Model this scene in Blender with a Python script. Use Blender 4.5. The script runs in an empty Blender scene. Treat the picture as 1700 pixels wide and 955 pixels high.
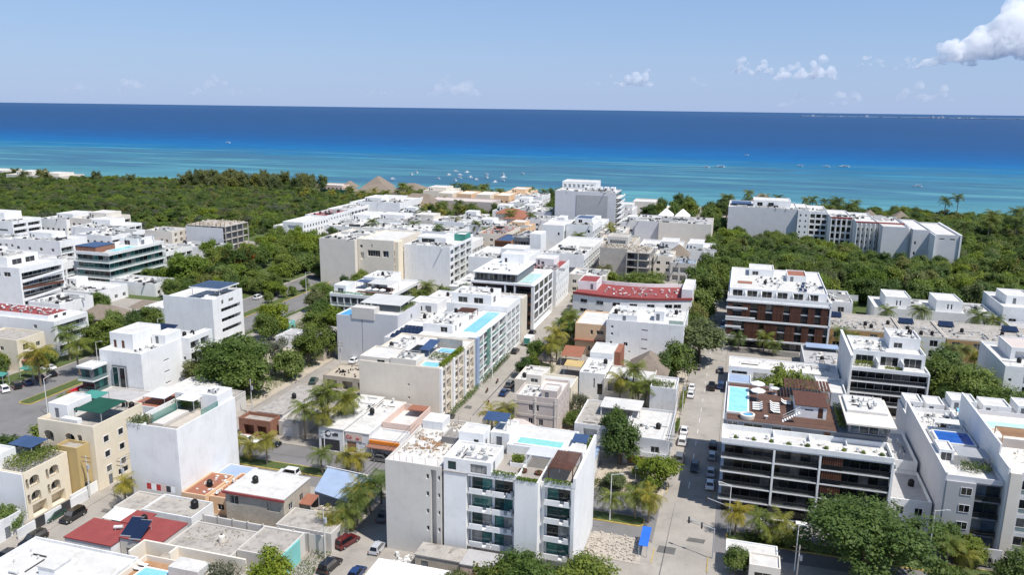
import bpy, math, random
import numpy as np
from mathutils import Vector
R = math.radians
scene = bpy.context.scene

# ------------------------------------------------------------------ camera
cam_d = bpy.data.cameras.new('camera'); cam = bpy.data.objects.new('camera', cam_d)
scene.collection.objects.link(cam); scene.camera = cam
cam_d.sensor_width = 36.0; cam_d.lens = 27.74; cam_d.clip_start = 1.0; cam_d.clip_end = 600000.0
_yaw, _pitch, _roll = R(16.2), math.atan(297/1310), R(0.74)
_f = Vector((-math.sin(_yaw)*math.cos(_pitch), math.cos(_yaw)*math.cos(_pitch), -math.sin(_pitch)))
_r = Vector((math.cos(_yaw), math.sin(_yaw), 0)); _u = _r.cross(_f)
_R = math.cos(_roll)*_r + math.sin(_roll)*_u; _U = _R.cross(_f)
from mathutils import Matrix
cam.matrix_world = Matrix(((_R.x, _U.x, -_f.x, 0), (_R.y, _U.y, -_f.y, 0), (_R.z, _U.z, -_f.z, 72.0), (0, 0, 0, 1)))

# ------------------------------------------------------------------ world, sun, exposure
SUN = Vector((0.50, -0.235, 1.0)).normalized()
world = bpy.data.worlds.new('World'); scene.world = world; world.use_nodes = True
wn, wl = world.node_tree.nodes, world.node_tree.links; wn.clear()
w_out = wn.new('ShaderNodeOutputWorld'); w_bg = wn.new('ShaderNodeBackground'); w_sky = wn.new('ShaderNodeTexSky')
w_sky.sky_type = 'NISHITA'; w_sky.sun_disc = False
w_sky.sun_elevation = math.asin(SUN.z); w_sky.sun_rotation = math.atan2(SUN.x, SUN.y)
w_sky.altitude = 50; w_sky.air_density = 1.0; w_sky.dust_density = 0.25; w_sky.ozone_density = 2.6
# clear air that pales evenly toward the whole horizon
w_tc = wn.new('ShaderNodeTexCoord'); w_sep = wn.new('ShaderNodeSeparateXYZ'); wl.new(w_tc.outputs['Generated'], w_sep.inputs[0])
w_rmp = wn.new('ShaderNodeMapRange'); w_rmp.inputs[1].default_value = -.02; w_rmp.inputs[2].default_value = .35; w_rmp.inputs[3].default_value = .92; w_rmp.inputs[4].default_value = 0.0
wl.new(w_sep.outputs[2], w_rmp.inputs[0])
w_hz = wn.new('ShaderNodeMix'); w_hz.data_type = 'RGBA'; wl.new(w_rmp.outputs[0], w_hz.inputs[0]); wl.new(w_sky.outputs[0], w_hz.inputs[6])
w_grad = wn.new('ShaderNodeValToRGB'); w_grad.color_ramp.elements[0].position = 0.0; w_grad.color_ramp.elements[0].color = (2.35, 3.35, 5.55, 1)
w_grad.color_ramp.elements[1].position = .16; w_grad.color_ramp.elements[1].color = (1.15, 2.15, 4.75, 1)
wl.new(w_sep.outputs[2], w_grad.inputs[0]); wl.new(w_grad.outputs[0], w_hz.inputs[7])
wl.new(w_hz.outputs[2], w_bg.inputs[0])
w_bg.inputs[1].default_value = 0.115; wl.new(w_bg.outputs[0], w_out.inputs[0])
sun_d = bpy.data.lights.new('sun', 'SUN'); sun_d.energy = 4.4; sun_d.angle = R(0.53); sun_d.color = (1.0, 0.955, 0.88)
sun = bpy.data.objects.new('sun', sun_d); scene.collection.objects.link(sun)
sun.rotation_euler = SUN.to_track_quat('Z', 'Y').to_euler()
vs = scene.view_settings; vs.view_transform = 'Standard'; vs.look = 'None'; vs.gamma = 1.0; vs.exposure = 0.32
vs.use_curve_mapping = False
scene.cycles.max_bounces = 8; scene.cycles.diffuse_bounces = 4; scene.cycles.transparent_max_bounces = 12
scene.cycles.caustics_reflective = False; scene.cycles.caustics_refractive = False
scene.cycles.use_denoising = True

# ------------------------------------------------------------------ materials
MATS = {}
def _nm(name):
    m = bpy.data.materials.new(name); m.use_nodes = True
    nt = m.node_tree; b = nt.nodes['Principled BSDF']; MATS[name] = m
    return m, nt, nt.nodes, nt.links, b
def _noise(nt, vec, scale, detail=4, rough=.55):
    n = nt.nodes.new('ShaderNodeTexNoise'); n.inputs['Scale'].default_value = scale
    n.inputs['Detail'].default_value = detail; n.inputs['Roughness'].default_value = rough
    nt.links.new(vec, n.inputs['Vector']); return n.outputs['Fac']
def _ramp(nt, fac, stops):
    r = nt.nodes.new('ShaderNodeValToRGB'); e = r.color_ramp.elements
    while len(e) < len(stops): e.new(.5)
    for q, (p, c) in zip(e, stops): q.position = p; q.color = (*c, 1) if len(c) == 3 else c
    nt.links.new(fac, r.inputs[0]); return r.outputs[0]
def _mix(nt, fac, a, b, mode='MIX'):
    n = nt.nodes.new('ShaderNodeMix'); n.data_type = 'RGBA'; n.blend_type = mode
    for s, v in ((0, fac), (6, a), (7, b)):
        if isinstance(v, (int, float)): n.inputs[s].default_value = v
        elif isinstance(v, tuple): n.inputs[s].default_value = (*v, 1)
        else: nt.links.new(v, n.inputs[s])
    return n.outputs[2]
def _map(nt, vec, s):
    n = nt.nodes.new('ShaderNodeMapping'); n.inputs['Scale'].default_value = s
    nt.links.new(vec, n.inputs['Vector']); return n.outputs[0]
def sc(c, k): return tuple(min(1, x*k) for x in c)
def mat(name, col, rough=.85, var=.12, scale=.35, stain=0, stain_col=(.22, .2, .17), streak=0, bump=0, bscale=6,
        metal=0, spec=.3, rnd=0, fine=0):
    m, nt, N, L, b = _nm(name)
    pos = N.new('ShaderNodeNewGeometry').outputs['Position']
    c = _ramp(nt, _noise(nt, pos, scale), [(.3, sc(col, 1-var)), (.7, sc(col, 1+var*.5))])
    if fine: c = _mix(nt, fine, c, _ramp(nt, _noise(nt, pos, 4.5, 2), [(.35, sc(col, .7)), (.65, sc(col, 1.1))]))
    if stain:
        f = _ramp(nt, _noise(nt, pos, scale*1.9, 6, .65), [(.52, (0, 0, 0)), (.72, (stain,)*3)])
        c = _mix(nt, f, c, stain_col)
    if streak:
        f = _ramp(nt, _noise(nt, _map(nt, pos, (1.5, 1.5, .09)), 1.0, 6, .68), [(.52, (0, 0, 0)), (.74, (streak,)*3)])
        c = _mix(nt, f, c, sc(stain_col, 1.3))
    if rnd:
        oi = N.new('ShaderNodeObjectInfo').outputs['Random']
        c = _mix(nt, 1.0, c, _ramp(nt, oi, [(0, (1-rnd,)*3), (1, (1, 1, 1))]), 'MULTIPLY')
    L.new(c, b.inputs['Base Color'])
    b.inputs['Roughness'].default_value = rough; b.inputs['Metallic'].default_value = metal
    b.inputs['Specular IOR Level'].default_value = spec
    if bump:
        bn = N.new('ShaderNodeBump'); bn.inputs['Strength'].default_value = bump; bn.inputs['Distance'].default_value = .1
        L.new(_noise(nt, pos, bscale, 4), bn.inputs['Height']); L.new(bn.outputs[0], b.inputs['Normal'])
    return m
mat('white', (.79, .79, .785), var=.06, scale=.25, stain=.2, streak=.34, stain_col=(.40, .385, .36))
mat('white2', (.72, .72, .72), var=.08, scale=.3, stain=.4, streak=.5, stain_col=(.36, .35, .33))
mat('roofwhite', (.61, .595, .57), var=.16, scale=.33, stain=.62, stain_col=(.38, .35, .31), fine=.28)
mat('roofold', (.40, .37, .335), var=.28, scale=.45, stain=.9, stain_col=(.14, .125, .11), fine=.4)
mat('roofgrey', (.42, .41, .41), var=.12, scale=.5, stain=.4, fine=.2)
mat('concrete', (.45, .42, .38), var=.14, scale=.35, stain=.5, streak=.5, fine=.2)
mat('concrete_pale', (.60, .57, .53), var=.07, scale=.3, stain=.2, streak=.25, stain_col=(.34, .31, .28), fine=.1)
mat('concrete_dark', (.26, .25, .25), var=.15, stain=.3)
mat('block_raw', (.44, .39, .32), var=.18, scale=.6, stain=.5, streak=.4, fine=.25)
mat('beige', (.74, .67, .57), var=.05, stain=.15, streak=.2, stain_col=(.42, .36, .29))
mat('beige2', (.69, .64, .57), var=.05, stain=.12, streak=.15, stain_col=(.42, .37, .3))
mat('cream', (.76, .675, .53), var=.06, stain=.15, streak=.2, stain_col=(.45, .35, .22))
mat('ochre', (.50, .37, .17), var=.08, streak=.2)  # on the narrow cream side wall this tone carries its shade
mat('pink', (.68, .52, .45), var=.06, streak=.2)
mat('stone_pink', (.55, .48, .44), var=.08, streak=.15)
mat('orange_wall', (.44, .27, .13), var=.12, streak=.2)
mat('peach', (.72, .50, .32), var=.06, streak=.15)
mat('grey_wall', (.40, .40, .41), var=.06, streak=.2, fine=.1)
mat('grey_light', (.58, .58, .60), var=.05, streak=.15)
mat('slate', (.16, .17, .19), var=.1, rough=.6)
mat('aqua', (.22, .55, .52), var=.1, streak=.3)
mat('redroof', (.27, .06, .058), var=.16, scale=.6, stain=.3, stain_col=(.25, .08, .06), fine=.15)
mat('redbright', (.55, .02, .03), var=.08, rough=.5)
mat('terracotta', (.30, .125, .08), var=.15, scale=.9, stain=.3, stain_col=(.25, .1, .06), fine=.25)
mat('brick', (.29, .14, .095), var=.15, scale=1.2, fine=.3)
mat('wood', (.13, .055, .035), var=.3, scale=1.2, rough=.6, fine=.35, rnd=.35)
mat('deck', (.15, .082, .058), var=.25, scale=.8, rough=.65, fine=.35, rnd=.3)
mat('woodlight', (.38, .22, .12), var=.2, scale=1, rough=.6, rnd=.3)
mat('thatch', (.245, .20, .16), var=.3, scale=.9, fine=.55, bump=.8, bscale=5)
mat('metal_dark', (.04, .04, .045), rough=.45, var=.1, spec=.5)
mat('metal_grey', (.42, .43, .45), rough=.45, var=.1, spec=.5)
mat('metal_white', (.78, .78, .78), rough=.45, var=.05)
mat('blue_sheet', (.30, .38, .52), rough=.5, var=.1, stain=.2)
mat('blue_tarp', (.03, .14, .60), rough=.5, var=.12)
mat('blue_dark', (.045, .08, .17), rough=.4, var=.15)
mat('solar', (.012, .022, .055), rough=.18, var=.2, spec=.6)
mat('plastic_black', (.012, .012, .014), rough=.5, var=.1)
mat('plastic_white', (.72, .72, .70), rough=.5, var=.08, rnd=.15)
mat('ac_grey', (.60, .60, .58), rough=.6, var=.1, rnd=.25)
mat('fabric_white', (.82, .82, .80), rough=.9, var=.04)
mat('fabric_dark', (.05, .05, .06), rough=.9)
mat('fabric_red', (.45, .05, .05), rough=.9)
mat('fabric_green', (.012, .075, .05), rough=.8, var=.15)
mat('fabric_teal', (.06, .25, .21), rough=.8, var=.15)
mat('trunk', (.16, .12, .09), var=.3, scale=3)
mat('palmtrunk', (.24, .20, .16), var=.25, scale=4)
mat('asphalt', (.195, .188, .186), var=.2, scale=.15, stain=.55, stain_col=(.13, .125, .12), fine=.2)
mat('asphalt_pale', (.35, .32, .285), var=.2, scale=.16, stain=.6, stain_col=(.20, .185, .17), fine=.3)
mat('pavement', (.34, .31, .275), var=.2, scale=.25, stain=.65, stain_col=(.25, .22, .19), fine=.25)
mat('earth', (.46, .40, .32), var=.2, scale=.25, stain=.5, stain_col=(.20, .19, .12), fine=.3)
mat('lawn', (.085, .115, .035), var=.4, scale=.9, fine=.5)
mat('sand', (.72, .66, .54), var=.08)
mat('kerb_yellow', (.50, .36, .10), var=.3, scale=1.5, stain=.5, stain_col=(.36, .33, .28))
mat('paint_white', (.70, .69, .66), var=.2, stain=.5, stain_col=(.3, .28, .26))
mat('rubble', (.55, .49, .42), var=.25, scale=1.2, fine=.5, rnd=.3)
mat('tyre', (.012, .012, .012), rough=.8)
mat('chrome', (.55, .55, .56), rough=.25, metal=.8)
mat('lamp_clear', (.75, .75, .72), rough=.15, spec=.6)
mat('lamp_red', (.35, .01, .01), rough=.2, spec=.6)
mat('orange', (.65, .22, .03), rough=.6)
mat('skin_blue', (.05, .2, .5), rough=.6)
for n, c in dict(white=(.80, .80, .80), silver=(.45, .46, .48), black=(.010, .010, .012), grey=(.12, .125, .13),
                 red=(.30, .012, .016), blue=(.015, .04, .13), green=(.03, .07, .05), maroon=(.10, .010, .014)).items():
    mm = mat('paint_'+n, c, rough=.22, var=.03, spec=.6); mm.node_tree.nodes['Principled BSDF'].inputs['Coat Weight'].default_value = .6
def glass(name, stops, rough=.07):
    m, nt, N, L, b = _nm(name)
    oi = N.new('ShaderNodeObjectInfo').outputs['Random']
    pos = N.new('ShaderNodeNewGeometry').outputs['Position']
    c = _ramp(nt, oi, stops); nt.nodes[-1].color_ramp.interpolation = 'CONSTANT'
    c = _mix(nt, .5, c, _mix(nt, 1., c, _ramp(nt, _noise(nt, pos, 1.3, 2), [(.35, (.35,)*3), (.65, (1.2,)*3)]), 'MULTIPLY'))
    L.new(c, b.inputs['Base Color']); b.inputs['Roughness'].default_value = rough
    b.inputs['Specular IOR Level'].default_value = .55
glass('pane', [(0, (.012, .014, .016)), (.4, (.025, .03, .034)), (.65, (.05, .052, .05)), (.85, (.22, .21, .19)), (.95, (.03, .03, .04))])
glass('pane_teal', [(0, (.015, .05, .052)), (.35, (.035, .14, .13)), (.55, (.05, .20, .18)), (.72, (.015, .02, .024)), (.9, (.30, .30, .29))])
glass('pane_blue', [(0, (.03, .045, .06)), (.4, (.07, .10, .14)), (.6, (.02, .028, .035)), (.85, (.18, .19, .2))])
glass('pane_dark', [(0, (.009, .010, .012)), (.45, (.018, .021, .025)), (.7, (.045, .05, .056)), (.88, (.13, .125, .12))])
def rail_glass(name, col, alpha):
    m, nt, N, L, b = _nm(name)
    b.inputs['Base Color'].default_value = (*col, 1); b.inputs['Roughness'].default_value = .08; b.inputs['Alpha'].default_value = alpha
rail_glass('glass_rail', (.30, .40, .40), .38); rail_glass('glass_rail_green', (.10, .30, .26), .5); rail_glass('glass_rail_dark', (.02, .025, .03), .6)
def water(name, a, b_):
    m, nt, N, L, b = _nm(name)
    pos = N.new('ShaderNodeNewGeometry').outputs['Position']
    L.new(_ramp(nt, _noise(nt, pos, .8, 3), [(.3, a), (.7, b_)]), b.inputs['Base Color'])
    b.inputs['Roughness'].default_value = .1; b.inputs['Specular IOR Level'].default_value = .25
    bn = N.new('ShaderNodeBump'); bn.inputs['Strength'].default_value = .12
    L.new(_noise(nt, pos, 3.5, 3), bn.inputs['Height']); L.new(bn.outputs[0], b.inputs['Normal'])
water('pool_light', (.22, .55, .62), (.32, .66, .72)); water('pool_teal', (.20, .50, .46), (.28, .60, .55))
water('pool_blue', (.05, .26, .52), (.09, .36, .62)); water('pool_deep', (.01, .07, .33), (.015, .11, .42))
water('pool_pale', (.40, .60, .58), (.48, .66, .62)); water('pool_sky', (.18, .47, .70), (.26, .56, .78))
def leafmat(name, a, b_, c_, trans=.40, flower=None):
    m, nt, N, L, b = _nm(name)
    pos = N.new('ShaderNodeNewGeometry').outputs['Position']
    oi = N.new('ShaderNodeObjectInfo').outputs['Random']
    c = _ramp(nt, _noise(nt, pos, .55, 4, .7), [(.28, a), (.5, b_), (.72, c_)])
    c = _mix(nt, 1.0, c, _ramp(nt, oi, [(0, (.55, .68, .62)), (.3, (1, 1, 1)), (.6, (1.22, 1.13, .78)), (.8, (.8, .92, .95)), (1, (1.1, 1.1, 1.25))]), 'MULTIPLY')
    if flower:
        f = _ramp(nt, _noise(nt, pos, .42, 3), [(.56, (0, 0, 0)), (.66, (.7,)*3)])
        c = _mix(nt, f, c, flower)
    L.new(c, b.inputs['Base Color']); b.inputs['Roughness'].default_value = .55; b.inputs['Specular IOR Level'].default_value = .25
    t = N.new('ShaderNodeBsdfTranslucent'); L.new(c, t.inputs[0])
    ms = N.new('ShaderNodeMixShader'); ms.inputs[0].default_value = trans
    L.new(b.outputs[0], ms.inputs[1]); L.new(t.outputs[0], ms.inputs[2]); L.new(ms.outputs[0], N['Material Output'].inputs[0])
leafmat('leaf', (0.077, 0.118, 0.023), (0.155, 0.212, 0.047), (0.273, 0.315, 0.081))
leafmat('leaf_dark', (0.052, 0.088, 0.023), (0.109, 0.160, 0.041), (0.191, 0.237, 0.068))
leafmat('leaf_olive', (0.095, 0.113, 0.043), (0.164, 0.185, 0.069), (0.240, 0.259, 0.108))
leafmat('leaf_bright', (0.094, 0.149, 0.018), (0.171, 0.237, 0.033), (0.275, 0.319, 0.055))
leafmat('leaf_flame', (.03, .062, .012), (.09, .135, .028), (.16, .20, .045), flower=(.30, .10, .015))
leafmat('leaf_palm', (.055, .085, .018), (.11, .145, .03), (.21, .22, .05), trans=.2)
leafmat('leaf_palm_gold', (.12, .12, .02), (.22, .20, .03), (.33, .28, .05), trans=.2)
leafmat('leaf_grey', (0.083, 0.097, 0.061), (0.143, 0.154, 0.094), (0.209, 0.215, 0.132))

# ------------------------------------------------------------------ object helpers
COL = scene.collection
WP = {}; KIDS = {}
def tag(o, label=None, cat=None, group=None, kind=None):
    if label: o['label'] = label
    if cat: o['category'] = cat
    if group: o['group'] = group
    if kind: o['kind'] = kind
    return o
def new(name, data, parent=None, loc=(0, 0, 0), rz=0, scale=None, local=False):
    """loc is a place in the world unless local; children of unrotated things are stored relative to them"""
    o = bpy.data.objects.new(name, data); COL.objects.link(o)
    l = Vector(loc)
    if parent is not None:
        o.parent = parent
        if local: o.location = l
        else: o.location = l - WP[parent.name]
        WP[o.name] = l; KIDS.setdefault(parent.name, []).append(o)
    else:
        o.location = l; WP[o.name] = l
    if rz: o.rotation_euler = (0, 0, rz)
    if scale is not None: o.scale = scale if isinstance(scale, tuple) else (scale,)*3
    return o
def thing(name, label, cat, loc=(0, 0, 0), rz=0, group=None, scale=None):
    return tag(new(name, None, None, loc, rz, scale), label, cat, group)
class MB:
    """collects faces; box(), prism(), tube(), quad() in the coordinates given"""
    def __init__(s): s.v = []; s.f = []
    def quad(s, *p):
        n = len(s.v); s.v += [tuple(q) for q in p]; s.f.append(tuple(range(n, n+len(p)))); return s
    def box(s, x0, x1, y0, y1, z0, z1):
        n = len(s.v)
        s.v += [(x0, y0, z0), (x1, y0, z0), (x1, y1, z0), (x0, y1, z0), (x0, y0, z1), (x1, y0, z1), (x1, y1, z1), (x0, y1, z1)]
        s.f += [tuple(n+i for i in q) for q in ((0, 3, 2, 1), (4, 5, 6, 7), (0, 1, 5, 4), (1, 2, 6, 5), (2, 3, 7, 6), (3, 0, 4, 7))]
        return s
    def prism(s, poly, z0, z1, top=None):
        """poly counter-clockwise seen from above; top: another polygon for the upper face"""
        n = len(s.v); k = len(poly); top = top or poly
        s.v += [(x, y, z0) for x, y in poly] + [(x, y, z1) for x, y in top]
        s.f += [tuple(n+k-1-i for i in range(k)), tuple(n+k+i for i in range(k))]
        s.f += [(n+i, n+(i+1) % k, n+k+(i+1) % k, n+k+i) for i in range(k)]
        return s
    def tube(s, a, b, r0, r1=None, k=8, caps=True):
        a, b = Vector(a), Vector(b); r1 = r0 if r1 is None else r1
        d = (b-a).normalized(); x = d.orthogonal().normalized(); y = d.cross(x); n = len(s.v)
        for c, r in ((a, r0), (b, r1)):
            for i in range(k):
                t = 2*math.pi*i/k; s.v.append(tuple(c + x*math.cos(t)*r + y*math.sin(t)*r))
        s.f += [(n+i, n+(i+1) % k, n+k+(i+1) % k, n+k+i) for i in range(k)]
        if caps: s.f += [tuple(n+k-1-i for i in range(k)), tuple(n+k+i for i in range(k))]
        return s
    def lathe(s, prof, k=12, c=(0, 0)):
        n = len(s.v)
        for r, z in prof:
            for i in range(k):
                t = 2*math.pi*i/k; s.v.append((c[0]+r*math.cos(t), c[1]+r*math.sin(t), z))
        for j in range(len(prof)-1):
            s.f += [(n+j*k+i, n+j*k+(i+1) % k, n+(j+1)*k+(i+1) % k, n+(j+1)*k+i) for i in range(k)]
        return s
    def mesh(s, name, m, off=None):
        me = bpy.data.meshes.new(name)
        v = s.v if off is None else [(a-off[0], b-off[1], c-off[2]) for a, b, c in s.v]
        me.from_pydata(v, [], s.f); me.materials.append(MATS[m]); return me
    def build(s, name, m, parent=None):
        """vertices given as places in the world"""
        if parent is None: return new(name, s.mesh(name, m))
        w = WP[parent.name]; o = new(name, s.mesh(name, m, w), parent, w); return o
def bx(parent, name, m, x0, x1, y0, y1, z0, z1): return MB().box(x0, x1, y0, y1, z0, z1).build(name, m, parent)
CACHE = {}
def cached(key, fn):
    if key not in CACHE: CACHE[key] = fn()
    return CACHE[key]
def remember(root): pass
def dup(src, loc, rz=0, scale=None, label=None, group=None):
    def rec(o, parent):
        c = o.copy(); COL.objects.link(c)
        if parent is not None: c.parent = parent
        for ch in KIDS.get(o.name, ()): rec(ch, c)
        return c
    c = rec(src, None); c.location = loc; c.rotation_euler = (0, 0, rz); WP[c.name] = Vector(loc)
    if scale is not None: c.scale = scale if isinstance(scale, tuple) else (scale,)*3
    if label: c['label'] = label
    if group: c['group'] = group
    return c
def label_text(name, text, m, parent, loc, size, rz=0, depth=.02):
    cu = bpy.data.curves.new(name, 'FONT'); cu.body = text; cu.size = size; cu.extrude = depth; cu.align_x = 'CENTER'; cu.align_y = 'CENTER'
    t = bpy.data.objects.new(name, cu); COL.objects.link(t)
    dg = bpy.context.evaluated_depsgraph_get(); me = bpy.data.meshes.new_from_object(t.evaluated_get(dg))
    bpy.data.objects.remove(t); me.materials.clear(); me.materials.append(MATS[m])
    for v in me.vertices: v.co = (v.co.x, -v.co.z, v.co.y)
    return new(name, me, parent, loc, rz)
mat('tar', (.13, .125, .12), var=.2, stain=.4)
# ================================================================== the setting
def struct(name, mb, m): return tag(mb.build(name, m), kind='structure')
# ground sheet, beach and sea
g = MB()
g.quad((-4000, -300, -.03), (4000, -300, -.03), (4000, 606, -.03), (-4000, 606, -.03)); struct('ground', g, 'earth')
b_ = MB(); xs = [-4000, -900, -700, -520, -360, -300, -240, -180, -120, -60, 0, 60, 130, 200, 300, 500, 900, 4000]
ed = [626, 622, 618, 622, 628, 640, 634, 628, 622, 620, 621, 619, 616, 612, 610, 606, 600, 600]
for i in range(len(xs)-1):
    b_.quad((xs[i], 592, .02), (xs[i+1], 592, .02), (xs[i+1], ed[i+1], .02), (xs[i], ed[i], .02))
    b_.quad((xs[i], ed[i], .02), (xs[i+1], ed[i+1], .02), (xs[i+1], ed[i+1]+16, -1.4), (xs[i], ed[i]+16, -1.4))
struct('beach', b_, 'sand')
def sea_mat():
    m, nt, N, L, b = _nm('sea')
    pos = N.new('ShaderNodeNewGeometry').outputs['Position']
    sp = N.new('ShaderNodeSeparateXYZ'); L.new(pos, sp.inputs[0])
    def mth(op, a, b2=None):
        n = N.new('ShaderNodeMath'); n.operation = op
        for i, v in enumerate((a, b2)):
            if v is None: continue
            if isinstance(v, (int, float)): n.inputs[i].default_value = v
            else: L.new(v, n.inputs[i])
        return n.outputs[0]
    warp = mth('MULTIPLY', mth('SUBTRACT', _noise(nt, _map(nt, pos, (.0011, .0035, 1)), 1.0, 5, .6), .5), 260)
    y = mth('ADD', sp.outputs[1], warp)
    lg = mth('DIVIDE', mth('SUBTRACT', mth('LOGARITHM', mth('MAXIMUM', y, 560.), math.e), math.log(560)), math.log(20000/560))
    def p(Y): return math.log(Y/560)/math.log(20000/560)
    k = .60
    st = [(575, (.30, .60, .56)), (640, (.15, .42, .47)), (740, (.095, .315, .415)), (880, (.080, .275, .400)), (1010, (.060, .270, .420)),
          (1130, (.012, .225, .46)), (1290, (.003, .175, .47)), (1550, (.006, .128, .385)), (2000, (.014, .105, .310)), (3600, (.020, .100, .280)), (9000, (.026, .105, .285)), (19000, (.040, .125, .305))]
    c = _ramp(nt, lg, [(p(Y), sc(v, k*1.0)) for Y, v in st])
    sh = _ramp(nt, lg, [(p(640), (0, 0, 0)), (p(720), (1, 1, 1)), (p(1080), (1, 1, 1)), (p(1250), (0, 0, 0))])
    grass = _ramp(nt, _noise(nt, _map(nt, pos, (.0042, .017, 1)), 1.0, 7, .62), [(.45, (0, 0, 0)), (.58, (.9,)*3)])
    c = _mix(nt, mth('MULTIPLY', grass, sh), c, (.040, .125, .205))
    pale = _ramp(nt, _noise(nt, _map(nt, pos, (.003, .024, 1)), 1.3, 6, .6), [(.52, (0, 0, 0)), (.66, (.7,)*3)])
    c = _mix(nt, mth('MULTIPLY', pale, sh), c, (.105, .30, .33))
    wv = _noise(nt, _map(nt, pos, (.02, .06, 1)), 1.0, 6, .7)
    c = _mix(nt, 1., c, _ramp(nt, wv, [(.3, (.80,)*3), (.7, (1.16,)*3)]), 'MULTIPLY')
    L.new(c, b.inputs['Base Color']); b.inputs['Roughness'].default_value = .55; b.inputs['Specular IOR Level'].default_value = .12
    bn = N.new('ShaderNodeBump'); bn.inputs['Strength'].default_value = .25; bn.inputs['Distance'].default_value = .4
    L.new(_noise(nt, _map(nt, pos, (.25, .5, 1)), 1.0, 4), bn.inputs['Height']); L.new(bn.outputs[0], b.inputs['Normal'])
sea_mat()
s_ = MB()
for a, b2 in ((600, 3000), (3000, 30000), (30000, 260000)): s_.quad((-260000, a, -.5), (260000, a, -.5), (260000, b2, -.5), (-260000, b2, -.5))
struct('sea', s_, 'sea')
# roads: avenues run toward the sea, one divided avenue crosses them
def road(m, x0, x1, y0, y1, z): struct('road', MB().quad((x0, y0, z), (x1, y0, z), (x1, y1, z), (x0, y1, z)), m)
road('asphalt', -420, 300, 123.5, 140.5, .000)
road('asphalt', -179, -151, -60, 420, .004)
road('asphalt_pale', -111, -102, -60, 330, .008)
road('asphalt_pale', -65, -54, -60, 330, .008)
road('asphalt_pale', -10.5, -.5, -60, 420, .008)
# raised city blocks (pavement with kerb), corners rounded
def rounded(x0, x1, y0, y1, r=2.2, k=5):
    p = []
    for cx, cy, a in ((x1-r, y0+r, -90), (x1-r, y1-r, 0), (x0+r, y1-r, 90), (x0+r, y0+r, 180)):
        for i in range(k+1):
            t = R(a+90*i/k); p.append((cx+r*math.cos(t), cy+r*math.sin(t)))
    return p
cols = [(-700, -178.5), (-151.5, -110.5), (-102.5, -64.5), (-54.5, -10), (-1, 320)]
for x0, x1 in cols:
    for y0, y1 in ((-60, 124), (140, 604 if x0 < -600 or x0 > -5 else 420)):
        struct('pavement', MB().prism(rounded(x0, x1, y0, y1), -.1, .13), 'pavement')
        if x0 > -600:   # yellow painted kerb edge near the crossings
            yk = y1-9 if y1 < 200 else y0
            for xa, xb in ((x0-.16, x0-.01), (x1+.01, x1+.16)):
                if xb < 300: struct('kerb', MB().box(xa, xb, yk+2.3, yk+6.8, -.05, .14), 'kerb_yellow')
struct('pavement', MB().prism(rounded(-150, 0, 424, 604), -.1, .13), 'pavement')
def median(x0, x1, y0, y1):
    struct('median', MB().prism(rounded(x0, x1, y0, y1, 1.2), -.05, .15), 'kerb_yellow')
    struct('median', MB().prism(rounded(x0+.25, x1-.25, y0+.25, y1-.25, 1.0), .1, .19), 'lawn')
median(-101, -67, 128.3, 131.6); median(-52.5, -12.5, 128.3, 131.6); median(1.5, 120, 128.3, 131.6)
median(-147, -114, 128.3, 131.6)
median(-167, -163, 141, 330)
struct('lawn', MB().box(-151, -149.2, 142, 400, .1, .17), 'lawn')
struct('lawn', MB().box(-186, -179.2, 147, 260, .1, .17), 'lawn')
struct('shade_paving', MB().box(-.2, 20, 241, 246.8, .1, .16), 'tar')  # black paving; its dark tone also stands for the shade over this strip
struct('yard', MB().box(-54, -46.2, 200, 258, .1, .17), 'earth'); struct('yard', MB().box(-36, -11, 156, 218, .1, .16), 'earth'); struct('yard', MB().box(-134, -111, 157, 232, .1, .16), 'earth'); struct('yard', MB().box(-24, -10.4, 140.6, 152, .1, .16), 'earth')
struct('yard', MB().box(-240, -180, 238, 372, .1, .16), 'lawn'); struct('yard', MB().box(-100.5, -64.8, 160.2, 161, .1, .16), 'earth'); struct('yard', MB().box(28, 90, 240, 252, .1, .16), 'lawn')
# worn markings, tar patches and drain covers on the roads
rg = random.Random(5)
for i in range(26): struct('road_marking', MB().quad(*[(x, y, .016) for x, y in ((-6.0, 146+i*7), (-5.88, 146+i*7), (-5.88, 148.6+i*7), (-6.0, 148.6+i*7))]), 'paint_white')
for x0, x1, y0, y1 in [(-9.5, -6.5, 121, 123.2), (-8.4, -8.2, 112, 139), (-5, -2, 126, 127.4), (-62, -60, 172, 174), (-58.4, -58.2, 168, 215), (-107, -105, 104, 105.2), (-60, -20, 126.1, 126.3), (-95, -70, 135, 135.2)]:
    struct('road_patch', MB().quad((x0, y0, .02), (x1, y0, .02), (x1+rg.uniform(-.5, .5), y1, .02), (x0+rg.uniform(-.5, .5), y1, .02)), 'tar')
# low island on the horizon with pale hotel blocks
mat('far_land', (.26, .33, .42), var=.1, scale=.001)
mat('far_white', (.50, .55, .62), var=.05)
isl = MB(); rg = random.Random(3); X = 1000
while X < 9500:
    w = rg.uniform(150, 420); h = rg.uniform(8, 16)
    isl.box(X, X+w, 17000, 17600, -2, h); X += w*.9
struct('island', isl, 'far_land')
for i, X in enumerate([1180, 1700, 2160, 3330, 3420, 3490, 3760, 3980, 5200, 6400]):
    o = MB().box(X, X+rg.uniform(25, 60), 16900, 16990, -2, rg.uniform(22, 42)).build('tower_block', 'far_white')
    tag(o, 'tiny pale tower block on the island at the sea horizon', 'building', 'tower blocks on the far island')
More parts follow.
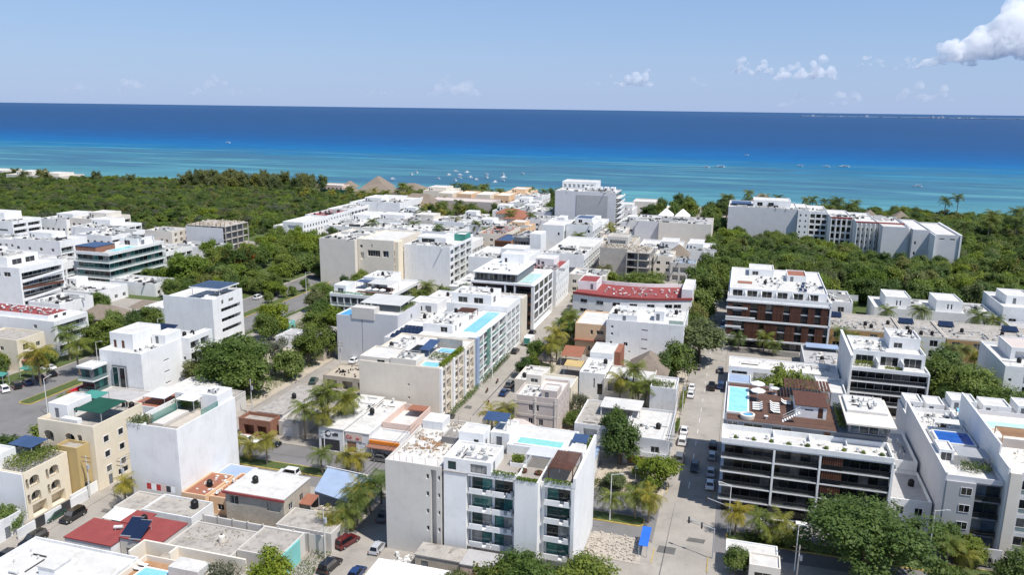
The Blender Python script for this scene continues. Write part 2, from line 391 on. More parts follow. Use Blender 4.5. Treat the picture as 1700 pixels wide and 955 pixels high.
# ================================================================== building kit
def FM(x0, x1, y0, y1, z0, face):
    """maps (u along the face, o inward, v up) of a box face to the world, with its turn about z"""
    if face == 'f': return (lambda u, o, v: (x0+u, y0+o, z0+v)), 0, x1-x0
    if face == 'r': return (lambda u, o, v: (x1-o, y0+u, z0+v)), math.pi/2, y1-y0
    if face == 'l': return (lambda u, o, v: (x0+o, y1-u, z0+v)), -math.pi/2, y1-y0
    return (lambda u, o, v: (x1-u, y1-o, z0+v)), math.pi, x1-x0
DEPTH = dict(w=.18, v=.18, t=.18, s=.2, L=1.35, S=1.3, H=1.6, D=.15, G=.5, R=.15, A=1.2, B=1.35)
def frame_mesh(w, h, n, y, t, m, base=0):
    b = MB(); e = .004
    b.box(e, t, y-.06, y, base+e, h-e); b.box(w-t, w-e, y-.06, y, base+e, h-e); b.box(t, w-t, y-.06, y, h-t, h-e); b.box(t, w-t, y-.06, y, base+e, base+t)
    for i in range(1, n): b.box(w*i/n-t*.4, w*i/n+t*.4, y-.055, y-.005, base+t, h-t)
    return b.mesh('window_frame', m)
def pane_mesh(w, h, y, m): return MB().box(.03, w-.03, y-.035, y-.02, .03, h-.03).mesh('pane', m)
def fit(root, fn, rz, u, v, w, h, typ, depth, fr='metal_white', gl='pane', n=None, rail='glass_rail', split=False):
    loc = fn(u, 0, v); W, Hh = round(w, 2), round(h, 2)
    if typ in 'wvts':
        n = n or (1 if w < 1.0 or typ == 's' else 2)
        o = new('window', cached(('fr', W, Hh, n, depth, fr), lambda: frame_mesh(w, h, n, depth-.02, .07, fr)), root, loc, rz)
        new('pane', cached(('pa', W, Hh, depth, gl), lambda: pane_mesh(w, h, depth-.02, gl)), o, (0, 0, 0), local=True)
    elif typ in 'LSGBA':
        n = n or max(1, round(w/1.5)); dh = h if typ == 'G' else min(h-.1, 2.5)
        o = new('sliding_door' if typ != 'G' else 'shop_window', cached(('fr', W, round(dh, 2), n, depth, fr), lambda: frame_mesh(w, dh, n, depth-.02, .07, fr)), root, loc, rz)
        pw = w/n
        for i in range(n):
            new('pane', cached(('pa', round(pw, 2), round(dh, 2), depth, gl), lambda: pane_mesh(pw, dh, depth-.02, gl)), o, (i*pw, 0, 0), local=True)
        if typ == 'L':
            o = new('railing', cached(('rl', W, fr), lambda: MB().box(.01, w-.01, .04, .09, .98, 1.04).mesh('railing', fr)), root, loc, rz)
            new('glass_panel', cached(('rg', W, rail), lambda: MB().box(.02, w-.02, .055, .075, .05, .975).mesh('glass_panel', rail)), o, (0, 0, 0), local=True)
        elif typ == 'B':
            def bars():
                b = MB().box(.01, w-.01, .04, .09, .95, 1.0).box(.01, w-.01, .04, .09, .08, .12); k = max(2, int(w/.35))
                for i in range(k+1): b.box(.02+(w-.06)*i/k, .04+(w-.06)*i/k, .055, .075, .12, .95)
                return b.mesh('railing', 'metal_dark')
            new('railing', cached(('rb', W), bars), root, loc, rz)
        elif typ in 'SA':
            pm = rail if rail in MATS and not rail.startswith('glass') else 'white'
            new('balcony_wall', cached(('rs', W, pm), lambda: MB().box(.003, w-.003, .003, .14, .003, .95).mesh('balcony_wall', pm)), root, loc, rz)
    elif typ == 'D':
        o = new('door', cached(('do', W, Hh, gl), lambda: MB().box(.03, w-.03, depth-.08, depth-.03, .01, h-.03).mesh('door', gl if gl in ('wood', 'metal_grey', 'white') else 'slate')), root, loc, rz)
        new('handle', cached('hnd', lambda: MB().box(.12, .16, .03, .07, .95, 1.15).mesh('handle', 'metal_grey')), o, (0, 0, 0), local=True)
    elif typ == 'R':
        def sh():
            b = MB()
            for i in range(int(h/.3)): b.box(.02, w-.02, depth-.07-.02*(i % 2), depth-.03, .02+i*.3, .02+i*.3+.29)
            return b.mesh('roller_shutter', gl)
        new('roller_shutter', cached(('rs_', W, Hh, gl), sh), root, loc, rz)
def shell(x0, x1, y0, y1, z0, z1, ops):
    b = MB()
    for face in 'frlb':
        fn, rz, L = FM(x0, x1, y0, y1, z0, face); Hh = z1-z0; holes = ops.get(face, [])
        if not holes: b.quad(fn(0, 0, 0), fn(L, 0, 0), fn(L, 0, Hh), fn(0, 0, Hh)); continue
        us = sorted({0, L, *[h[0] for h in holes], *[h[0]+h[2] for h in holes]}); vs_ = sorted({0, Hh, *[h[1] for h in holes], *[h[1]+h[3] for h in holes]})
        for i in range(len(us)-1):
            run = None
            for j in range(len(vs_)-1):
                cu, cv = (us[i]+us[i+1])/2, (vs_[j]+vs_[j+1])/2
                inside = any(h[0] < cu < h[0]+h[2] and h[1] < cv < h[1]+h[3] for h in holes)
                if not inside and run is None: run = vs_[j]
                if run is not None and (inside or j == len(vs_)-2):
                    top = vs_[j] if inside else vs_[j+1]
                    b.quad(fn(us[i], 0, run), fn(us[i+1], 0, run), fn(us[i+1], 0, top), fn(us[i], 0, top)); run = None
        for h in holes:
            u0, v0, u1, v1, d = h[0], h[1], h[0]+h[2], h[1]+h[3], h[5]
            b.quad(fn(u0, 0, v0), fn(u1, 0, v0), fn(u1, d, v0), fn(u0, d, v0)); b.quad(fn(u0, 0, v1), fn(u0, d, v1), fn(u1, d, v1), fn(u1, 0, v1))
            b.quad(fn(u0, 0, v0), fn(u0, d, v0), fn(u0, d, v1), fn(u0, 0, v1)); b.quad(fn(u1, 0, v0), fn(u1, 0, v1), fn(u1, d, v1), fn(u1, d, v0))
            b.quad(fn(u0, d, v0), fn(u1, d, v0), fn(u1, d, v1), fn(u0, d, v1))
    return b
def ring(x0, x1, y0, y1, z0, z1, t=.2):
    return MB().box(x0, x1, y0, y0+t, z0, z1).box(x0, x1, y1-t, y1, z0, z1).box(x0, x0+t, y0+t, y1-t, z0, z1).box(x1-t, x1, y0+t, y1-t, z0, z1)
def block(root, x0, x1, y0, y1, z0, z1, m='white', ops=None, par=.9, roof='roofwhite', parm=None, **kw):
    """one storeyed volume: wall with real openings, fitted windows, roof, parapet"""
    full = {}
    for face, lst in (ops or {}).items():
        fn, rz, L = FM(x0, x1, y0, y1, z0, face); full[face] = []
        for o in lst:
            u, v, w, h, t = o[:5]; kk = dict(kw); kk.update(o[5] if len(o) > 5 else {})
            if u < .05: w -= .05-u; u = .05
            w = min(w, L-u-.05); h = min(h, z1-z0-v-.05)
            if w < .2 or h < .2: continue
            d = kk.pop('depth', DEPTH[t]); full[face].append((u, v, w, h, t, d))
            fit(root, fn, rz, u, v, w, h, t, d, **kk)
    shell(x0, x1, y0, y1, z0, z1, full).build('wall', m, root)
    if par:
        bx(root, 'roof', roof, x0+.2, x1-.2, y0+.2, y1-.2, z1-.15, z1)
        ring(x0, x1, y0, y1, z1, z1+par).build('parapet', parm or m, root)
    else: bx(root, 'roof', roof, x0-.12, x1+.12, y0-.12, y1+.12, z1, z1+.18)
def rows(nf, fh, v0, u, w, h, t, cols=1, du=0, **kw):
    return [(u+c*du, v0+f*fh, w, h, t, kw) for f in range(nf) for c in range(cols)]
def glaze(root, fn, rz, u0, u1, v0, h, o, n, fr='metal_dark', gl='pane_dark'):
    w = (u1-u0)/n
    for i in range(n):
        q = new('window', cached(('gz', round(w, 2), round(h, 2), fr), lambda: frame_mesh(w, h, 1, 0, .05, fr)), root, fn(u0+i*w, o, v0), rz)
        new('pane', cached(('gp', round(w, 2), round(h, 2), gl), lambda: MB().box(.04, w-.04, -.04, -.02, .04, h-.04).mesh('pane', gl)), q, (0, 0, 0), local=True)
def slab_tower(root, x0, x1, y0, y1, z0, n, fh, ins, core='white', slab='white', gl='pane_dark', fr='metal_dark', rail='glass_rail_dark', pw=1.7,
               th=.3, par=.9, roof='roofwhite', ground=True, parm=None, noglaze=(), railh=.95, rails=True):
    """storeys of glazing set back behind floor slabs on the faces named in ins"""
    a = {k: ins.get(k, 0) for k in 'frlb'}
    cx0, cx1, cy0, cy1 = x0+a['l'], x1-a['r'], y0+a['f'], y1-a['b']
    MB().box(cx0, cx1, cy0, cy1, z0, z0+n*fh).build('wall', core, root)
    e = {k: (0 if a[k] else -.02) for k in 'frlb'}
    for i in range(1 if ground else 0, n+1):
        z = z0+i*fh; top = .0 if i < n else 0
        bx(root, 'floor_slab', slab, x0+e['l'], x1-e['r'], y0+e['f'], y1-e['b'], z-th, z+top)
    for face in 'frlb':
        if not a[face]: continue
        fn, rz, L = FM(x0, x1, y0, y1, z0, face)
        lo = (a['l'] if face in 'f' else a['f'] if face == 'r' else a['b'] if face == 'l' else a['r'])+.1
        hi = L-(a['r'] if face == 'f' else a['b'] if face == 'r' else a['f'] if face == 'l' else a['l'])-.1
        for i in range(n):
            if i == 0 and not ground: continue
            if face in noglaze: continue
            glaze(root, fn, rz, lo, hi, i*fh+.06, fh-th-.1, a[face]-.03, max(1, round((hi-lo)/pw)), fr, gl)
            if i > 0 and rails:
                q = new('railing', cached(('sr', round(L, 2), fr), lambda: MB().box(.05, L-.05, .04, .08, railh-.04, railh).mesh('railing', fr)), root, fn(0, 0, i*fh), rz)
                new('glass_panel', cached(('sg', round(L, 2), rail, railh), lambda: MB().box(.05, L-.05, .05, .07, .03, railh-.045).mesh('glass_panel', rail)), q, (0, 0, 0), local=True)
    zt = z0+n*fh
    bx(root, 'roof', roof, x0+.22, x1-.22, y0+.22, y1-.22, zt, zt+.06)
    if par: ring(x0-.02, x1+.02, y0-.02, y1+.02, zt, zt+par).build('parapet', parm or slab, root)
def pool(label, x0, x1, y0, y1, z, m='pool_light', rim='white', h=.35):
    t = thing('swimming_pool', label, 'pool', ((x0+x1)/2, (y0+y1)/2, z))
    ring(x0-.3, x1+.3, y0-.3, y1+.3, z+.002, z+h, .3).build('rim', rim, t)
    bx(t, 'basin', 'pool_pale', x0, x1, y0, y1, z+.004, z+.02)
    bx(t, 'water', m, x0+.003, x1-.003, y0+.003, y1-.003, z+.022, z+h-.06)
    return t
# ------------------------------------------------------------------ small rooftop things, one of each, then copies
def make_tank():
    t = thing('water_tank', 'black plastic water tank', 'water tank')
    new('body', MB().lathe([(.02, 0), (.52, 0), (.55, .1), (.53, .35), (.55, .42), (.53, .7), (.55, .78), (.53, 1.02), (.36, 1.22), (.2, 1.28)], 12).mesh('tank_body', 'plastic_black'), t, (0, 0, 0), local=True)
    new('lid', MB().lathe([(.22, 1.27), (.22, 1.34), (.0, 1.38)], 10).mesh('tank_lid', 'plastic_black'), t, (0, 0, 0), local=True)
    return t
def make_wtank():
    t = thing('water_tank', 'white plastic water tank', 'water tank')
    new('body', MB().lathe([(.02, 0), (.52, 0), (.55, .1), (.53, .35), (.55, .42), (.53, .7), (.55, .78), (.53, 1.02), (.36, 1.22), (.2, 1.28)], 12).mesh('tank_body', 'beige2'), t, (0, 0, 0), local=True)
    new('lid', MB().lathe([(.22, 1.27), (.22, 1.34), (.0, 1.38)], 10).mesh('tank_lid', 'plastic_black'), t, (0, 0, 0), local=True)
    return t
def make_ac():
    t = thing('air_conditioner', 'pale air conditioner unit', 'air conditioner')
    new('casing', MB().box(-.42, .42, -.18, .18, .1, .72).mesh('ac_casing', 'ac_grey'), t, (0, 0, 0), local=True)
    new('fan_grille', MB().tube((-.08, -.181, .41), (-.08, -.2, .41), .25, k=12).mesh('ac_fan', 'metal_dark'), t, (0, 0, 0), local=True)
    for s in (-.3, .3): new('foot', cached('acf', lambda: MB().box(-.05, .05, -.2, .2, 0, .098).mesh('ac_foot', 'metal_grey')), t, (s, 0, 0), local=True)
    return t
def make_vent():
    t = thing('roof_vent', 'small roof vent', 'vent')
    new('pipe', MB().tube((0, 0, 0), (0, 0, .5), .09, k=8).mesh('vent_pipe', 'plastic_white'), t, (0, 0, 0), local=True)
    new('cowl', MB().lathe([(.17, .49), (.17, .6), (.0, .68)], 8).mesh('vent_cowl', 'plastic_white'), t, (0, 0, 0), local=True)
    return t
def make_gas():
    t = thing('gas_tank', 'white gas tank', 'gas tank')
    new('body', MB().tube((-.7, 0, .45), (.7, 0, .45), .3, k=12).mesh('gas_body', 'plastic_white'), t, (0, 0, 0), local=True)
    for s in (-.45, .45): new('foot', cached('gsf', lambda: MB().box(-.05, .05, -.22, .22, 0, .25).mesh('gas_foot', 'metal_grey')), t, (s, 0, 0), local=True)
    return t
def make_dish():
    t = thing('satellite_dish', 'satellite dish', 'dish')
    new('mast', MB().tube((0, 0, 0), (0, 0, .7), .03, k=6).mesh('dish_mast', 'metal_grey'), t, (0, 0, 0), local=True)
    m = MB(); 
    for i in range(12):
        a, b = 2*math.pi*i/12, 2*math.pi*(i+1)/12
        m.quad((0, 0, .85), (.42*math.cos(a), -.2, .85+.42*math.sin(a)), (.42*math.cos(b), -.2, .85+.42*math.sin(b)))
    new('bowl', m.mesh('dish_bowl', 'plastic_white'), t, (0, 0, 0), local=True)
    return t
def make_lounger():
    t = thing('sun_lounger', 'sun lounger', 'lounger')
    new('frame', MB().box(-.32, .32, -.95, .95, .22, .28).mesh('lounger_frame', 'metal_dark'), t, (0, 0, 0), local=True)
    new('mattress', MB().box(-.3, .3, -.93, .3, .282, .38).quad((-.3, .3, .38), (.3, .3, .38), (.3, .9, .78), (-.3, .9, .78)).quad((-.3, .9, .7), (.3, .9, .7), (.3, .3, .29), (-.3, .3, .29)).mesh('lounger_mattress', 'fabric_white'), t, (0, 0, 0), local=True)
    for x in (-.26, .26):
        for y in (-.85, .85): new('leg', cached('lgl', lambda: MB().box(-.03, .03, -.03, .03, 0, .219).mesh('lounger_leg', 'metal_dark')), t, (x, y, 0), local=True)
    return t
def make_umbrella():
    t = thing('parasol', 'white parasol', 'parasol')
    new('pole', MB().tube((0, 0, 0), (0, 0, 2.6), .035, k=6).mesh('parasol_pole', 'metal_white'), t, (0, 0, 0), local=True)
    m = MB(); k = 8
    for i in range(k):
        a, b = 2*math.pi*i/k, 2*math.pi*(i+1)/k
        m.quad((0, 0, 2.75), (1.45*math.cos(a), 1.45*math.sin(a), 2.15), (1.45*math.cos(b), 1.45*math.sin(b), 2.15))
        m.quad((1.45*math.cos(a), 1.45*math.sin(a), 2.15), (1.45*math.cos(a), 1.45*math.sin(a), 2.0), (1.45*math.cos(b), 1.45*math.sin(b), 2.0), (1.45*math.cos(b), 1.45*math.sin(b), 2.15))
    new('canopy', m.mesh('parasol_canopy', 'fabric_white'), t, (0, 0, 0), local=True)
    new('base', MB().lathe([(.02, 0), (.3, 0), (.3, .08), (.05, .12)], 10).mesh('parasol_base', 'concrete'), t, (0, 0, 0), local=True)
    return t
def make_table():
    t = thing('table', 'small round table', 'table')
    new('table_top', MB().lathe([(0, .7), (.5, .7), (.5, .75), (0, .751)], 12).mesh('table_top', 'plastic_white'), t, (0, 0, 0), local=True)
    new('leg', MB().lathe([(.28, 0), (.28, .03), (.04, .05), (.04, .7)], 8).mesh('table_leg', 'metal_grey'), t, (0, 0, 0), local=True)
    return t
def make_chair():
    t = thing('chair', 'pale chair', 'chair')
    new('seat', MB().box(-.25, .25, -.25, .25, .4, .47).mesh('chair_seat', 'fabric_white'), t, (0, 0, 0), local=True)
    new('backrest', MB().box(-.25, .25, .2, .27, .471, .9).mesh('chair_back', 'fabric_white'), t, (0, 0, 0), local=True)
    for x in (-.21, .21):
        for y in (-.21, .21): new('leg', cached('chl', lambda: MB().box(-.02, .02, -.02, .02, 0, .399).mesh('chair_leg', 'metal_dark')), t, (x, y, 0), local=True)
    return t
def make_solar():
    t = thing('solar_collector', 'dark blue solar collector', 'solar collector')
    q = MB(); q.v = [(-.5, -.95, .25), (.5, -.95, .25), (.5, .95, .75), (-.5, .95, .75), (-.5, -.95, .30), (.5, -.95, .30), (.5, .95, .80), (-.5, .95, .80)]
    q.f = [(0, 3, 2, 1), (4, 5, 6, 7), (0, 1, 5, 4), (1, 2, 6, 5), (2, 3, 7, 6), (3, 0, 4, 7)]
    new('panel', q.mesh('solar_sheet', 'solar'), t, (0, 0, 0), local=True)
    new('rail', MB().box(-.52, .52, -.99, -.955, .22, .31).mesh('solar_rail', 'metal_white'), t, (0, 0, 0), local=True); new('rail', MB().box(-.52, .52, .955, .99, .72, .81).mesh('solar_rail', 'metal_white'), t, (0, 0, 0), local=True)
    for x in (-.4, .4): new('leg', cached('sll', lambda: MB().box(-.02, .02, .8, .84, 0, .70).box(-.02, .02, -.84, -.8, 0, .27).mesh('solar_leg', 'metal_grey')), t, (x, 0, 0), local=True)
    return t
PROTO = {}
MAKERS = dict(tank=make_tank, wtank=make_wtank, ac=make_ac, vent=make_vent, gas=make_gas, dish=make_dish, lounger=make_lounger, umbrella=make_umbrella,
              table=make_table, chair=make_chair, solar=make_solar)
def put(kind, x, y, z, rz=0, label=None, group=None, scale=None):
    if kind not in PROTO:
        o = MAKERS[kind](); PROTO[kind] = o
        o.location = (x, y, z); o.rotation_euler = (0, 0, rz); WP[o.name] = Vector((x, y, z))
        if scale: o.scale = (scale,)*3
        if label: o['label'] = label
        if group: o['group'] = group
        return o
    return dup(PROTO[kind], (x, y, z), rz, scale if scale else (1, 1, 1), label, group)
WORD = dict(tank='black plastic water tank', wtank='cream plastic water tank', ac='pale air conditioner unit', vent='small white roof vent', gas='white horizontal gas tank', dish='small satellite dish', solar='dark blue solar collector', chair='pale chair', table='small round table', lounger='white cushioned sun lounger', umbrella='white parasol')
UNITS, UNITS2, PIPES = MB(), MB(), MB()
def roofstuff(host, x0, x1, y0, y1, z, seed, tank=1, ac=4, vent=2, gas=0, dish=0, wtank=0, chair=0, table=0, solar=0):
    rg = random.Random(seed); used = []
    if y0 > 262 or x1 < -205:   # far roofs
        for i in range(int(min(60, 8+ac*2+vent+(x1-x0)*(y1-y0)*.04))):
            x, y = rg.uniform(x0+.5, x1-.5), rg.uniform(y0+.5, y1-.5); a = rg.uniform(.25, .8); b = rg.uniform(.25, .8); h = rg.uniform(.3, 1.1)
            if i % 9 == 0: a, b, h = rg.uniform(.1, .15), rg.uniform(1.5, 4), rg.uniform(.5, 1.2)
            if i % 11 == 0: a, b, h = rg.uniform(1.5, 4), .12, rg.uniform(.6, 1.4)
            (UNITS2 if i % 4 == 1 else UNITS).box(x-a, x+a, y-b, y+b, z, z+h)
        ac = vent = dish = 0
    else: gas += 1; dish += 1; vent += 2
    for i in range(7):          # thin pipes and kerbs lying on every roof
        x, y = rg.uniform(x0+.6, x1-.6), rg.uniform(y0+.6, y1-.6); l = rg.uniform(.8, min(5, (x1-x0)*.6)); d = i % 2
        bx0 = (max(x0+.3, x-l/2), min(x1-.3, x+l/2), y-.05, y+.05) if d else (x-.05, x+.05, max(y0+.3, y-l/2), min(y1-.3, y+l/2))
        (PIPES if i % 3 else UNITS2).box(*bx0, z, z+rg.uniform(.08, .3))
    for kind, n in (('tank', tank), ('wtank', wtank), ('gas', gas), ('ac', ac), ('vent', vent), ('dish', dish), ('chair', chair), ('table', table), ('solar', solar)):
        for i in range(n):
            for _ in range(30):
                x, y = rg.uniform(x0+.9, x1-.9), rg.uniform(y0+.9, y1-.9)
                if all(abs(x-a) > 1.15 or abs(y-b) > 1.15 for a, b in used): break
            else: continue
            used.append((x, y))
            put(kind, x, y, z, rg.choice((0, math.pi/2, math.pi, -math.pi/2)) if kind != 'solar' else 0,
                f'{WORD[kind]} on {host}', f'{WORD[kind]}s on {host}')
def flat_slats(parent, name, m, x0, x1, y0, y1, z0, z1, n, along='x', gap=.45):
    """n separate slats across a rectangle"""
    for i in range(n):
        if along == 'x':
            d = (y1-y0)/n; bx(parent, name, m, x0, x1, y0+i*d, y0+i*d+d*(1-gap), z0, z1)
        else:
            d = (x1-x0)/n; bx(parent, name, m, x0+i*d, x0+i*d+d*(1-gap), y0, y1, z0, z1)
def pergola(label, x0, x1, y0, y1, z, h, m='wood', n=8, along='x', gap=.4):
    t = thing('pergola', label, 'pergola', ((x0+x1)/2, (y0+y1)/2, z))
    for x in (x0+.08, x1-.08):
        for y in (y0+.08, y1-.08): bx(t, 'post', m, x-.07, x+.07, y-.07, y+.07, z, z+h-.12)
    flat_slats(t, 'slat', m, x0, x1, y0, y1, z+h-.12, z+h, n, along, gap)
    return t
def shade(label, m, x0, x1, y0, y1, z, h, tilt=.2, name='canopy', cat='canopy'):
    t = thing(name, label, cat, ((x0+x1)/2, (y0+y1)/2, z))
    for x in (x0+.1, x1-.1):
        for y, hh in ((y0+.1, h-tilt), (y1-.1, h)): bx(t, 'post', 'metal_grey', x-.05, x+.05, y-.05, y+.05, z, z+hh-.05)
    q = MB(); q.v = [(x0, y0, z+h-tilt), (x1, y0, z+h-tilt), (x1, y1, z+h), (x0, y1, z+h), (x0, y0, z+h-tilt+.06), (x1, y0, z+h-tilt+.06), (x1, y1, z+h+.06), (x0, y1, z+h+.06)]
    q.f = [(0, 3, 2, 1), (4, 5, 6, 7), (0, 1, 5, 4), (1, 2, 6, 5), (2, 3, 7, 6), (3, 0, 4, 7)]
    q.build('sheet', m, t); return t
def building(name, label, x, y, cat='building', group=None): return thing(name, label, cat, (x, y, 0), group=group)
def solar_field(label, x0, x1, y0, y1, z, nx, ny):
    a = thing('solar_array', label, 'solar array', ((x0+x1)/2, (y0+y1)/2, z))
    for i in range(nx):
        for j in range(ny):
            X, Y = x0+i*(x1-x0)/nx, y0+j*(y1-y0)/ny; w = (x1-x0)/nx-.06
            q = new('panel', cached(('sp', round(w, 2)), lambda: solar_sheet(w)), a, (X, Y, z))
            new('stand', cached('spst', lambda: MB().box(.1, .14, 1.6, 1.64, 0, .72).box(.1, .14, .1, .14, 0, .22).mesh('stand', 'metal_grey')), q, (0, 0, 0), local=True)
def solar_sheet(w):
    q = MB(); q.v = [(0, 0, .22), (w, 0, .22), (w, 1.8, .8), (0, 1.8, .8), (0, 0, .28), (w, 0, .28), (w, 1.8, .86), (0, 1.8, .86)]
    q.f = [(0, 3, 2, 1), (4, 5, 6, 7), (0, 1, 5, 4), (1, 2, 6, 5), (2, 3, 7, 6), (3, 0, 4, 7)]
    return q.mesh('solar_sheet', 'solar')
# ================================================================== buildings near the camera
def heap(label, x0, x1, y0, y1, z, n, seed, m='rubble', s=(.15, .6), h=.5, name='rubble_heap', cat='rubble'):
    rg = random.Random(seed); b = MB()
    for i in range(n):
        x, y = rg.uniform(x0, x1), rg.uniform(y0, y1); a = rg.uniform(*s)/2; c = rg.uniform(*s)/2; t = rg.uniform(0, 3); hh = rg.uniform(.08, h)
        p = [(x+math.cos(t+k*math.pi/2)*(a if k % 2 else c), y+math.sin(t+k*math.pi/2)*(a if k % 2 else c)) for k in range(4)]
        d = rg.uniform(-.1, .1); b.prism(p, z, z+hh, [(px*.85+x*.15+d, py*.85+y*.15) for px, py in p])
    return tag(b.build(name, m), label, cat, kind='stuff')
def arch(root, fn, rz, u, v, w, h, m):
    """corner pieces that round the head of an opening"""
    k = 6; r = w/2
    def mk():
        b = MB()
        for s in (0, 1):
            pts = []
            for i in range(k+1):
                t = math.pi/2*i/k; pts.append((r-r*math.cos(t), h-r*.75+r*.75*math.sin(t)))
            for i in range(k):
                (xa, za), (xb, zb) = pts[i], pts[i+1]
                if s: xa, xb = w-xa, w-xb
                q = [(xa, 0, za), (xb, 0, zb), (xb, 0, h-.004), (xa, 0, h-.004)]
                q2 = [(a, .25, c) for a, _, c in q]
                if s: q, q2 = q[::-1], q2[::-1]
                b.quad(*q); b.quad(*q2[::-1]); b.quad(q[1], q[0], q2[0], q2[1])
        return b.mesh('arch', m)
    new('arch', cached(('ar', round(w, 2), round(h, 2), m), mk), root, fn(u, .005, v), rz)
def sill_frames(root, fn, rz, lst, m='white', t=.14):
    for u, v, w, h in lst:
        new('window_surround', cached(('ws', round(w, 2), round(h, 2), m), lambda: MB().box(-t, 0, -.05, .02, -t, h+t).box(w, w+t, -.05, .02, -t, h+t).box(0, w, -.05, .02, -t, 0).box(0, w, -.05, .02, h, h+t).mesh('window_surround', m)), root, fn(u, 0, v), rz)

# ---- M1 unfinished concrete block
t = building('apartment_block', 'unfinished pale concrete apartment block with rubble on its flat roof', -47.8, 118)
block(t, -52.6, -42.9, 108.4, 127.5, 0, 15.7, 'concrete_pale', {'f': rows(5, 3.05, 1.6, 7.15, .5, .85, 's', gl='pane_dark') + rows(5, 3.05, 1.6, 9.15, .42, .8, 's', gl='pane_dark') + [(7.95, .3, .95, 15.2, 'H', dict(depth=.8))],
      'r': rows(4, 3.05, 1.6, 3, 1, 1, 'w', 4, 4), 'l': rows(4, 3.05, 1.6, 3, 1.4, 1.2, 'w', 4, 4)}, par=.45, roof='roofwhite')
bx(t, 'light_well_wall', 'concrete_dark', -46.6, -43.4, 118.2, 118.5, 15.72, 16.9); bx(t, 'light_well_wall', 'concrete', -46.6, -46.3, 118.5, 123, 15.72, 16.9)
bx(t, 'light_well_wall', 'concrete', -43.7, -43.4, 118.5, 123, 15.72, 16.9); bx(t, 'light_well_cover', 'concrete_dark', -46.3, -43.7, 118.5, 123, 15.72, 15.9)
bx(t, 'stair_head', 'white2', -52.2, -48.4, 123.2, 127.1, 15.72, 17.2)
heap('scattered broken concrete on the roof of the unfinished block', -52, -44, 112, 122, 15.7, 130, 1)
heap('low heap of rubble by the stair head on the unfinished block', -48, -44.5, 123.5, 127, 15.7, 60, 2)
heap('timber offcuts lying on the roof of the unfinished block', -51, -46, 114, 119, 15.75, 26, 4, 'woodlight', (.12, 1.6), .2, 'timber_pile', 'timber')
for i in range(9):
    rg = random.Random(i); x, y = -52.3+i*1.1, rg.choice((108.7, 127.1)); 
    tag(MB().tube((x, y, 16.1), (x+rg.uniform(-.2, .2), y, 17.2), .03, k=5).build('steel_bar', 'terracotta'), 'rusty reinforcing bar sticking up from the unfinished block', 'steel bar', 'reinforcing bars on the unfinished block')
# ---- M2 white apartment block with pool
H1 = 'the white block with the roof terrace pool'
t = building('apartment_block', 'white modern apartment block with teal glass balconies and a turquoise roof pool', -32, 117)
tl = dict(gl='pane_teal', fr='metal_dark', depth=.5)
block(t, -42.5, -38.7, 108.6, 125.5, 0, 15.5, 'white', {'l': rows(4, 3.1, 3.6, 6, 1.2, 1.4, 'w', 2, 5)}, par=0, roof='pavement')
def balconies(x0, x1, bays):
    block(t, x0, x1, 110.1, 125.5, 0, 15.5, 'white', {'f': [(u, 3.15+3.1*f, w, 2.5, 'G', dict(gl='pane_teal', fr='metal_dark', depth=.2)) for f in range(4) for u, w in bays] + [(.4, .2, x1-x0-.9, 2.4, 'H', dict(depth=1.5))]}, par=0, roof='pavement')
    for f in range(4):
        z = 3.1+3.1*f; bx(t, 'balcony_slab', 'white', x0+.02, x1-.02, 108.75, 110.09, z-.22, z)
        for u, w in bays:
            for q0, q1 in ((0, .62), (.8, 1)): bx(t, 'balcony_wall', 'white', x0+u-.12+q0*(w+.24), x0+u-.12+q1*(w+.24), 108.75, 108.88, z+.001, z+.72)
            bx(t, 'air_unit', 'ac_grey', x0+u+w-.3, x0+u+w+.2, 109.5, 109.9, z+.002, z+.6)
    bx(t, 'canopy_slab', 'white', x0+.02, x1-.02, 108.62, 110.08, 15.3, 15.6)
balconies(-38.5, -31.0, ((.3, 3.4), (4.1, 3.0)))
block(t, -42.5, -34.6, 108.6, 115.5, 15.68, 17.6, 'white', {'f': [(.7, .25, 1.4, 1.45, 'w', dict(gl='pane_teal', fr='metal_dark')), (4.5, .2, 2.7, 1.5, 'w', dict(gl='pane_teal', fr='metal_dark', n=3))], 'r': [(1.2, .05, 1, 1.8, 'D')]}, par=.35)
block(t, -30.4, -26.7, 107.5, 122, 0, 15.5, 'white', {}, par=.9, roof='pavement')
bx(t, 'link_wall', 'white', -31.0, -30.4, 109.6, 122, 0, 15.6)
balconies(-26.1, -21.75, ((.3, 3.6),)); bx(t, 'side_wall', 'white', -21.7, -21.2, 108.6, 126, 0, 15.6)
bx(t, 'link_wall', 'white', -26.7, -26.1, 109.6, 122, 0, 15.6)
bx(t, 'side_parapet', 'white', -21.5, -21.08, 108.6, 126, 15.7, 17.4)
bx(t, 'terrace_floor', 'pavement', -34.6, -26.1, 109.8, 118, 15.69, 15.76)
bx(t, 'terrace_parapet', 'white', -34.6, -30.5, 108.62, 108.9, 15.69, 16.5)
bx(t, 'terrace_parapet', 'white', -26.1, -21.5, 108.62, 108.9, 15.69, 16.5)
block(t, -34.6, -24.2, 117.2, 126, 15.6, 17.3, 'white', {}, par=.25)
block(t, -42.5, -38.2, 115.6, 119.5, 15.68, 19.2, 'white', {'r': [(1.2, .1, 1, 2.2, 'D')], 'f': [(2.6, 1.5, .9, 1.2, 's')]}, par=.3)
block(t, -38.0, -34.7, 119, 125, 15.68, 18.3, 'white', {'f': [(1, .1, 1, 2.1, 'D')]}, par=.3)
block(t, -24.0, -21.6, 116.5, 119.5, 15.7, 18.0, 'white', {}, par=.2)
t2 = pool('turquoise rectangular pool on the white block with teal glass balconies', -33.2, -25.6, 118.2, 120.6, 17.32, 'pool_teal', 'white', .32)
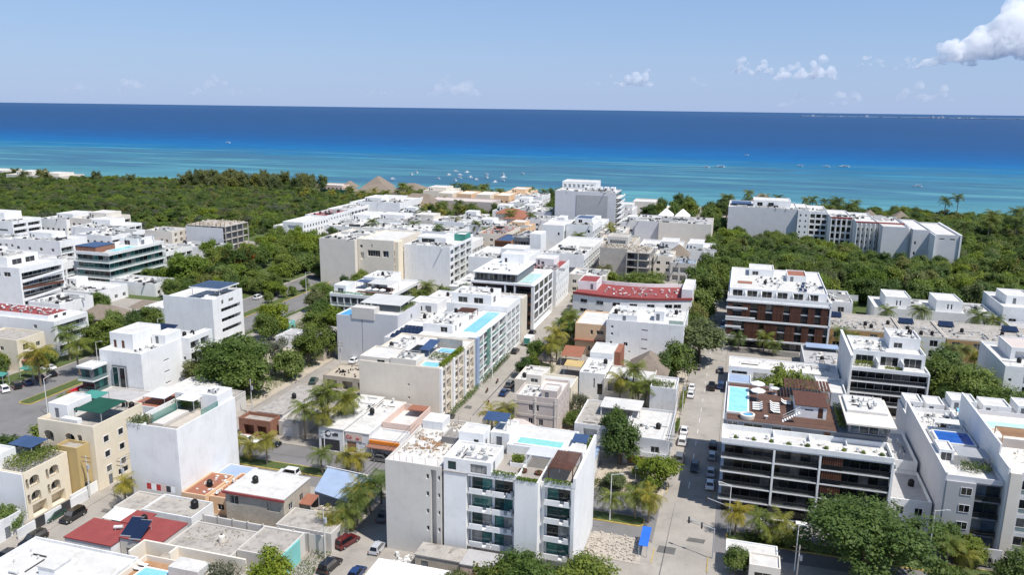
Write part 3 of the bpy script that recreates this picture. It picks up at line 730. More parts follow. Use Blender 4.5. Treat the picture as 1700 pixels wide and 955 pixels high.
pergola('white slatted pergola beside the turquoise roof pool', -30.2, -24.6, 113.2, 117.0, 15.76, 2.4, 'metal_white', 11, 'x', .5)
pergola('dark brown slatted pergola at the front corner of the terrace pool block', -25.6, -21.7, 109.4, 116, 15.7, 2.6, 'wood', 16, 'y', .3)
shade('dark blue canopy over the stair roof of the terrace pool block', 'blue_dark', -39.9, -35.7, 120.6, 123.4, 18.2, 2.2, .5)
shade('dark blue canopy by the turquoise roof pool', 'blue_dark', -24.2, -21.7, 119.7, 122.6, 15.8, 2.8, .3)
for x, n in ((-30.2, 'left'), (-27.6, 'right')):
    f = thing('fire_pit', f'dark round planter table on the terrace, the {n} one of two', 'planter', (x, 111.6, 15.78 if n == 'left' else 15.78), group='round planters on the terrace')
    MB().lathe([(.02, 15.78), (.62, 15.78), (.7, 16.15), (.55, 16.2), (.5, 16.1), (0, 16.08)], 14, (x, 111.6)).build('bowl', 'wood', f)
    MB().lathe([(.02, 16.09), (.2, 16.1), (.12, 16.5), (0, 16.55)], 8, (x, 111.6)).build('plant', 'leaf_dark', f)
roofstuff(H1, -42, -35, 109, 115, 17.6, 3, tank=0, ac=4, vent=3, dish=1)
put('tank', -37.2, 117.5, 15.7, 0, 'black plastic water tank behind the penthouse of the terrace pool block', 'tank of the terrace pool block')
# low sheds in front
t = building('shed', 'rusty tin roofed shed in front of the white terrace pool block', -39, 104.8, 'shed')
block(t, -45.5, -38, 103.6, 107.2, 0, 3.0, 'block_raw', {'f': [(1, .2, 1.2, 2, 'D')]}, par=0, roof='roofold')
block(t, -37.6, -32, 102.8, 107.0, 0, 3.3, 'pink', {'f': [(3, .3, 2, 2, 'H')]}, par=0, roof='roofgrey')
t = building('tent_roof', 'bright white flat membrane roof at the bottom edge, beside the side street', -43, 98, 'roof')
block(t, -50.4, -36.5, 92, 101, 0, 2.8, 'white', {}, par=0, roof='fabric_white')
heap('junk and scrap piled behind the white membrane roof', -50, -45, 101.8, 107, .15, 80, 9, 'plastic_white', (.2, 1.0), .8, 'junk_pile', 'junk')
# ---- white block on the left
H2 = 'the tall blank white block'
t = building('apartment_block', 'tall blank white block with roof planters, between the cream building and the dual avenue', -98.6, 117)
block(t, -104, -93.3, 109, 126, 0, 14.6, 'white', {'l': rows(4, 3.1, 1.5, 4, 1.4, 1.3, 'w', 3, 4), 'b': rows(4, 3.1, 1, 2, 3, 2.5, 'L', 2, 4)}, par=1.1, roof='pavement')
block(t, -103.6, -98.5, 121.5, 125.5, 14.62, 17.0, 'white', {'f': [(1, .1, 1.2, 2, 'D'), (2.8, .5, 1.6, 1.2, 'w')]}, par=.2)
block(t, -97.4, -93.6, 121, 125.7, 14.62, 17.6, 'white', {}, par=.15)
bx(t, 'glass_screen', 'glass_rail_green', -93.55, -93.45, 116, 121, 15.72, 16.7)
bx(t, 'glass_screen', 'glass_rail_green', -101.2, -101.1, 112, 121, 14.62, 16.3)
bx(t, 'planter', 'white', -103.7, -101, 109.3, 110.5, 14.62, 15.5)
bx(t, 'stone_floor', 'rubble', -97.5, -94.0, 112, 120, 14.62, 14.68)
bx(t, 'bench', 'concrete_pale', -100.6, -98.2, 111.5, 118.5, 14.62, 15.1)
shade('white slatted canopy on the tall blank white block', 'fabric_white', -101, -97, 118.5, 121.2, 14.65, 2.6)
roofstuff(H2, -97.2, -93.8, 121.3, 125.4, 17.6, 8, tank=0, ac=3, vent=2)
# ---- cream arched building
H3 = 'the cream building with arched balconies'
t = building('apartment_block', 'cream four storey building with arched balconies and white framed square windows', -119.5, 117)
wl_ = [(2.2+3.7*c, 2.9+3.05*f, 1.25, 1.25) for f in range(3) for c in range(3)]
block(t, -126, -113, 110.2, 123, 0, 12.4, 'cream', {'r': [(*q, 'w', dict(fr='metal_dark', gl='pane')) for q in wl_] + [(2.5, .2, 1, 2.1, 'D'), (5, 1.0, 2.6, 1.2, 'w'), (9, .2, 2.4, 2.3, 'R', dict(gl='metal_white'))],
      'f': rows(3, 3.05, 2.8, 6.2, 2.3, 2.2, 'B', gl='pane_dark') + rows(3, 3.05, 2.8, 9.1, 1.1, 2.2, 'B', gl='pane_dark') + rows(3, 3.05, 2.8, 1.2, 2.3, 2.2, 'B', gl='pane_dark')}, par=.8, roof='roofold')
fn, rz, _ = FM(-126, -113, 110.2, 123, 0, 'r'); sill_frames(t, fn, rz, wl_)
fn, rz, _ = FM(-126, -113, 110.2, 123, 0, 'f')
for f in range(3):
    for u, w in ((6.2, 2.3), (9.1, 1.1), (1.2, 2.3)): arch(t, fn, rz, u, 2.8+3.05*f, w, 2.2, 'cream')
    new('balcony', cached('cb1', lambda: MB().box(0, 4.4, -.9, 0, -.22, 0).mesh('balcony', 'ochre')), t, fn(6.0, 0, 2.78+3.05*f), rz)
block(t, -126, -121.5, 113, 119, 12.4, 15, 'white', {'f': [(1.4, .1, 1, 2, 'D')], 'r': [(1.5, .6, 1, 1.2, 'w')]}, par=.4)
bx(t, 'stair_flight', 'white2', -121.4, -117.6, 111.2, 112.4, 12.42, 13.5)
shade('dark green shade cloth over the roof of the cream arched building', 'fabric_green', -120, -113.6, 113, 119.5, 12.45, 2.4, .2)
shade('emerald green awning on the back of the cream arched roof', 'fabric_teal', -125, -120.5, 119.4, 122.6, 12.45, 2.3, .3)
roofstuff(H3, -120.5, -113.5, 119.8, 122.7, 12.4, 12, tank=2, ac=3, chair=3, table=1)
# lower cream building with arches along the street
H4 = 'the lower cream building with paired arches'
t = building('apartment_block', 'lower cream building with paired arches and a roof garden, beside the parked black cars', -120.5, 102.5)
ar = [(1.0+4.2*c, 2.9+2.95*f, 2.0, 2.0) for f in range(2) for c in range(2)] + [(.25+4.2*c, 2.9+2.95*f, .55, 1.9) for f in range(2) for c in range(2)]
block(t, -126.5, -116.3, 97.6, 107, 0, 8.6, 'cream', {'r': [(*q, 'B', dict(gl='pane_dark')) for q in ar] + [(1, .2, 3, 2.3, 'H'), (5, .2, 3, 2.3, 'H')]}, par=.5, roof='roofold')
fn, rz, _ = FM(-126.5, -116.3, 97.6, 107, 0, 'r')
for u, v, w, h in ar: arch(t, fn, rz, u, v, w, h, 'cream')
bx(t, 'front_render', 'white', -126.6, -116.5, 97.45, 97.597, 0, 8.9)
block(t, -126.3, -122.5, 98.4, 102, 8.6, 11, 'white', {'f': [(.6, .5, .9, 1.2, 'w'), (2.2, .5, .9, 1.2, 'w')]}, par=.4)
shade('dark blue tarpaulin shade over the lower cream roof', 'blue_dark', -125.5, -120, 103, 106.8, 8.62, 2.6, .2)
t = building('house', 'narrow cream side wall, its shade painted as ochre, between the two arched buildings', -115, 108.8, 'house')
block(t, -119, -114.2, 107.2, 110.1, 0, 9.5, 'ochre', {'r': [(.9, .2, 1.4, 2.3, 'D')]}, par=.5, roof='roofold')  # side face of the cream building, shade put into its ochre colour
bx(t, 'front_wall', 'white', -113.6, -113.4, 104, 118, .1, 2.2)
# front garden walls and fence by the street
t = thing('garden_wall', 'white garden wall with dark gate beside the parked black cars', 'wall', (-112.6, 101, 0))
for a, b in ((92, 95.5), (97.5, 101), (103, 107)): bx(t, 'panel', 'white2', -112.7, -112.5, a, b, .1, 2.0)
bx(t, 'gate', 'metal_dark', -112.68, -112.6, 95.5, 97.5, .15, 2.1); bx(t, 'gate', 'metal_dark', -112.68, -112.6, 101, 103, .15, 2.1)
t = building('house', 'low grey roofed house at the left edge below the lower cream building', -120, 92, 'house')
block(t, -131, -114.5, 86, 95, 0, 3.6, 'white2', {'r': [(2, .6, 1.6, 1.4, 'w'), (5.4, .2, 1, 2.1, 'D')]}, par=.3, roof='roofold')
# ---- red roofed houses and bottom left roofs
H5 = 'the red roofed house'
t = building('house', 'low house with flat dark red painted roof, next to the side street', -94, 95, 'house')
block(t, -101.3, -92.2, 90.8, 97.0, 0, 3.3, 'white2', {'l': [(2, .8, 1.5, 1.2, 'w')]}, par=0, roof='redroof')
block(t, -92.0, -84.6, 92.6, 99.4, 0, 3.9, 'concrete_pale', {'r': [(2, 1.4, 1.4, 1.2, 'w')], 'f': [(1, .3, 1, 2, 'D')]}, par=0, roof='redroof')
block(t, -96, -92.2, 97.2, 101, 0, 3.5, 'white2', {}, par=0, roof='redroof')
for i, (x, y) in enumerate(((-91.3, 94.6), (-89.2, 94.2))):
    p_ = thing('solar_collector', f'large blue solar collector on the red roofed house, the {"left" if i == 0 else "right"} of two', 'solar collector', (x, y, 4.1), .15)
    q = MB(); q.v = [(-.95, -1.7, .1), (.95, -1.7, .1), (.95, 1.7, 1.5), (-.95, 1.7, 1.5), (-.95, -1.7, .2), (.95, -1.7, .2), (.95, 1.7, 1.6), (-.95, 1.7, 1.6)]
    q.f = [(0, 3, 2, 1), (4, 5, 6, 7), (0, 1, 5, 4), (1, 2, 6, 5), (2, 3, 7, 6), (3, 0, 4, 7)]
    new('panel', q.mesh('solar_big', 'solar'), p_, (0, 0, 0), local=True)
    new('rail', MB().box(-1, 1, -1.8, -1.72, .05, .22).mesh('solar_rail', 'metal_grey'), p_, (0, 0, 0), local=True); new('rail', MB().box(-1, 1, 1.72, 1.8, 1.45, 1.62).mesh('solar_rail', 'metal_grey'), p_, (0, 0, 0), local=True)
    for x2 in (-.8, .8): new('leg', cached('sbl', lambda: MB().box(-.03, .03, 1.5, 1.56, 0, 1.38).box(-.03, .03, -1.5, -1.44, 0, .16).mesh('solar_leg', 'metal_grey')), p_, (x2, 0, 0), local=True)
put('tank', -91.5, 97.6, 4.1, 0, 'black plastic water tank behind the blue solar panels', 'tank by the solar panels')
put('gas', -94.6, 95.2, 3.5, .4, 'white gas tank lying on the red painted roof', 'gas tank on the red roof')
t = building('house', 'bright flat white roof in the bottom left corner', -95, 82, 'house')
block(t, -104.2, -84.5, 66, 88.2, 0, 4.0, 'white2', {'l': [(3, 1, 1.5, 1.3, 'w'), (8, 1, 1.5, 1.3, 'w')], 'r': [(17, .3, 2, 2, 'D')]}, par=.45, roof='roofwhite')
block(t, -95.5, -92.5, 80.5, 83.5, 4.0, 5.3, 'white', {}, par=0)
t = building('terrace_house', 'beige terrace with a small blue pool at the bottom edge, beside the white roof', -79, 85, 'house')
block(t, -84.3, -72, 76, 89.6, 0, 3.2, 'beige', {'r': [(9, .3, 2, 2, 'D')]}, par=.9, roof='woodlight')
bx(t, 'back_wall', 'beige', -86.5, -68, 91.6, 91.9, 0, 5.0); bx(t, 'partition', 'beige', -86.5, -86.2, 88.4, 91.6, 0, 5.0); bx(t, 'partition', 'beige', -80.3, -80.0, 89.8, 91.6, 0, 5.0)
bx(t, 'service_roof', 'roofwhite', -77.6, -72.4, 86.4, 89.2, 3.25, 5.2)
pool('small blue swimming pool on the beige terrace at the bottom edge', -82.6, -78.4, 80, 87.4, 3.22, 'pool_sky', 'white', .3)
for i in range(2): put('lounger', -83.6, 87.9-i*1.1, 3.22, math.pi/2, 'white cushioned sun lounger beside the small blue terrace pool', 'loungers by the small terrace pool')
roofstuff('the bottom left white roof', -103, -97, 70, 86, 4.0, 22, tank=0, ac=2, vent=5, dish=1)
t = building('house', 'old house with blackened concrete roof and an aqua painted end wall', -73, 98, 'house')
block(t, -84.2, -72.3, 92.4, 101.5, 0, 3.2, 'concrete_pale', {'f': [(4, .8, 1.5, 1.2, 'w')]}, par=.25, roof='roofold')
block(t, -72.1, -64.6, 95.2, 102.8, 0, 3.6, 'concrete_pale', {'r': [(1.0, .4, 1.2, 2.0, 'D'), (3.4, 1.0, 1.6, 1.2, 'w')]}, par=.3, roof='roofold')
bx(t, 'painted_wall', 'aqua', -64.55, -64.3, 95.0, 100.8, 0, 3.9); bx(t, 'painted_wall', 'aqua', -66.8, -64.6, 94.95, 95.15, 0, 3.9)
block(t, -83, -67, 84.5, 92.0, 0, 2.9, 'concrete', {}, par=.2, roof='roofold')
put('wtank', -76.5, 97.5, 3.2, 0, 'cream plastic water tank on the blackened concrete roof', 'tank on the blackened roof')
heap('rubble strewn over the blackened concrete roof', -83, -74, 96, 101, 3.22, 60, 31, s=(.1, .5), h=.3)
t = thing('yard_wall', 'long stained grey concrete yard wall behind the blackened roof', 'wall', (-72, 103.6, 0))
for i in range(8): bx(t, 'panel', 'concrete_pale', -84.6+i*2.9, -81.72+i*2.9, 103.5, 103.75, 0, 3.4)
for i in range(9): bx(t, 'pillar', 'concrete', -84.72+i*2.9, -84.5+i*2.9, 103.42, 103.83, 0, 3.6)
H6 = 'the raw block house with the dark red eaves'
t = building('house', 'raw block house with white flat roof and dark red eaves, under the tall white block', -77, 112, 'house')
block(t, -83, -71.4, 107.6, 116.2, 0, 6.2, 'block_raw', {'f': [(.8, 3.9, 1.8, 1.6, 'w'), (8.2, 3.7, 2.6, 1.8, 'H', dict(depth=.3))], 'r': [(1.5, 3.4, 1.3, 1.3, 'w'), (5, 3.4, 1.3, 1.3, 'w')]}, par=0, roof='roofwhite')
bx(t, 'eaves', 'redroof', -83.3, -71.1, 107.2, 107.46, 5.9, 6.3)
put('tank', -79.5, 111.5, 6.4, 0, 'black plastic water tank on the white roof with dark red eaves', 'tank on the roof with red eaves')
t = building('house', 'dusty low concrete roof behind the long yard wall', -66, 108, 'house')
block(t, -71.2, -60.8, 104.6, 110.6, 0, 3.2, 'concrete_pale', {'r': [(2, .4, 1, 2, 'D')]}, par=.2, roof='roofold')
shade('small rusty shelter on the dusty low roof', 'terracotta', -72.4, -69.0, 112.2, 115.2, .13, 3.6, .5)
heap('planks and scrap under the tilted grey blue sheet roof', -70, -61, 111.5, 117.5, .14, 110, 41, 'rubble', (.2, 1.4), .7, 'scrap_pile', 'scrap')
put('tank', -71.4, 117.6, .13, 0, 'black plastic water tank standing beside the rusty shelter', 'tank by the rusty shelter', 1.5)
t = thing('sheet_roof', 'tilted grey blue sheet roof on white posts, in front of the avenue median', 'roof', (-66.5, 120.5, 0))
q = MB(); q.v = [(-71.5, 117.6, 3.0), (-62.2, 116.2, 2.4), (-61.6, 122.6, 4.6), (-71.9, 123.4, 4.9), (-71.5, 117.6, 3.08), (-62.2, 116.2, 2.48), (-61.6, 122.6, 4.68), (-71.9, 123.4, 4.98)]
q.f = [(0, 3, 2, 1), (4, 5, 6, 7), (0, 1, 5, 4), (1, 2, 6, 5), (2, 3, 7, 6), (3, 0, 4, 7)]; q.build('sheet', 'blue_sheet', t)
for x, y, h in ((-71.4, 117.9, 2.95), (-62.4, 116.6, 2.4), (-61.9, 122.3, 4.5), (-71.6, 123.0, 4.8), (-66.8, 122.8, 4.7)): bx(t, 'post', 'metal_white', x-.08, x+.08, y-.08, y+.08, 0, h)
MB().tube((-72.2, 123.6, 5.1), (-61.3, 122.8, 4.85), .09, k=6).build('beam', 'metal_white', t)
t = building('house', 'orange and terracotta roofed low house squeezed against the tall white block', -88.3, 115, 'house')
block(t, -93, -88, 108.5, 117, 0, 3.6, 'peach', {'r': [(2, .3, 1, 2, 'D')], 'f': [(1.5, 1, 1.4, 1.2, 'w')]}, par=.35, roof='terracotta')
block(t, -87.8, -83.3, 109.5, 119, 0, 3.2, 'peach', {'f': [(1.5, 1, 1.4, 1.2, 'w')]}, par=.35, roof='terracotta')
block(t, -92.8, -86.5, 117.4, 122.4, 0, 3.0, 'white2', {'r': [(1.5, .3, 1.2, 2, 'D')]}, par=.2, roof='blue_sheet')
put('tank', -90, 112.5, 3.6, 0, 'black plastic water tank on the terracotta roof beside the tall white block', 'tank on the terracotta roof')
heap('laundry and junk on the terracotta roof', -91.5, -86, 110, 116.5, 3.62, 34, 51, 'plastic_white', (.2, .9), .5, 'junk_pile', 'junk')
t = building('house', 'cluttered low grey house between the red roof and the tall white block', -98, 104, 'house')
block(t, -101.4, -96, 101.4, 107.6, 0, 3.0, 'concrete_pale', {'l': [(2, .4, 1, 2, 'D')]}, par=.3, roof='roofold')
block(t, -95.6, -85.5, 101.6, 107.4, 0, 3.4, 'white2', {'f': [(1.5, 1, 1.4, 1.2, 'w')]}, par=.3, roof='roofold')
shade('white tarpaulin shelter beside the red painted roof', 'fabric_white', -100.8, -96.5, 98.2, 101.2, .13, 3.3, .5)
put('tank', -87.6, 105.2, 3.4, 0, 'black plastic water tank on the cluttered grey roof', 'tank on the cluttered grey roof', 1.2)
t = thing('laundry_line', 'pink and red laundry on a line in front of the tall white block', 'laundry', (-97, 108.1, 3))
for x in (-100.5, -93.8): MB().tube((x, 108.1, 3.0), (x, 108.1, 5.0), .04, k=5).build('pole', 'metal_grey', t)
MB().tube((-100.5, 108.1, 4.9), (-93.8, 108.1, 4.9), .015, k=4).build('line', 'metal_grey', t)
for i, m in enumerate(('fabric_red', 'fabric_white', 'fabric_red', 'pink', 'fabric_dark', 'fabric_white')): bx(t, 'cloth', m, -100+i*1.05, -99.1+i*1.05, 108.07, 108.13, 3.7, 4.88)
# ---- buildings across the dual avenue
t = building('house', 'old house with blackened flat roof and brick terrace at the avenue corner', -97, 152, 'house')
block(t, -102, -95.5, 145.4, 163, 0, 4.2, 'white2', {'f': [(.8, .3, 2.4, 2.3, 'H'), (4, 1, 1.4, 1.3, 'w')], 'r': [(3, 1, 1.5, 1.3, 'w')]}, par=0, roof='roofold')
block(t, -95.3, -90.3, 143.4, 156, 0, 3.4, 'concrete_pale', {'f': [(1, .2, 2.4, 2.4, 'R', dict(gl='white2'))]}, par=.3, roof='roofold')
block(t, -104, -96, 141.2, 145.2, 0, 3.4, 'brick', {'f': [(1.2, .3, 2.6, 2.5, 'H'), (4.6, .3, 2.4, 2.5, 'H')]}, par=.8, roof='roofold')
put('tank', -98.4, 155, 4.4, 0, 'black plastic water tank on the old blackened house at the avenue corner', 'tank on the old corner house')
t = building('shop', 'long white sheet roofed shop with a round black logo on its front', -77.5, 150, 'shop')
block(t, -83.2, -77.4, 139.8, 160, 0, 5.2, 'white2', {'f': [(.5, .2, 4.4, 2.6, 'R', dict(gl='metal_dark'))]}, par=0, roof='roofwhite')
block(t, -77.2, -71.6, 140.2, 159.5, 0, 4.8, 'white2', {'f': [(.4, .2, 2.2, 2.5, 'R', dict(gl='woodlight')), (3.2, .2, 1.6, 2.5, 'R', dict(gl='white2'))]}, par=0, roof='roofwhite')
fn, rz, _ = FM(-83.2, -77.4, 139.8, 160, 0, 'f')
new('logo', cached('lg', lambda: MB().tube((0, 0, 0), (0, -.06, 0), .75, k=18).mesh('logo', 'metal_dark')), t, fn(2.2, 0, 4.0), 0)
new('logo_swirl', cached('lg2', lambda: MB().tube((0, -.061, 0), (0, -.1, 0), .45, k=16).mesh('logo_swirl', 'white')), t, fn(2.35, 0, 4.05), 0)
bx(t, 'logo_bar', 'metal_dark', -79.9, -78.6, 139.72, 139.79, 3.7, 4.3)
bx(t, 'sign_board', 'pink', -77.0, -73.2, 140.08, 140.18, 3.0, 4.5)
label_text('lettering', 'Co', 'redbright', t, (-76.2, 140.04, 3.75), 1.1); label_text('lettering', 'do', 'redbright', t, (-74.2, 140.04, 3.6), .8)
roofstuff('the long white sheet roofed shop', -83, -72, 146, 159, 5.4, 61, tank=1, ac=4, vent=3)
t = building('shop', 'shop with peach roof terrace and a bright orange sign band', -68, 147, 'shop')
block(t, -71.4, -64.8, 140.4, 146, 0, 3.6, 'white2', {'f': [(.4, .2, 5.8, 2.5, 'H')]}, par=.5, roof='roofwhite')
bx(t, 'sign_band', 'orange', -71.5, -64.7, 140.0, 140.38, 3.0, 3.7)
bx(t, 'awning', 'brick', -71.6, -64.6, 138.4, 140.0, 2.7, 2.85)
block(t, -71.4, -64.8, 146.2, 157.6, 0, 3.8, 'pink', {}, par=1.6, roof='roofwhite')
bx(t, 'shed_roof', 'terracotta', -69, -65, 154.2, 157.2, 5.45, 5.6)
# ---- beige block with the roof garden, along the avenue
H7 = 'the beige block with the hedge topped corner'
t = building('apartment_block', 'beige five storey block with a hedge topped corner and two small roof pools', -74, 172)
fr = dict(fr='metal_dark', gl='pane')
block(t, -84.4, -64.0, 161.2, 186, 0, 12.9, 'beige', {'f': rows(2, 3.2, 5.2, 12.5, .45, .6, 's'), 'r': [x for c in (1.0, 9.6, 17.6) for x in rows(4, 3.05, .55 if 0 else .3, c, 6.6, 2.65, 'B', gl='pane_dark')]}, par=.55, roof='roofwhite')
for y in (161.6, 169.7, 177.9): bx(t, 'pier', 'white', -63.98, -63.5, y-.35, y+.75, 0, 13.5)
for y in (164.6, 173.2, 181.4): bx(t, 'pier', 'beige2', -63.98, -63.7, y, y+.5, 0, 12.8)
block(t, -84.2, -76.5, 161.4, 170, 12.9, 14.2, 'beige2', {'f': [(4.4, .1, 2, 1, 'w')]}, par=.35)
block(t, -76.3, -69.8, 161.3, 166.5, 12.9, 14.6, 'beige2', {}, par=.3)
bx(t, 'rear_wall', 'concrete', -71, -64.3, 177.6, 177.9, 13.0, 15.6)
pool('small blue plunge pool on the front corner of the beige block', -69.0, -64.9, 162.0, 165.2, 12.92, 'pool_sky', 'beige', .55)
pool('second blue plunge pool further back on the beige block', -69.4, -65.0, 173.4, 176.6, 12.92, 'pool_sky', 'white', .5)
for i, (x0, y0) in enumerate(((-77.4, 167.8), (-76.6, 173.4))):
    a = thing('solar_heater', f'black pool heating mat on the beige block, the {"front" if i == 0 else "rear"} one', 'solar heater', (x0+2.3, y0+2.4, 13))
    for k in range(4): bx(a, 'strip', 'plastic_black', x0+k*1.15, x0+k*1.15+1.1, y0, y0+4.8, 13.05+.02*k, 13.12+.02*k)
    bx(a, 'frame', 'metal_grey', x0-.1, x0+4.7, y0-.15, y0-.02, 12.92, 13.1)
shade('dark grey sail canopy beside the second plunge pool', 'blue_dark', -72.6, -69.8, 169.6, 177, 12.95, 2.3, .6)
roofstuff(H7, -84, -77, 171, 185.5, 12.9, 71, tank=1, ac=7, vent=4, gas=1, chair=2)
roofstuff(H7, -76, -70, 161.6, 166.3, 14.6, 72, tank=0, ac=5, vent=3)
for i in range(4): put('chair', -68.6+i*1.1, 168.5+(i % 2)*1.6, 12.95, i, 'pale chair in the roof garden of the beige block', 'chairs in the beige roof garden')
# ---- white and green glass block with the long pool
H8 = 'the white block with the long sky blue pool'
t = building('apartment_block', 'long white block with green glass balconies and a long sky blue roof pool', -73, 203)
block(t, -80, -64.0, 186.4, 215, 0, 13.0, 'white', {'r': [x for c in (.6, 7.5, 14.6, 21.6) for x in rows(4, 3.2, .5, c, 6.2, 2.8, 'L', gl='pane_dark', rail='glass_rail_green')]}, par=0, roof='roofwhite')
bx(t, 'green_screen', 'glass_rail_green', -63.9, -63.8, 196, 199, 3.2, 13.4)
bx(t, 'blue_fin', 'blue_sheet', -63.98, -63.4, 186.6, 188.6, 0, 13.6)
block(t, -80, -71.5, 190, 203, 13.2, 15.0, 'white', {'f': [(5, .2, 2, 1.5, 'w')], 'r': [(2, .1, 1, 1.7, 'D'), (5, .3, 2, 1.2, 'w')]}, par=.5)
bx(t, 'pool_deck', 'white', -71.3, -64.0, 187, 214.8, 13.19, 13.5); bx(t, 'lower_pool_tray', 'white', -65.9, -63.95, 186.6, 189, 13.51, 13.9)
pool('long sky blue lap pool on the white block along the avenue', -69.2, -65.2, 191, 213, 13.52, 'pool_sky', 'white', .35)
pergola('dark red brown pergola beside the long sky blue pool', -75.8, -71.0, 204.5, 209.5, 13.2, 2.4, 'wood', 9)
roofstuff(H8, -79.6, -72, 190.4, 202.6, 15, 81, tank=0, ac=9, vent=4, dish=2)
roofstuff(H8, -79.6, -72, 209.8, 214.5, 13.2, 82, tank=2, ac=5, vent=2)
t = building('apartment_block', 'white and beige stepped block with ribbed end wall, beyond the long sky blue pool', -73, 224)
block(t, -83, -64.0, 215.3, 230, 0, 14.2, 'white', {'r': [x for c in (.6, 5.2, 9.8) for x in rows(4, 3.2, .8, c, 3.8, 2.6, 'L', gl='pane')]}, par=.9)
block(t, -76, -63.6, 230.2, 236, 0, 13.8, 'beige2', {}, par=.6)
for i in range(8): bx(t, 'rib', 'beige', -63.6, -63.35, 230.4+i*.7, 230.7+i*.7, .2, 14.2)
block(t, -82.6, -70, 219, 229, 14.2, 17, 'white', {'f': [(2, .3, 3, 1.8, 'w'), (7, .3, 3, 1.8, 'w')], 'r': [(2, .2, 2.5, 2, 'w')]}, par=.4)
roofstuff('the stepped block beyond the long pool', -82.5, -70.2, 219.2, 228.8, 17, 83, tank=1, ac=7, vent=4, dish=1)
roofstuff('the ribbed end of the stepped block', -75.5, -64, 230.5, 235.7, 13.8, 84, tank=0, ac=4, vent=2, chair=2)
# ---- solar roofs and white mid roofs behind the beige block
t = building('apartment_block', 'white roofed building with rows of solar panels behind the beige block', -86, 194)
block(t, -90.0, -80.3, 186.8, 206, 0, 11.0, 'white2', {'f': rows(3, 3.1, 1.2, 2, 1.4, 1.3, 'w', 2, 4)}, par=.5)
solar_field('rows of dark blue solar panels on the white roof behind the beige block', -89, -81, 188, 200, 11.0, 7, 4)
t = building('apartment_block', 'low white terrace block with scattered roof units, beyond the solar panel rows', -89, 216)
block(t, -99, -83.3, 206.5, 230, 0, 10.5, 'white', {'f': rows(3, 3.1, 1.2, 2, 1.4, 1.3, 'w', 3, 4)}, par=.8)
block(t, -96, -87, 218, 226, 10.5, 13.2, 'white', {'f': [(1, .4, 3, 1.6, 'w'), (5, .2, 2, 2, 'D')]}, par=.5)
roofstuff('the low white terrace block', -98.6, -83.6, 207, 217.6, 10.5, 91, tank=2, ac=12, vent=6, dish=2)
# ---- grey white block with deep blue pool
H9 = 'the tall grey rendered block'
t = building('apartment_block', 'tall grey rendered block with a blue corner pool and grey sheet roof', -100, 204)
block(t, -109.4, -101.5, 196.3, 209, 0, 13.0, 'grey_light', {'l': rows(4, 3.1, .4, 1, 3, 2.6, 'L', 3, 4)}, par=.8, roof='white')
block(t, -101.3, -90.3, 196.3, 213, 0, 14.6, 'grey_light', {'r': rows(4, 3.1, 2.4, 9, 1.2, 1.4, 'w', 1)}, par=.4)
block(t, -104.5, -97.4, 196.1, 199.5, 13.0, 16.2, 'concrete_pale', {}, par=.2)
pool('deep blue corner pool on the tall grey rendered block', -109.0, -104.9, 197.0, 203.5, 13.02, 'pool_blue', 'white', .6)
shade('pale grey sheet roof over the terrace of the tall grey rendered block', 'ac_grey', -104, -91.2, 200.5, 211, 14.7, 2.4, .4)
roofstuff(H9, -101, -91, 209, 212.8, 14.6, 95, tank=1, ac=3, vent=3)
t = building('garage', 'low stone walled yard with dark openings in front of the tall grey rendered block', -91, 181, 'garage')
block(t, -101.6, -86, 174, 184, 0, 3.4, 'block_raw', {'f': [(1, .2, 3, 2.4, 'H'), (5.5, .2, 3, 2.4, 'H'), (10, .3, 3.4, 2.3, 'H')]}, par=.3, roof='earth')
heap('pots and junk on the stone walled yard roof', -100, -87, 175, 183, 3.42, 40, 96, 'plastic_black', (.2, .9), .6, 'junk_pile', 'junk')
put('tank', -88, 179, 3.4, 0, 'black plastic water tank on the stone walled yard', 'tank on the stone walled yard')
# ================================================================== right hand side
# ---- C: dark glass block with timber roof deck and pool
H10 = 'the dark glass block with the timber roof deck'
t = building('apartment_block', 'dark glass apartment block with white floor bands and a brown timber roof deck with pool', 14, 152)
slab_tower(t, -.3, 28, 138.4, 167, 0, 5, 2.72, dict(f=1.1, l=.5), core='slate', slab='white', gl='pane_dark', rail='glass_rail_dark', pw=1.6, par=0, th=.24, noglaze=('l',))
for x in (8.6, 16.3): bx(t, 'fin', 'white', x, x+.35, 138.32, 139.6, 2.72, 13.6)
bx(t, 'fin', 'white', 27.9, 28.3, 138.3, 167, 0, 13.6)
for i in range(4):
    fn, rz, _ = FM(-.3, 28, 138.4, 167, 0, 'f')
    for k in range(9): new('timber_slat', cached('ts', lambda: MB().box(0, .30, 0, .06, 0, 2.38).mesh('timber_slat', 'wood')), t, fn(17.2+k*.37, .12, 2.74+2.72*i), 0)
for k in range(4): bx(t, 'column', 'concrete', 1.5+k*8, 1.9+k*8, 139.6, 140, 0, 2.8)
block(t, -.3, 28.0, 145.2, 167, 13.67, 15.3, 'slate', {'f': [(.6, .05, 2.0, 1.5, 'w', dict(gl='pane_dark')), (3.6, .15, 3.4, 1.35, 'w', dict(gl='pane_dark', fr='metal_white', n=2)), (8.6, .15, 3.6, 1.35, 'w', dict(gl='pane_dark', fr='metal_white')), (17.6, .05, 1.2, 1.5, 'D', dict(gl='wood'))],
                             'l': rows(1, 3, .2, 3, 2, 1.2, 'w', 3, 6, gl='pane_dark')}, par=0, roof='slate')
ring(-.45, 28.15, 138.25, 145.1, 13.67, 14.6, .25).build('parapet', 'white', t)
for i in range(3): bx(t, 'party_wall', 'white', 8.6+i*6.2, 8.72+i*6.2, 141.5, 145.1, 13.67, 14.5)
bx(t, 'rear_parapet', 'white', -.42, -.31, 145.2, 167.1, 13.7, 15.6)
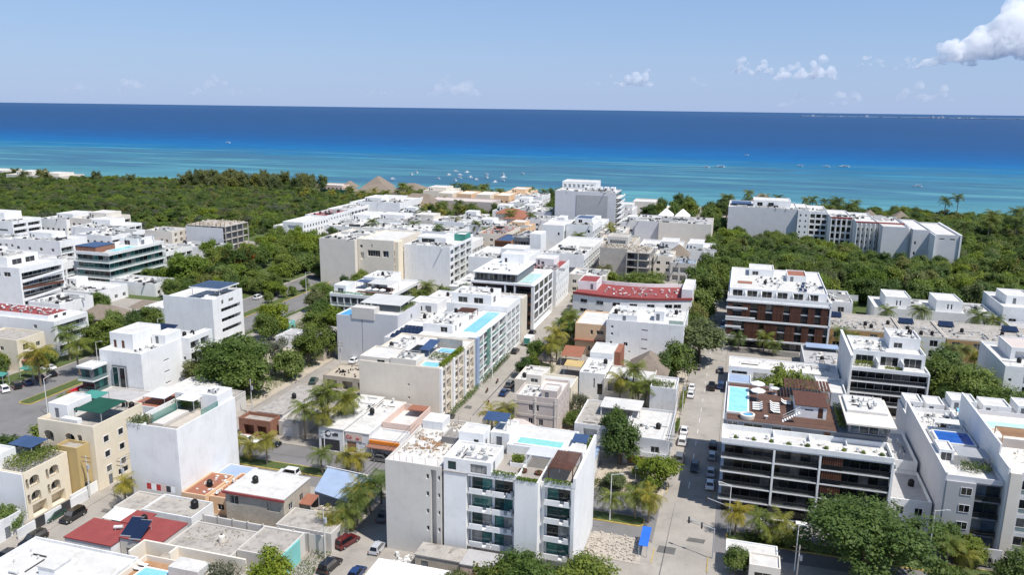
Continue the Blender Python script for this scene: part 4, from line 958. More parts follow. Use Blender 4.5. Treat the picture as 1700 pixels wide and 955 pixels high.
# deck boards, each its own piece
nb = 34
for i in range(nb):
    y0 = 145.4+i*.62
    bx(t, 'deck_board', 'deck', 4.4 if y0 > 148.4 and y0 < 163.6 else .2, 19.8, y0, y0+.59, 15.49, 15.54)
pool('pale blue rectangular pool on the brown timber roof deck', .35, 3.9, 149, 163.2, 15.49, 'pool_light', 'white', .35)
j = thing('hot_tub', 'round white and yellow hot tub on the timber roof deck', 'hot tub', (3.9, 147.0, 15.54))
MB().lathe([(1.25, 15.54), (1.4, 16.35), (1.05, 16.4), (1.0, 16.1), (0, 16.1)], 18, (3.9, 147.0)).build('shell', 'beige', j)
MB().lathe([(1.0, 16.12), (0, 16.22)], 16, (3.9, 147)).build('water', 'pool_blue', j)
put('umbrella', 5.8, 161.5, 15.54, 0, 'white parasol on the timber roof deck, the one further from the street', 'parasols on the timber roof deck')
put('umbrella', 5.8, 157.2, 15.54, 0, 'white parasol on the timber roof deck, the nearer of the two', 'parasols on the timber roof deck')
for i in range(4): put('lounger', 5.8, 151.4+i*1.15, 15.54, -math.pi/2, 'white cushioned sun lounger between the pool and the deck parasols', 'loungers by the deck pool')
for i in range(5): put('lounger', 9.0, 151+i*1.2, 15.54, math.pi/2, 'white cushioned sun lounger in the row in the middle of the timber deck', 'loungers mid deck')
for i in range(2): put('lounger', 11.2, 156.4+i*1.2, 15.54, math.pi/2, 'white cushioned sun lounger beside the deck stair house', 'loungers by the stair house')
put('table', 9.2, 162, 15.54, 0, 'pale round table at the back of the timber roof deck', 'table on the timber deck', 1.8)
put('table', 7.3, 147.6, 15.54, 0, 'small white table beside the hot tub', 'table by the hot tub', .8)
o_ = thing('planter_box', 'white upright planter at the back of the timber deck', 'planter', (8.6, 164.2, 15.54)); bx(o_, 'box', 'white', 8.2, 9, 164, 164.6, 15.54, 16.9); bx(o_, 'soil', 'earth', 8.25, 8.95, 164.05, 164.55, 16.9, 16.93)
for i in range(22): bx(t, 'roof_board', 'deck', 12.4, 18.3, 150.2+i*.38, 150.2+i*.38+.35, 18.0+.0*i, 18.06)
block(t, 12.6, 18.1, 150.4, 158.4, 15.56, 17.9, 'white', {'f': [(1.6, 1.4, 1.6, .4, 's'), (4, .1, .9, 2.1, 'D', dict(gl='wood'))]}, par=0, roof='wood')
sp = thing('stair', 'white spiral stair frame on the timber roof deck', 'stair', (11.6, 147.6, 15.54))
for i in range(8): bx(sp, 'step', 'white', 10.2+i*.38, 10.55+i*.38, 146.9, 148.0, 15.56+i*.27, 15.62+i*.27)
for y in (146.85, 148.05): MB().tube((10.2, y, 16.4), (13.2, y, 18.5), .04, k=5).build('handrail', 'white', sp)
pergola('dark timber slat screen at the back of the roof deck', 11, 19.8, 160.5, 166.6, 15.56, 2.3, 'wood', 14, 'y', .25)
bx(t, 'glass_screen', 'glass_rail', 12, 19.5, 159.4, 159.48, 15.56, 16.6)
block(t, 21.4, 28.4, 145.6, 157.4, 15.5, 17.6, 'slate', {'f': [(.3, .05, 6.4, 1.95, 'G', dict(gl='pane_blue', depth=.2, n=4))], 'l': [(2, .05, 6, 1.9, 'G', dict(gl='pane_dark', depth=.2))]}, par=0, roof='white')
bx(t, 'roof_overhang', 'beige2', 20.8, 29.0, 143.4, 158, 17.8, 18.1); bx(t, 'roof_step', 'roofwhite', 21.4, 28.4, 149, 157.5, 18.1, 18.6)
roofstuff(H10, 22, 28, 150, 157, 18.6, 101, tank=0, ac=3, vent=2)
for i in range(9):
    put('chair', 1.4+i*3.05, 140.6+(i % 3)*.8, 13.67, i*1.3, 'pale chair on the front terraces of the dark glass block', 'chairs on the front terraces')
    put('table', 2.5+i*3.05, 141.2, 13.67, 0, 'small round table on the front terraces of the dark glass block', 'tables on the front terraces')
# ---- low street buildings right of it
t = building('house', 'low white two storey house beside the dark glass block, with small barred windows', 33, 150, 'house')
block(t, 28.8, 35.6, 141.4, 154, 0, 5.2, 'white', {'f': [(1.2, 3.0, 1.3, 1.5, 'w', dict(gl='pane_dark')), (4.2, 3.0, 1.3, 1.5, 'w', dict(gl='pane_dark')), (1.2, .3, 1.1, 2.1, 'D'), (3.6, .4, 2, 1.8, 'w')]}, par=.7, roof='roofgrey')
block(t, 28.8, 35.4, 154.2, 170, 0, 7.0, 'white', {'f': [(2, 5.4, 1, 1.2, 'w')]}, par=.8, roof='roofgrey')
put('tank', 33.6, 149, 5.2, 0, 'black plastic water tank on the low white house by the dark glass block', 'tank on the low white house')
roofstuff('the low white house by the dark glass block', 29, 35, 155, 169, 7.0, 103, tank=0, ac=5, vent=2, chair=1)
H11 = 'the grey townhouse with the blue roof tub'
t = building('apartment_block', 'grey four storey townhouse with dark bands and a deep blue roof pool', 40, 148)
slab_tower(t, 36.2, 44.6, 137.4, 150, 0, 4, 3.1, dict(f=.7), core='grey_wall', slab='slate', gl='pane_blue', rail='glass_rail_dark', pw=1.9, par=.9, th=.25, parm='grey_light')
bx(t, 'pool_base', 'white', 37.8, 44.3, 152.2, 161.4, 11.82, 12.58); bx(t, 'front_panel', 'grey_wall', 36.2, 40.6, 136.9, 137.36, 3.1, 12.4)
fn, rz, _ = FM(36.2, 44.6, 136.9, 150, 0, 'f')
for i in range(3): fit(t, lambda u, o, v: (36.2+u, 136.86+o, v), 0, 2.2, 4.0+3.1*i, 1.7, 1.4, 'w', .03, gl='pane_dark')
block(t, 36.0, 36.19, 137.2, 172, 0, 13.6, 'grey_light', {}, par=0, roof='white')
block(t, 36.25, 44.4, 150.2, 171.5, 0, 11.8, 'white', {}, par=.9)
block(t, 36.4, 38.8, 144.8, 149.2, 12.4, 14.4, 'white', {'f': [(.3, .2, 1.8, 1.6, 'w', dict(gl='pane_dark'))]}, par=.3)
pergola('grey slatted pergola on the grey townhouse roof', 39.2, 44.2, 143.6, 148, 12.5, 1.9, 'metal_grey', 14, 'x', .3)
pool('deep blue pool on the roof of the grey townhouse', 38.2, 44.0, 152.6, 158.2, 12.6, 'pool_deep', 'white', .5)
shade('pale metal canopy behind the deep blue pool', 'ac_grey', 38.6, 44, 159, 161, 12.6, 2.0, .3)
roofstuff(H11, 36.6, 44, 161, 171, 11.8, 105, tank=1, ac=6, vent=3, chair=2, table=1)
t = building('apartment_block', 'tall white party wall block with pale roof pool at the right edge', 52, 152)
block(t, 45.0, 60, 136.6, 166, 0, 14.6, 'grey_light', {'f': [x for c in (2.0, 8.2) for x in rows(4, 3.3, 1.6, c, 5, 2.6, 'L', gl='pane')] , 'l': []}, par=.9, roof='beige2')
bx(t, 'party_wall', 'white', 44.7, 44.98, 136.4, 168, 0, 16.2); bx(t, 'side_column', 'beige2', 44.98, 46.6, 135.9, 136.58, 0, 15.5)
bx(t, 'party_wall_step', 'white', 44.7, 44.98, 142, 168, 16.21, 18)
pool('pale green pool on the roof of the tall white party wall block', 47, 59, 157.5, 161, 14.62, 'pool_pale', 'beige', .5)
pergola('brown timber pergola on the white party wall block', 47, 56, 149, 153.5, 14.62, 2.4, 'woodlight', 10, 'x', .3)
roofstuff('the white party wall block', 47, 58, 138, 148, 14.6, 107, tank=1, ac=6, vent=3, chair=4, table=2)
t = thing('street_wall', 'grey concrete street wall in front of the grey townhouse', 'wall', (40, 134.9, 0))
for i in range(3): bx(t, 'panel', 'grey_light', 36.5+i*2.9, 39.35+i*2.9, 134.8, 135, .1, 2.2)
# ---- terraced houses behind
TERR = [(37.2, 41.4, 174, 187, 8.0, 'white2'), (41.8, 46.2, 176.5, 189, 7.2, 'white'), (46.6, 52.4, 176, 189, 8.6, 'white'), (52.8, 59, 175, 189, 8.2, 'white'), (59.4, 66, 174, 189, 8.8, 'white'), (66.4, 74, 173, 189, 8.4, 'white2')]
for i, (x0, x1, y0, y1, h, m) in enumerate(TERR):
    lab = ['narrow white terraced house nearest the striped block, with a bare side wall', 'small white terraced house with a red painted terrace', 'white terraced house with a striped awning roof', 'white terraced house behind the deep blue roof pool', 'white terraced house behind the pale green roof pool', 'white terraced house at the right edge below the bushy trees'][i]
    t = building('terraced_house', lab, (x0+x1)/2, (y0+y1)/2, 'house', 'terraced houses behind the grey townhouse')
    block(t, x0, x1, y0, y1, 0, h, m, {'f': [(1, h-2.6, 1.2, 1.4, 'w'), (2.6, h-2.8, 1.2, 2, 'D')]}, par=.8)
    block(t, x0+.4, x1-.4, y1-6, y1-.5, h, h+2.3, 'white', {'f': [(.6, .1, .9, 2, 'D'), (1.9, .5, 1.1, 1.1, 'w')]}, par=.35)
    roofstuff(['the bare sided terraced house', 'the red terrace house', 'the awning terraced house', 'the terraced house behind the blue pool', 'the terraced house behind the pale pool', 'the right edge terraced house'][i], x0, x1, y0, y1-6, h, 200+i, tank=1, ac=4, vent=2, chair=1)
bx(t, 'garden_wall', 'white2', 37, 74, 189.6, 189.85, 0, 3)
pool('blue plunge pool at the right edge behind the terraced houses', 60.5, 65, 178, 181, 8.82, 'pool_blue', 'white', .4)
tag(bx(None, 'awning', 'redroof', 42.4, 45.6, 178, 181, 7.25, 7.32) if False else MB().box(42.4, 45.6, 178, 181, 7.22, 7.3).build('terrace_mat', 'redroof'), 'red painted terrace floor patch on the small white terraced house', 'floor patch')
shade('white and blue striped awning on the terraced houses', 'pool_sky', 47.2, 50.5, 176.5, 179.5, 8.65, 2, .5)
# ---- HR: striped block with white terraces
t = building('apartment_block', 'white block with dark horizontal balcony stripes, left of the bushy dark trees', 37.5, 206)
slab_tower(t, 28.4, 45.6, 198.6, 216, 0, 4, 2.85, dict(f=1.6), core='slate', slab='white', gl='pane_dark', fr='metal_grey', rail='glass_rail_dark', pw=1.8, par=.6, th=.35)
for x in (28.2, 45.4): bx(t, 'frame_column', 'white', x, x+.35, 198.4, 200.2, 0, 11.6)
block(t, 28.9, 45.2, 202.6, 216, 11.5, 14.4, 'white', {'f': [x for c in (.8, 6.4, 11.6) for x in [(c, .1, 4, 2.4, 'G', dict(gl='pane', depth=.4))]]}, par=.8, roof='roofwhite')
for x in (34.2, 39.8): bx(t, 'party_wall', 'white', x, x+.2, 198.9, 202.6, 11.5, 13.6)
block(t, 28.0, 28.38, 198, 222, 0, 14.8, 'white2', {}, par=0, roof='white')
block(t, 38, 45, 209, 217.5, 14.4, 17, 'white', {'f': [(1, .3, 2, 1.4, 'w')]}, par=.5)
roofstuff('the striped balcony block', 29.5, 37.5, 203, 215.5, 14.4, 111, tank=0, ac=7, vent=3, chair=2, table=1)
roofstuff('the striped balcony block', 38.2, 44.8, 209.4, 217, 17, 112, tank=1, ac=3, vent=3)
# ---- low white open building and grey roof by the street
t = building('shop', 'low white flat roofed shop with open framed terrace along the street', 13, 214, 'shop')
block(t, -.2, 27.4, 210.4, 219.6, 0, 5.0, 'white', {'f': [(.8, 1.2, 4.0, 3.0, 'G', dict(gl='pane_dark', depth=.6)), (6.4, 1.2, 3.6, 3.0, 'H'), (11.2, 1.2, 3.6, 3, 'H'), (16, 1.2, 3.6, 3, 'H'), (21, 1.2, 3.6, 3, 'H')], 'l': [(2, .4, 3, 2.4, 'R', dict(gl='white2')), (6, .4, 2, 2.2, 'D')]}, par=.4, roof='roofwhite')
bx(t, 'roof_strip', 'beige2', .2, 27, 211, 213.2, 5.02, 5.3)
block(t, -.2, 5.6, 203, 210.2, 0, 3.2, 'white2', {'l': [(2, .3, 3, 2.3, 'R', dict(gl='metal_grey'))]}, par=.3, roof='blue_sheet')
block(t, 20.8, 27.0, 186, 203, 0, 6.6, 'white2', {'f': [(1.6, 3.4, 3, 2, 'R', dict(gl='white2'))]}, par=.6, roof='roofwhite')
block(t, 19.8, 30, 223, 240, 0, 4.2, 'grey_light', {'f': [(2, .4, 2, 2, 'D')]}, par=.4, roof='roofgrey')
bx(t, 'sheet_roof', 'blue_sheet', 21, 30, 236, 240.6, 5.2, 5.4)
roofstuff('the low white street shop', 1, 27, 213.4, 219.2, 5.0, 115, tank=0, ac=5, vent=4)
roofstuff('the grey flat roof behind the street shop', 21, 29.6, 224, 235, 4.2, 116, tank=1, wtank=2, ac=4, vent=2)
# ---- RB: brown timber screened block with the shop sign
H12 = 'the timber screened block with the shop sign'
t = building('apartment_block', 'white and dark brown timber screened block with a lettered shop sign at street level', 12.6, 267)
slab_tower(t, -2.2, 27.6, 247.4, 288, 0, 5, 3.0, dict(f=1.5, l=.6), core='slate', slab='grey_wall', gl='pane', rail='glass_rail', pw=2.1, par=1.5, th=.3, noglaze=('l',), parm='white', rails=False)
for z in (2.62, 8.62, 14.62): bx(t, 'white_band', 'white', -2.45, 27.85, 247.1, 247.39, z, z+.55)
for band, cs in ((0, ((5.6, 4.4), (11.4, 4.0), (17.6, 3.0), (22.4, 2.4), (26.2, 2.6), (0.2, 2.4))), (1, ((4.6, 2.6), (9.2, 2.6), (13.6, 3.2), (18.6, 3.2), (23.8, 2.4), (27.4, 2.2), (0.2, 1.8)))):
    for c, w in cs:
        for k in range(int(w/.4)):
            if c+k*.4 < 29.3: new('timber_slat', cached('ts2', lambda: MB().box(0, .33, 0, .06, 0, 5.38).mesh('timber_slat', 'wood')), t, (-2.2+c+k*.4, 247.3, 3.2+6*band), 0)
for i, x1 in ((1, 5.5), (2, 4.6), (3, 8.6), (4, 6.2)): bx(t, 'balcony_front', 'white', -2.4, x1-2.2, 247.1, 247.38, 3.0*i+.35, 3.0*i+.95)
bx(t, 'frame_column', 'white', 27.6, 28.1, 247.1, 250, 2.6, 16.4)
bx(t, 'sign_board', 'slate', -1.6, 6.8, 248.7, 248.84, 1.7, 2.75)
label_text('sign_lettering', 'OOmart', 'white', t, (2.4, 248.66, 2.2), 1.25)
block(t, -1.8, 27.2, 252.5, 287.6, 15.07, 17.4, 'white', {'f': [(c, .1, 3, 2.2, 'G', dict(gl='pane', depth=.5)) for c in (1, 5.4, 9.8, 14.4, 19, 23.4)]}, par=.5, roof='roofwhite')
for x in (3, 7.6, 12.2, 17, 21.8): bx(t, 'party_wall', 'white', x, x+.2, 247.8, 252.5, 15.07, 17.2)
block(t, 4, 12, 276, 286, 17.4, 19.4, 'white', {'f': [(1, .3, 2, 1.4, 'w')]}, par=.4)
block(t, 16, 22, 270, 280, 17.4, 19.2, 'white', {'f': [(1, .1, 1, 2, 'D')]}, par=.4, roof='terracotta')
bx(t, 'terrace_mat', 'brick', .5, 5, 262, 266, 17.42, 17.5); bx(t, 'terrace_mat', 'brick', 16.5, 20.5, 282, 286, 17.42, 17.52)
roofstuff(H12, 5.5, 15.5, 255, 275, 17.4, 121, tank=1, ac=10, vent=5, dish=2, chair=3)
roofstuff(H12, 18, 27, 255, 269, 17.4, 122, tank=0, ac=8, vent=5, solar=5)
t = building('house', 'small white house tucked behind the timber screened block', 33, 285, 'house')
block(t, 28.4, 38, 278, 296, 0, 9.5, 'white', {'f': [(1, 6.6, 2, 1.8, 'w'), (5, 6.6, 2, 1.8, 'w')]}, par=.7)
roofstuff('the small white house behind the timber block', 28.8, 37.6, 278.5, 295, 9.5, 124, tank=1, ac=4, vent=2)
# ---- rows of low apartments with orange walls
for i, (x0, x1, y0, m, lab) in enumerate(((28.6, 49.5, 254, 'orange_wall', 'low apartment row with ochre orange front wall nearest the timber screened block'), (49.8, 61, 252.6, 'white2', 'low white apartment row with dark windows in the middle of the orange rows'), (61.3, 90, 252.6, 'orange_wall', 'low apartment row with ochre orange front wall at the right edge'))):
    t = building('apartment_row', lab, (x0+x1)/2, y0+9, 'building', 'low apartment rows')
    n = max(2, int((x1-x0)/5))
    block(t, x0, x1, y0, y0+20, 0, 6.8, m, {'f': rows(2, 3.2, .9, 1.4, 2.2, 2.0, 'w', n, (x1-x0)/n, gl='pane_dark')}, par=.5, roof='roofold', parm='beige2')
    roofstuff(['the near orange apartment row', 'the middle white apartment row', 'the right orange apartment row'][i], x0, x1, y0+1, y0+13, 6.8, 130+i, tank=3, ac=22 if i != 1 else 12, vent=10, dish=2)
    for k in range(max(1, n-2)):
        u0 = x0+1+k*(x1-x0-2)/max(1, n-2)
        if k % 2 == 0:
            a = thing('solar_array', ['tilted dark blue solar array on the near orange row', 'tilted dark blue solar array on the middle white row', 'tilted dark blue solar array on the right orange row'][i], 'solar array', (u0+2, y0+16, 6.8), group='solar arrays on the apartment rows')
            for s in range(4):
                q = MB(); X = u0+s*1.06; q.quad((X, y0+14.5, 7.2), (X+1, y0+14.5, 7.2), (X+1, y0+17.5, 8.2), (X, y0+17.5, 8.2)); q.quad((X, y0+17.5, 8.12), (X+1, y0+17.5, 8.12), (X+1, y0+14.5, 7.12), (X, y0+14.5, 7.12)); q.build('panel', 'solar', a)
            bx(a, 'stand', 'metal_grey', u0, u0+4.2, y0+17.2, y0+17.3, 6.8, 8.05)
for i, (x0, x1) in enumerate(((46.5, 62), (62.4, 84))):
    t = building('apartment_row', ['white stepped villa row with paired slit windows, the left one by the wood', 'white stepped villa row with paired slit windows, the right one by the wood'][i], (x0+x1)/2, 298, 'building', 'white villa rows by the wood')
    block(t, x0, x1, 288.5, 306, 0, 6.4, 'white', {'f': rows(1, 3, .6, 2, 3, 2.2, 'H', 4, (x1-x0)/4.2)}, par=.5)
    block(t, x0+3.5, x0+11.5, 291, 303, 6.4, 10.0, 'white', {'f': [(3.4, 1.0, .5, 1.8, 's'), (4.5, 1.0, .5, 1.8, 's')]}, par=.4)
    roofstuff(['the left villa row', 'the right villa row'][i], x0+12, x1-.5, 289, 305, 6.4, 140+i, tank=2, ac=6, vent=4)
t = building('apartment_block', 'white stepped block with a sloping stair roof at the right edge by the wood', 93, 298)
block(t, 85.2, 108, 288, 312, 0, 9.6, 'white', {'f': rows(2, 3.1, 1.8, 2, 2.2, 1.6, 'w', 4, 5, gl='pane_dark'), 'l': rows(2, 3.1, 1.8, 4, 1.4, 1.4, 'w', 3, 6)}, par=.8)
block(t, 88, 96, 296, 308, 9.6, 12.2, 'white', {'f': [(2, .2, 1, 2, 'D')]}, par=.4)
t2 = building('garage', 'dark sloping roof and small white blocks right of the orange rows', 93, 270, 'house'); block(t2, 85.4, 100, 277, 286, 0, 5.5, 'white2', {}, par=.5, roof='roofgrey')
roofstuff('the right edge block by the wood', 97, 107, 290, 310, 9.6, 145, tank=2, ac=8, vent=5)
t = building('apartment_block', 'white block with blue grey side wall at the right edge above the bushy trees', 74, 221)
block(t, 64.4, 86, 209.6, 232, 0, 11.6, 'white', {'l': [], 'f': [(1.0, 5.6, .7, .8, 's'), (1.0, 8.6, .7, .8, 's')] + rows(3, 3.3, 1.6, 4.2, 14, 2.6, 'L', gl='pane_dark')}, par=.9)
block(t, 68, 80, 219, 230, 11.6, 14.4, 'white2', {'f': [(1, .2, 8, 2, 'H')]}, par=.4, roof='stone_pink')
roofstuff('the right edge white block above the bushy trees', 65, 85, 210.4, 218.6, 11.6, 147, tank=1, ac=5, vent=3, chair=2)

# ================================================================== between the two avenues (middle of the picture)
H13 = 'the stone coloured hostel'
t = building('house', 'stone coloured three storey block with two white framed window bays', -40.8, 168, 'house')
wl_ = [(3.2, 5.9, 1.0, 1.5), (5.0, 5.9, .6, 1.5), (3.2, 2.6, 1.0, 1.5), (5.6, 2.6, 1.0, 1.5)]
block(t, -45.8, -36.0, 161.2, 174, 0, 8.8, 'stone_pink', {'f': [(*q, 'w') for q in wl_], 'r': rows(3, 2.9, 1.2, 2, .7, 1.1, 's', 4, 2.7)}, par=.6, roof='roofwhite')
for x in (-45.82, -41.2, -36.6): bx(t, 'pier', 'beige2', x, x+.35, 161.02, 161.198, 0, 9)
for z in (2.0, 5.0, 8.0): bx(t, 'string_course', 'beige2', -45.9, -35.9, 160.98, 161.02, z, z+.2)
block(t, -39.8, -36.2, 161.4, 166, 8.8, 10.8, 'stone_pink', {'f': [(.8, .2, .9, 1.6, 'D')]}, par=.3)
block(t, -45.6, -42, 170, 173.8, 8.8, 11.0, 'beige2', {'f': [(1, .6, 1.8, 1, 'w')]}, par=.3)
roofstuff(H13, -45.4, -40.2, 161.8, 169.6, 8.8, 151, tank=0, ac=4, vent=2)
t = building('house', 'yellow trimmed grey sheet roofed house behind the stone coloured block', -41, 180, 'house')
block(t, -46, -36, 175.5, 184, 0, 6.6, 'cream', {'r': [(2, 3.6, 1.2, 1.4, 'w')]}, par=.5, roof='ac_grey')
t = building('house', 'low house with brown hipped roof and grey sheet roof below the stone block', -38, 145, 'house')
block(t, -45.4, -39, 141, 156, 0, 4.0, 'pink', {'f': [(1, .3, 2.4, 2.4, 'R', dict(gl='metal_grey')), (4, .3, 1.2, 2.1, 'D')]}, par=0, roof='brick')
MB().prism([(-45.8, 144), (-38.8, 144), (-38.8, 156.4), (-45.8, 156.4)], 4.2, 7.4, [(-43.5, 149), (-41.2, 149), (-41.2, 152.4), (-43.5, 152.4)]).build('hipped_roof', 'stone_pink', t)
block(t, -38.6, -29.6, 141.4, 155, 0, 4.6, 'white2', {'f': [(1, .3, 3, 2.5, 'H'), (5, .3, 2.6, 2.5, 'R', dict(gl='white2'))]}, par=0, roof='roofgrey')
block(t, -29.4, -24.6, 140.6, 152, 0, 3.4, 'white2', {'f': [(.6, .2, 3.6, 2.5, 'H')]}, par=0, roof='blue_sheet')
roofstuff('the low grey sheet roofed house', -38, -30, 142, 154, 4.8, 153, tank=1, ac=3, vent=2)
t = building('house', 'white two storey house with grey shaded balcony front beside the narrow street', -19, 164, 'house')
block(t, -31.2, -20.2, 157, 172, 0, 5.6, 'white2', {'f': [(2, 2.9, 3, 2.2, 'H'), (7, 3.2, 1.4, 1.4, 'w')]}, par=.5, roof='roofold')
block(t, -20, -10.8, 153.2, 170, 0, 5.8, 'grey_light', {'f': [(1, 3.2, 1.4, 1.4, 'w', dict(gl='pane_dark')), (5.6, 3.2, 1.8, 1.4, 'w', dict(gl='pane_dark')), (1, .2, 3.2, 2.4, 'R', dict(gl='brick')), (5.2, .2, 2.6, 2.4, 'H')]}, par=.5, roof='roofwhite')
bx(t, 'balcony', 'white', -20.2, -10.6, 151.6, 153.1, 2.8, 3.0); bx(t, 'balcony_rail', 'white', -20.2, -10.6, 151.6, 151.7, 3.001, 3.8)
bx(t, 'canopy_roof', 'roofwhite', -27, -18, 164, 170.5, 7.6, 7.75)
for x in (-26.8, -18.3): bx(t, 'canopy_post', 'white', x, x+.2, 164.2, 164.4, 5.6, 7.6)
roofstuff('the white house with the grey balcony front', -30, -11.4, 158, 163.6, 5.8, 155, tank=2, ac=5, vent=3, gas=1)
t = building('house', 'tall narrow white wall block with hanging plants beside the narrow street', -14, 186, 'house')
block(t, -17.6, -11.6, 178.6, 187, 0, 8.0, 'white2', {}, par=.5, roof='roofwhite')
block(t, -30, -18, 187, 198, 0, 6.0, 'beige2', {'f': [(1, 3, 4, 2.4, 'H'), (6.4, 3, 4.4, 2.4, 'H')]}, par=.4, roof='roofwhite')
t = thing('palapa', 'brown thatched palapa roof in front of the white slit window block', 'thatched roof', (-21, 203, 0))
def hip(t, x0, x1, y0, y1, z0, z1, ridge=.35, m='thatch', name='thatch_roof', along=None):
    w, d = x1-x0, y1-y0; along = along or ('x' if w > d else 'y')
    if along == 'x': top = [(x0+w*ridge, (y0+y1)/2-.05), (x1-w*ridge, (y0+y1)/2-.05), (x1-w*ridge, (y0+y1)/2+.05), (x0+w*ridge, (y0+y1)/2+.05)]
    else: top = [((x0+x1)/2-.05, y0+d*ridge), ((x0+x1)/2+.05, y0+d*ridge), ((x0+x1)/2+.05, y1-d*ridge), ((x0+x1)/2-.05, y1-d*ridge)]
    MB().prism([(x0, y0), (x1, y0), (x1, y1), (x0, y1)], z0, z1, top).build(name, m, t)
hip(t, -26.2, -15, 196.2, 208, 5.2, 9.6)
for x in (-25, -16): 
    for y in (197.4, 207): MB().tube((x, y, 0), (x, y, 5.3), .15, k=6).build('post', 'trunk', t)
t = building('house', 'white narrow house with vertical slot window and terrace, in front of the orange stair wall', -33, 194, 'house')
block(t, -36.4, -29.8, 187.6, 200, 0, 6.8, 'white', {'f': [(3.6, 3.2, .4, 2.6, 's'), (4.6, 1.5, 1.4, 3, 'G')], 'r': [(2, .5, 3, 2.4, 'G'), (6.2, .5, 3, 2.4, 'G')]}, par=.4)
block(t, -36.2, -30.2, 200.4, 210, 0, 8.2, 'white', {'f': [(1, 5.4, .8, 1.2, 'w'), (4, 5.4, .8, 1.2, 'w')]}, par=.5)
bx(t, 'stair_wall', 'terracotta', -30.1, -28.6, 204, 212, 0, 8.2)
roofstuff('the white narrow house with the slot window', -36, -30, 188, 199.4, 6.8, 157, tank=1, ac=3, vent=2)
t = building('apartment_block', 'peach four storey building with a red tiled ledge, left of the white slit window block', -40, 234)
block(t, -45.2, -35.6, 224, 240, 0, 9.4, 'peach', {'f': [(1.4, 1.5, 1.2, 1.2, 'w'), (4.0, 1.5, .8, 1.4, 's'), (5.8, 1.3, 2.2, 1.6, 'w', dict(gl='pane_dark')), (4.6, 6.6, .8, 1.4, 's'), (6.4, 6.8, 2.2, 1.2, 'w')]}, par=.4, roof='roofwhite')
bx(t, 'tiled_ledge', 'terracotta', -45.3, -35.6, 222.9, 223.98, 4.7, 5.0)
t = building('apartment_block', 'large white block with small dark slit windows, facing the palms', -24, 226)
H14 = 'the white slit window block'
block(t, -35.2, -13.2, 219.6, 238, 0, 12.4, 'white', {'f': [x for x in rows(2, 2.1, 8.3, 1.4, .7, .8, 's', gl='pane_dark')] + [(1.2, 5.6, .7, .9, 's'), (5.2, 5.4, 1.2, 1.1, 'w', dict(gl='pane_dark')), (1.6, 2.2, 1.6, .45, 's'), (6.6, 3.6, .7, .4, 's')] + rows(4, 2.75, 2.1, 10.2, 1.8, .42, 's', gl='pane_dark'), 'r': rows(4, 3.0, .8, 2, 3, 2.4, 'L', 3, 5)}, par=.5)
block(t, -34.8, -26.6, 221, 230, 12.4, 14.0, 'white', {'f': [(4, .1, 1, 1.5, 'D')]}, par=.3)
block(t, -22, -19.2, 224, 229, 12.4, 15.2, 'white', {'f': [(.5, .2, 1, 2, 'D')]}, par=.2)
bx(t, 'roof_screen', 'glass_rail_green', -17.5, -13.5, 220.0, 220.1, 12.95, 14)
roofstuff(H14, -26, -14, 229.2, 237.6, 12.4, 159, tank=1, ac=5, vent=3, dish=1)
roofstuff(H14, -34.4, -27, 221.4, 229.6, 14.0, 160, tank=1, ac=4, vent=3)
# ---- curved building with the dark red roof terrace
t = building('apartment_block', 'white curved building with a dark red roof terrace', -33, 268)
def arc(off, n=14):
    """points of the gently hollow front, from left to right"""
    return [(-53.2+39.6*i/n, 257.8+off-4.2*math.sin(math.pi*i/n)+(3.4*i/n)) for i in range(n+1)]
fr_, bk_ = arc(0), arc(21)
poly = fr_+bk_[::-1]
MB().prism(poly, 0, 10.6).build('wall', 'white', t)
MB().prism([(x, y) for x, y in arc(.25)]+[(x, y) for x, y in arc(20.6)[::-1]], 10.61, 10.66).build('roof', 'redroof', t)
for i in range(14):
    (xa, ya), (xb, yb) = fr_[i], fr_[i+1]
    MB().prism([(xa, ya-.3), (xb, yb-.3), (xb, yb+.1), (xa, ya+.1)], 10.67, 11.5).build('fascia', 'redroof', t)
    (xa, ya), (xb, yb) = bk_[i], bk_[i+1]
    MB().prism([(xa, ya-.3), (xb, yb-.3), (xb, yb), (xa, ya)], 10.67, 11.9).build('parapet', 'white', t)
for f in range(2):
    for i in (1, 3, 5, 7, 9, 11, 12):
        (xa, ya), (xb, yb) = fr_[i], fr_[i+1]; a = math.atan2(yb-ya, xb-xa)
        q = new('window', cached('cwf', lambda: frame_mesh(2.5, 1.25, 2, .05, .08, 'metal_grey')), t, (xa, ya-.06, 4.9+3.2*f), a)
        new('pane', cached('cwp', lambda: pane_mesh(2.5, 1.25, .04, 'pane_dark')), q, (0, 0, 0), local=True)
block(t, -53.0, -46.4, 265, 275.5, 10.7, 13.4, 'white', {'f': [(4.4, .2, 1, 2, 'D')], 'r': [(3, .8, .8, 1.2, 's'), (5.4, .8, .8, 1.2, 's')]}, par=.3, roof='redroof')
block(t, -17.2, -13.7, 262.6, 280, 10.7, 13.6, 'white', {}, par=.3)
roofstuff('the dark red roof terrace of the curved building', -45, -18, 258.5, 274, 10.67, 161, tank=0, ac=6, vent=5, chair=16, table=8)
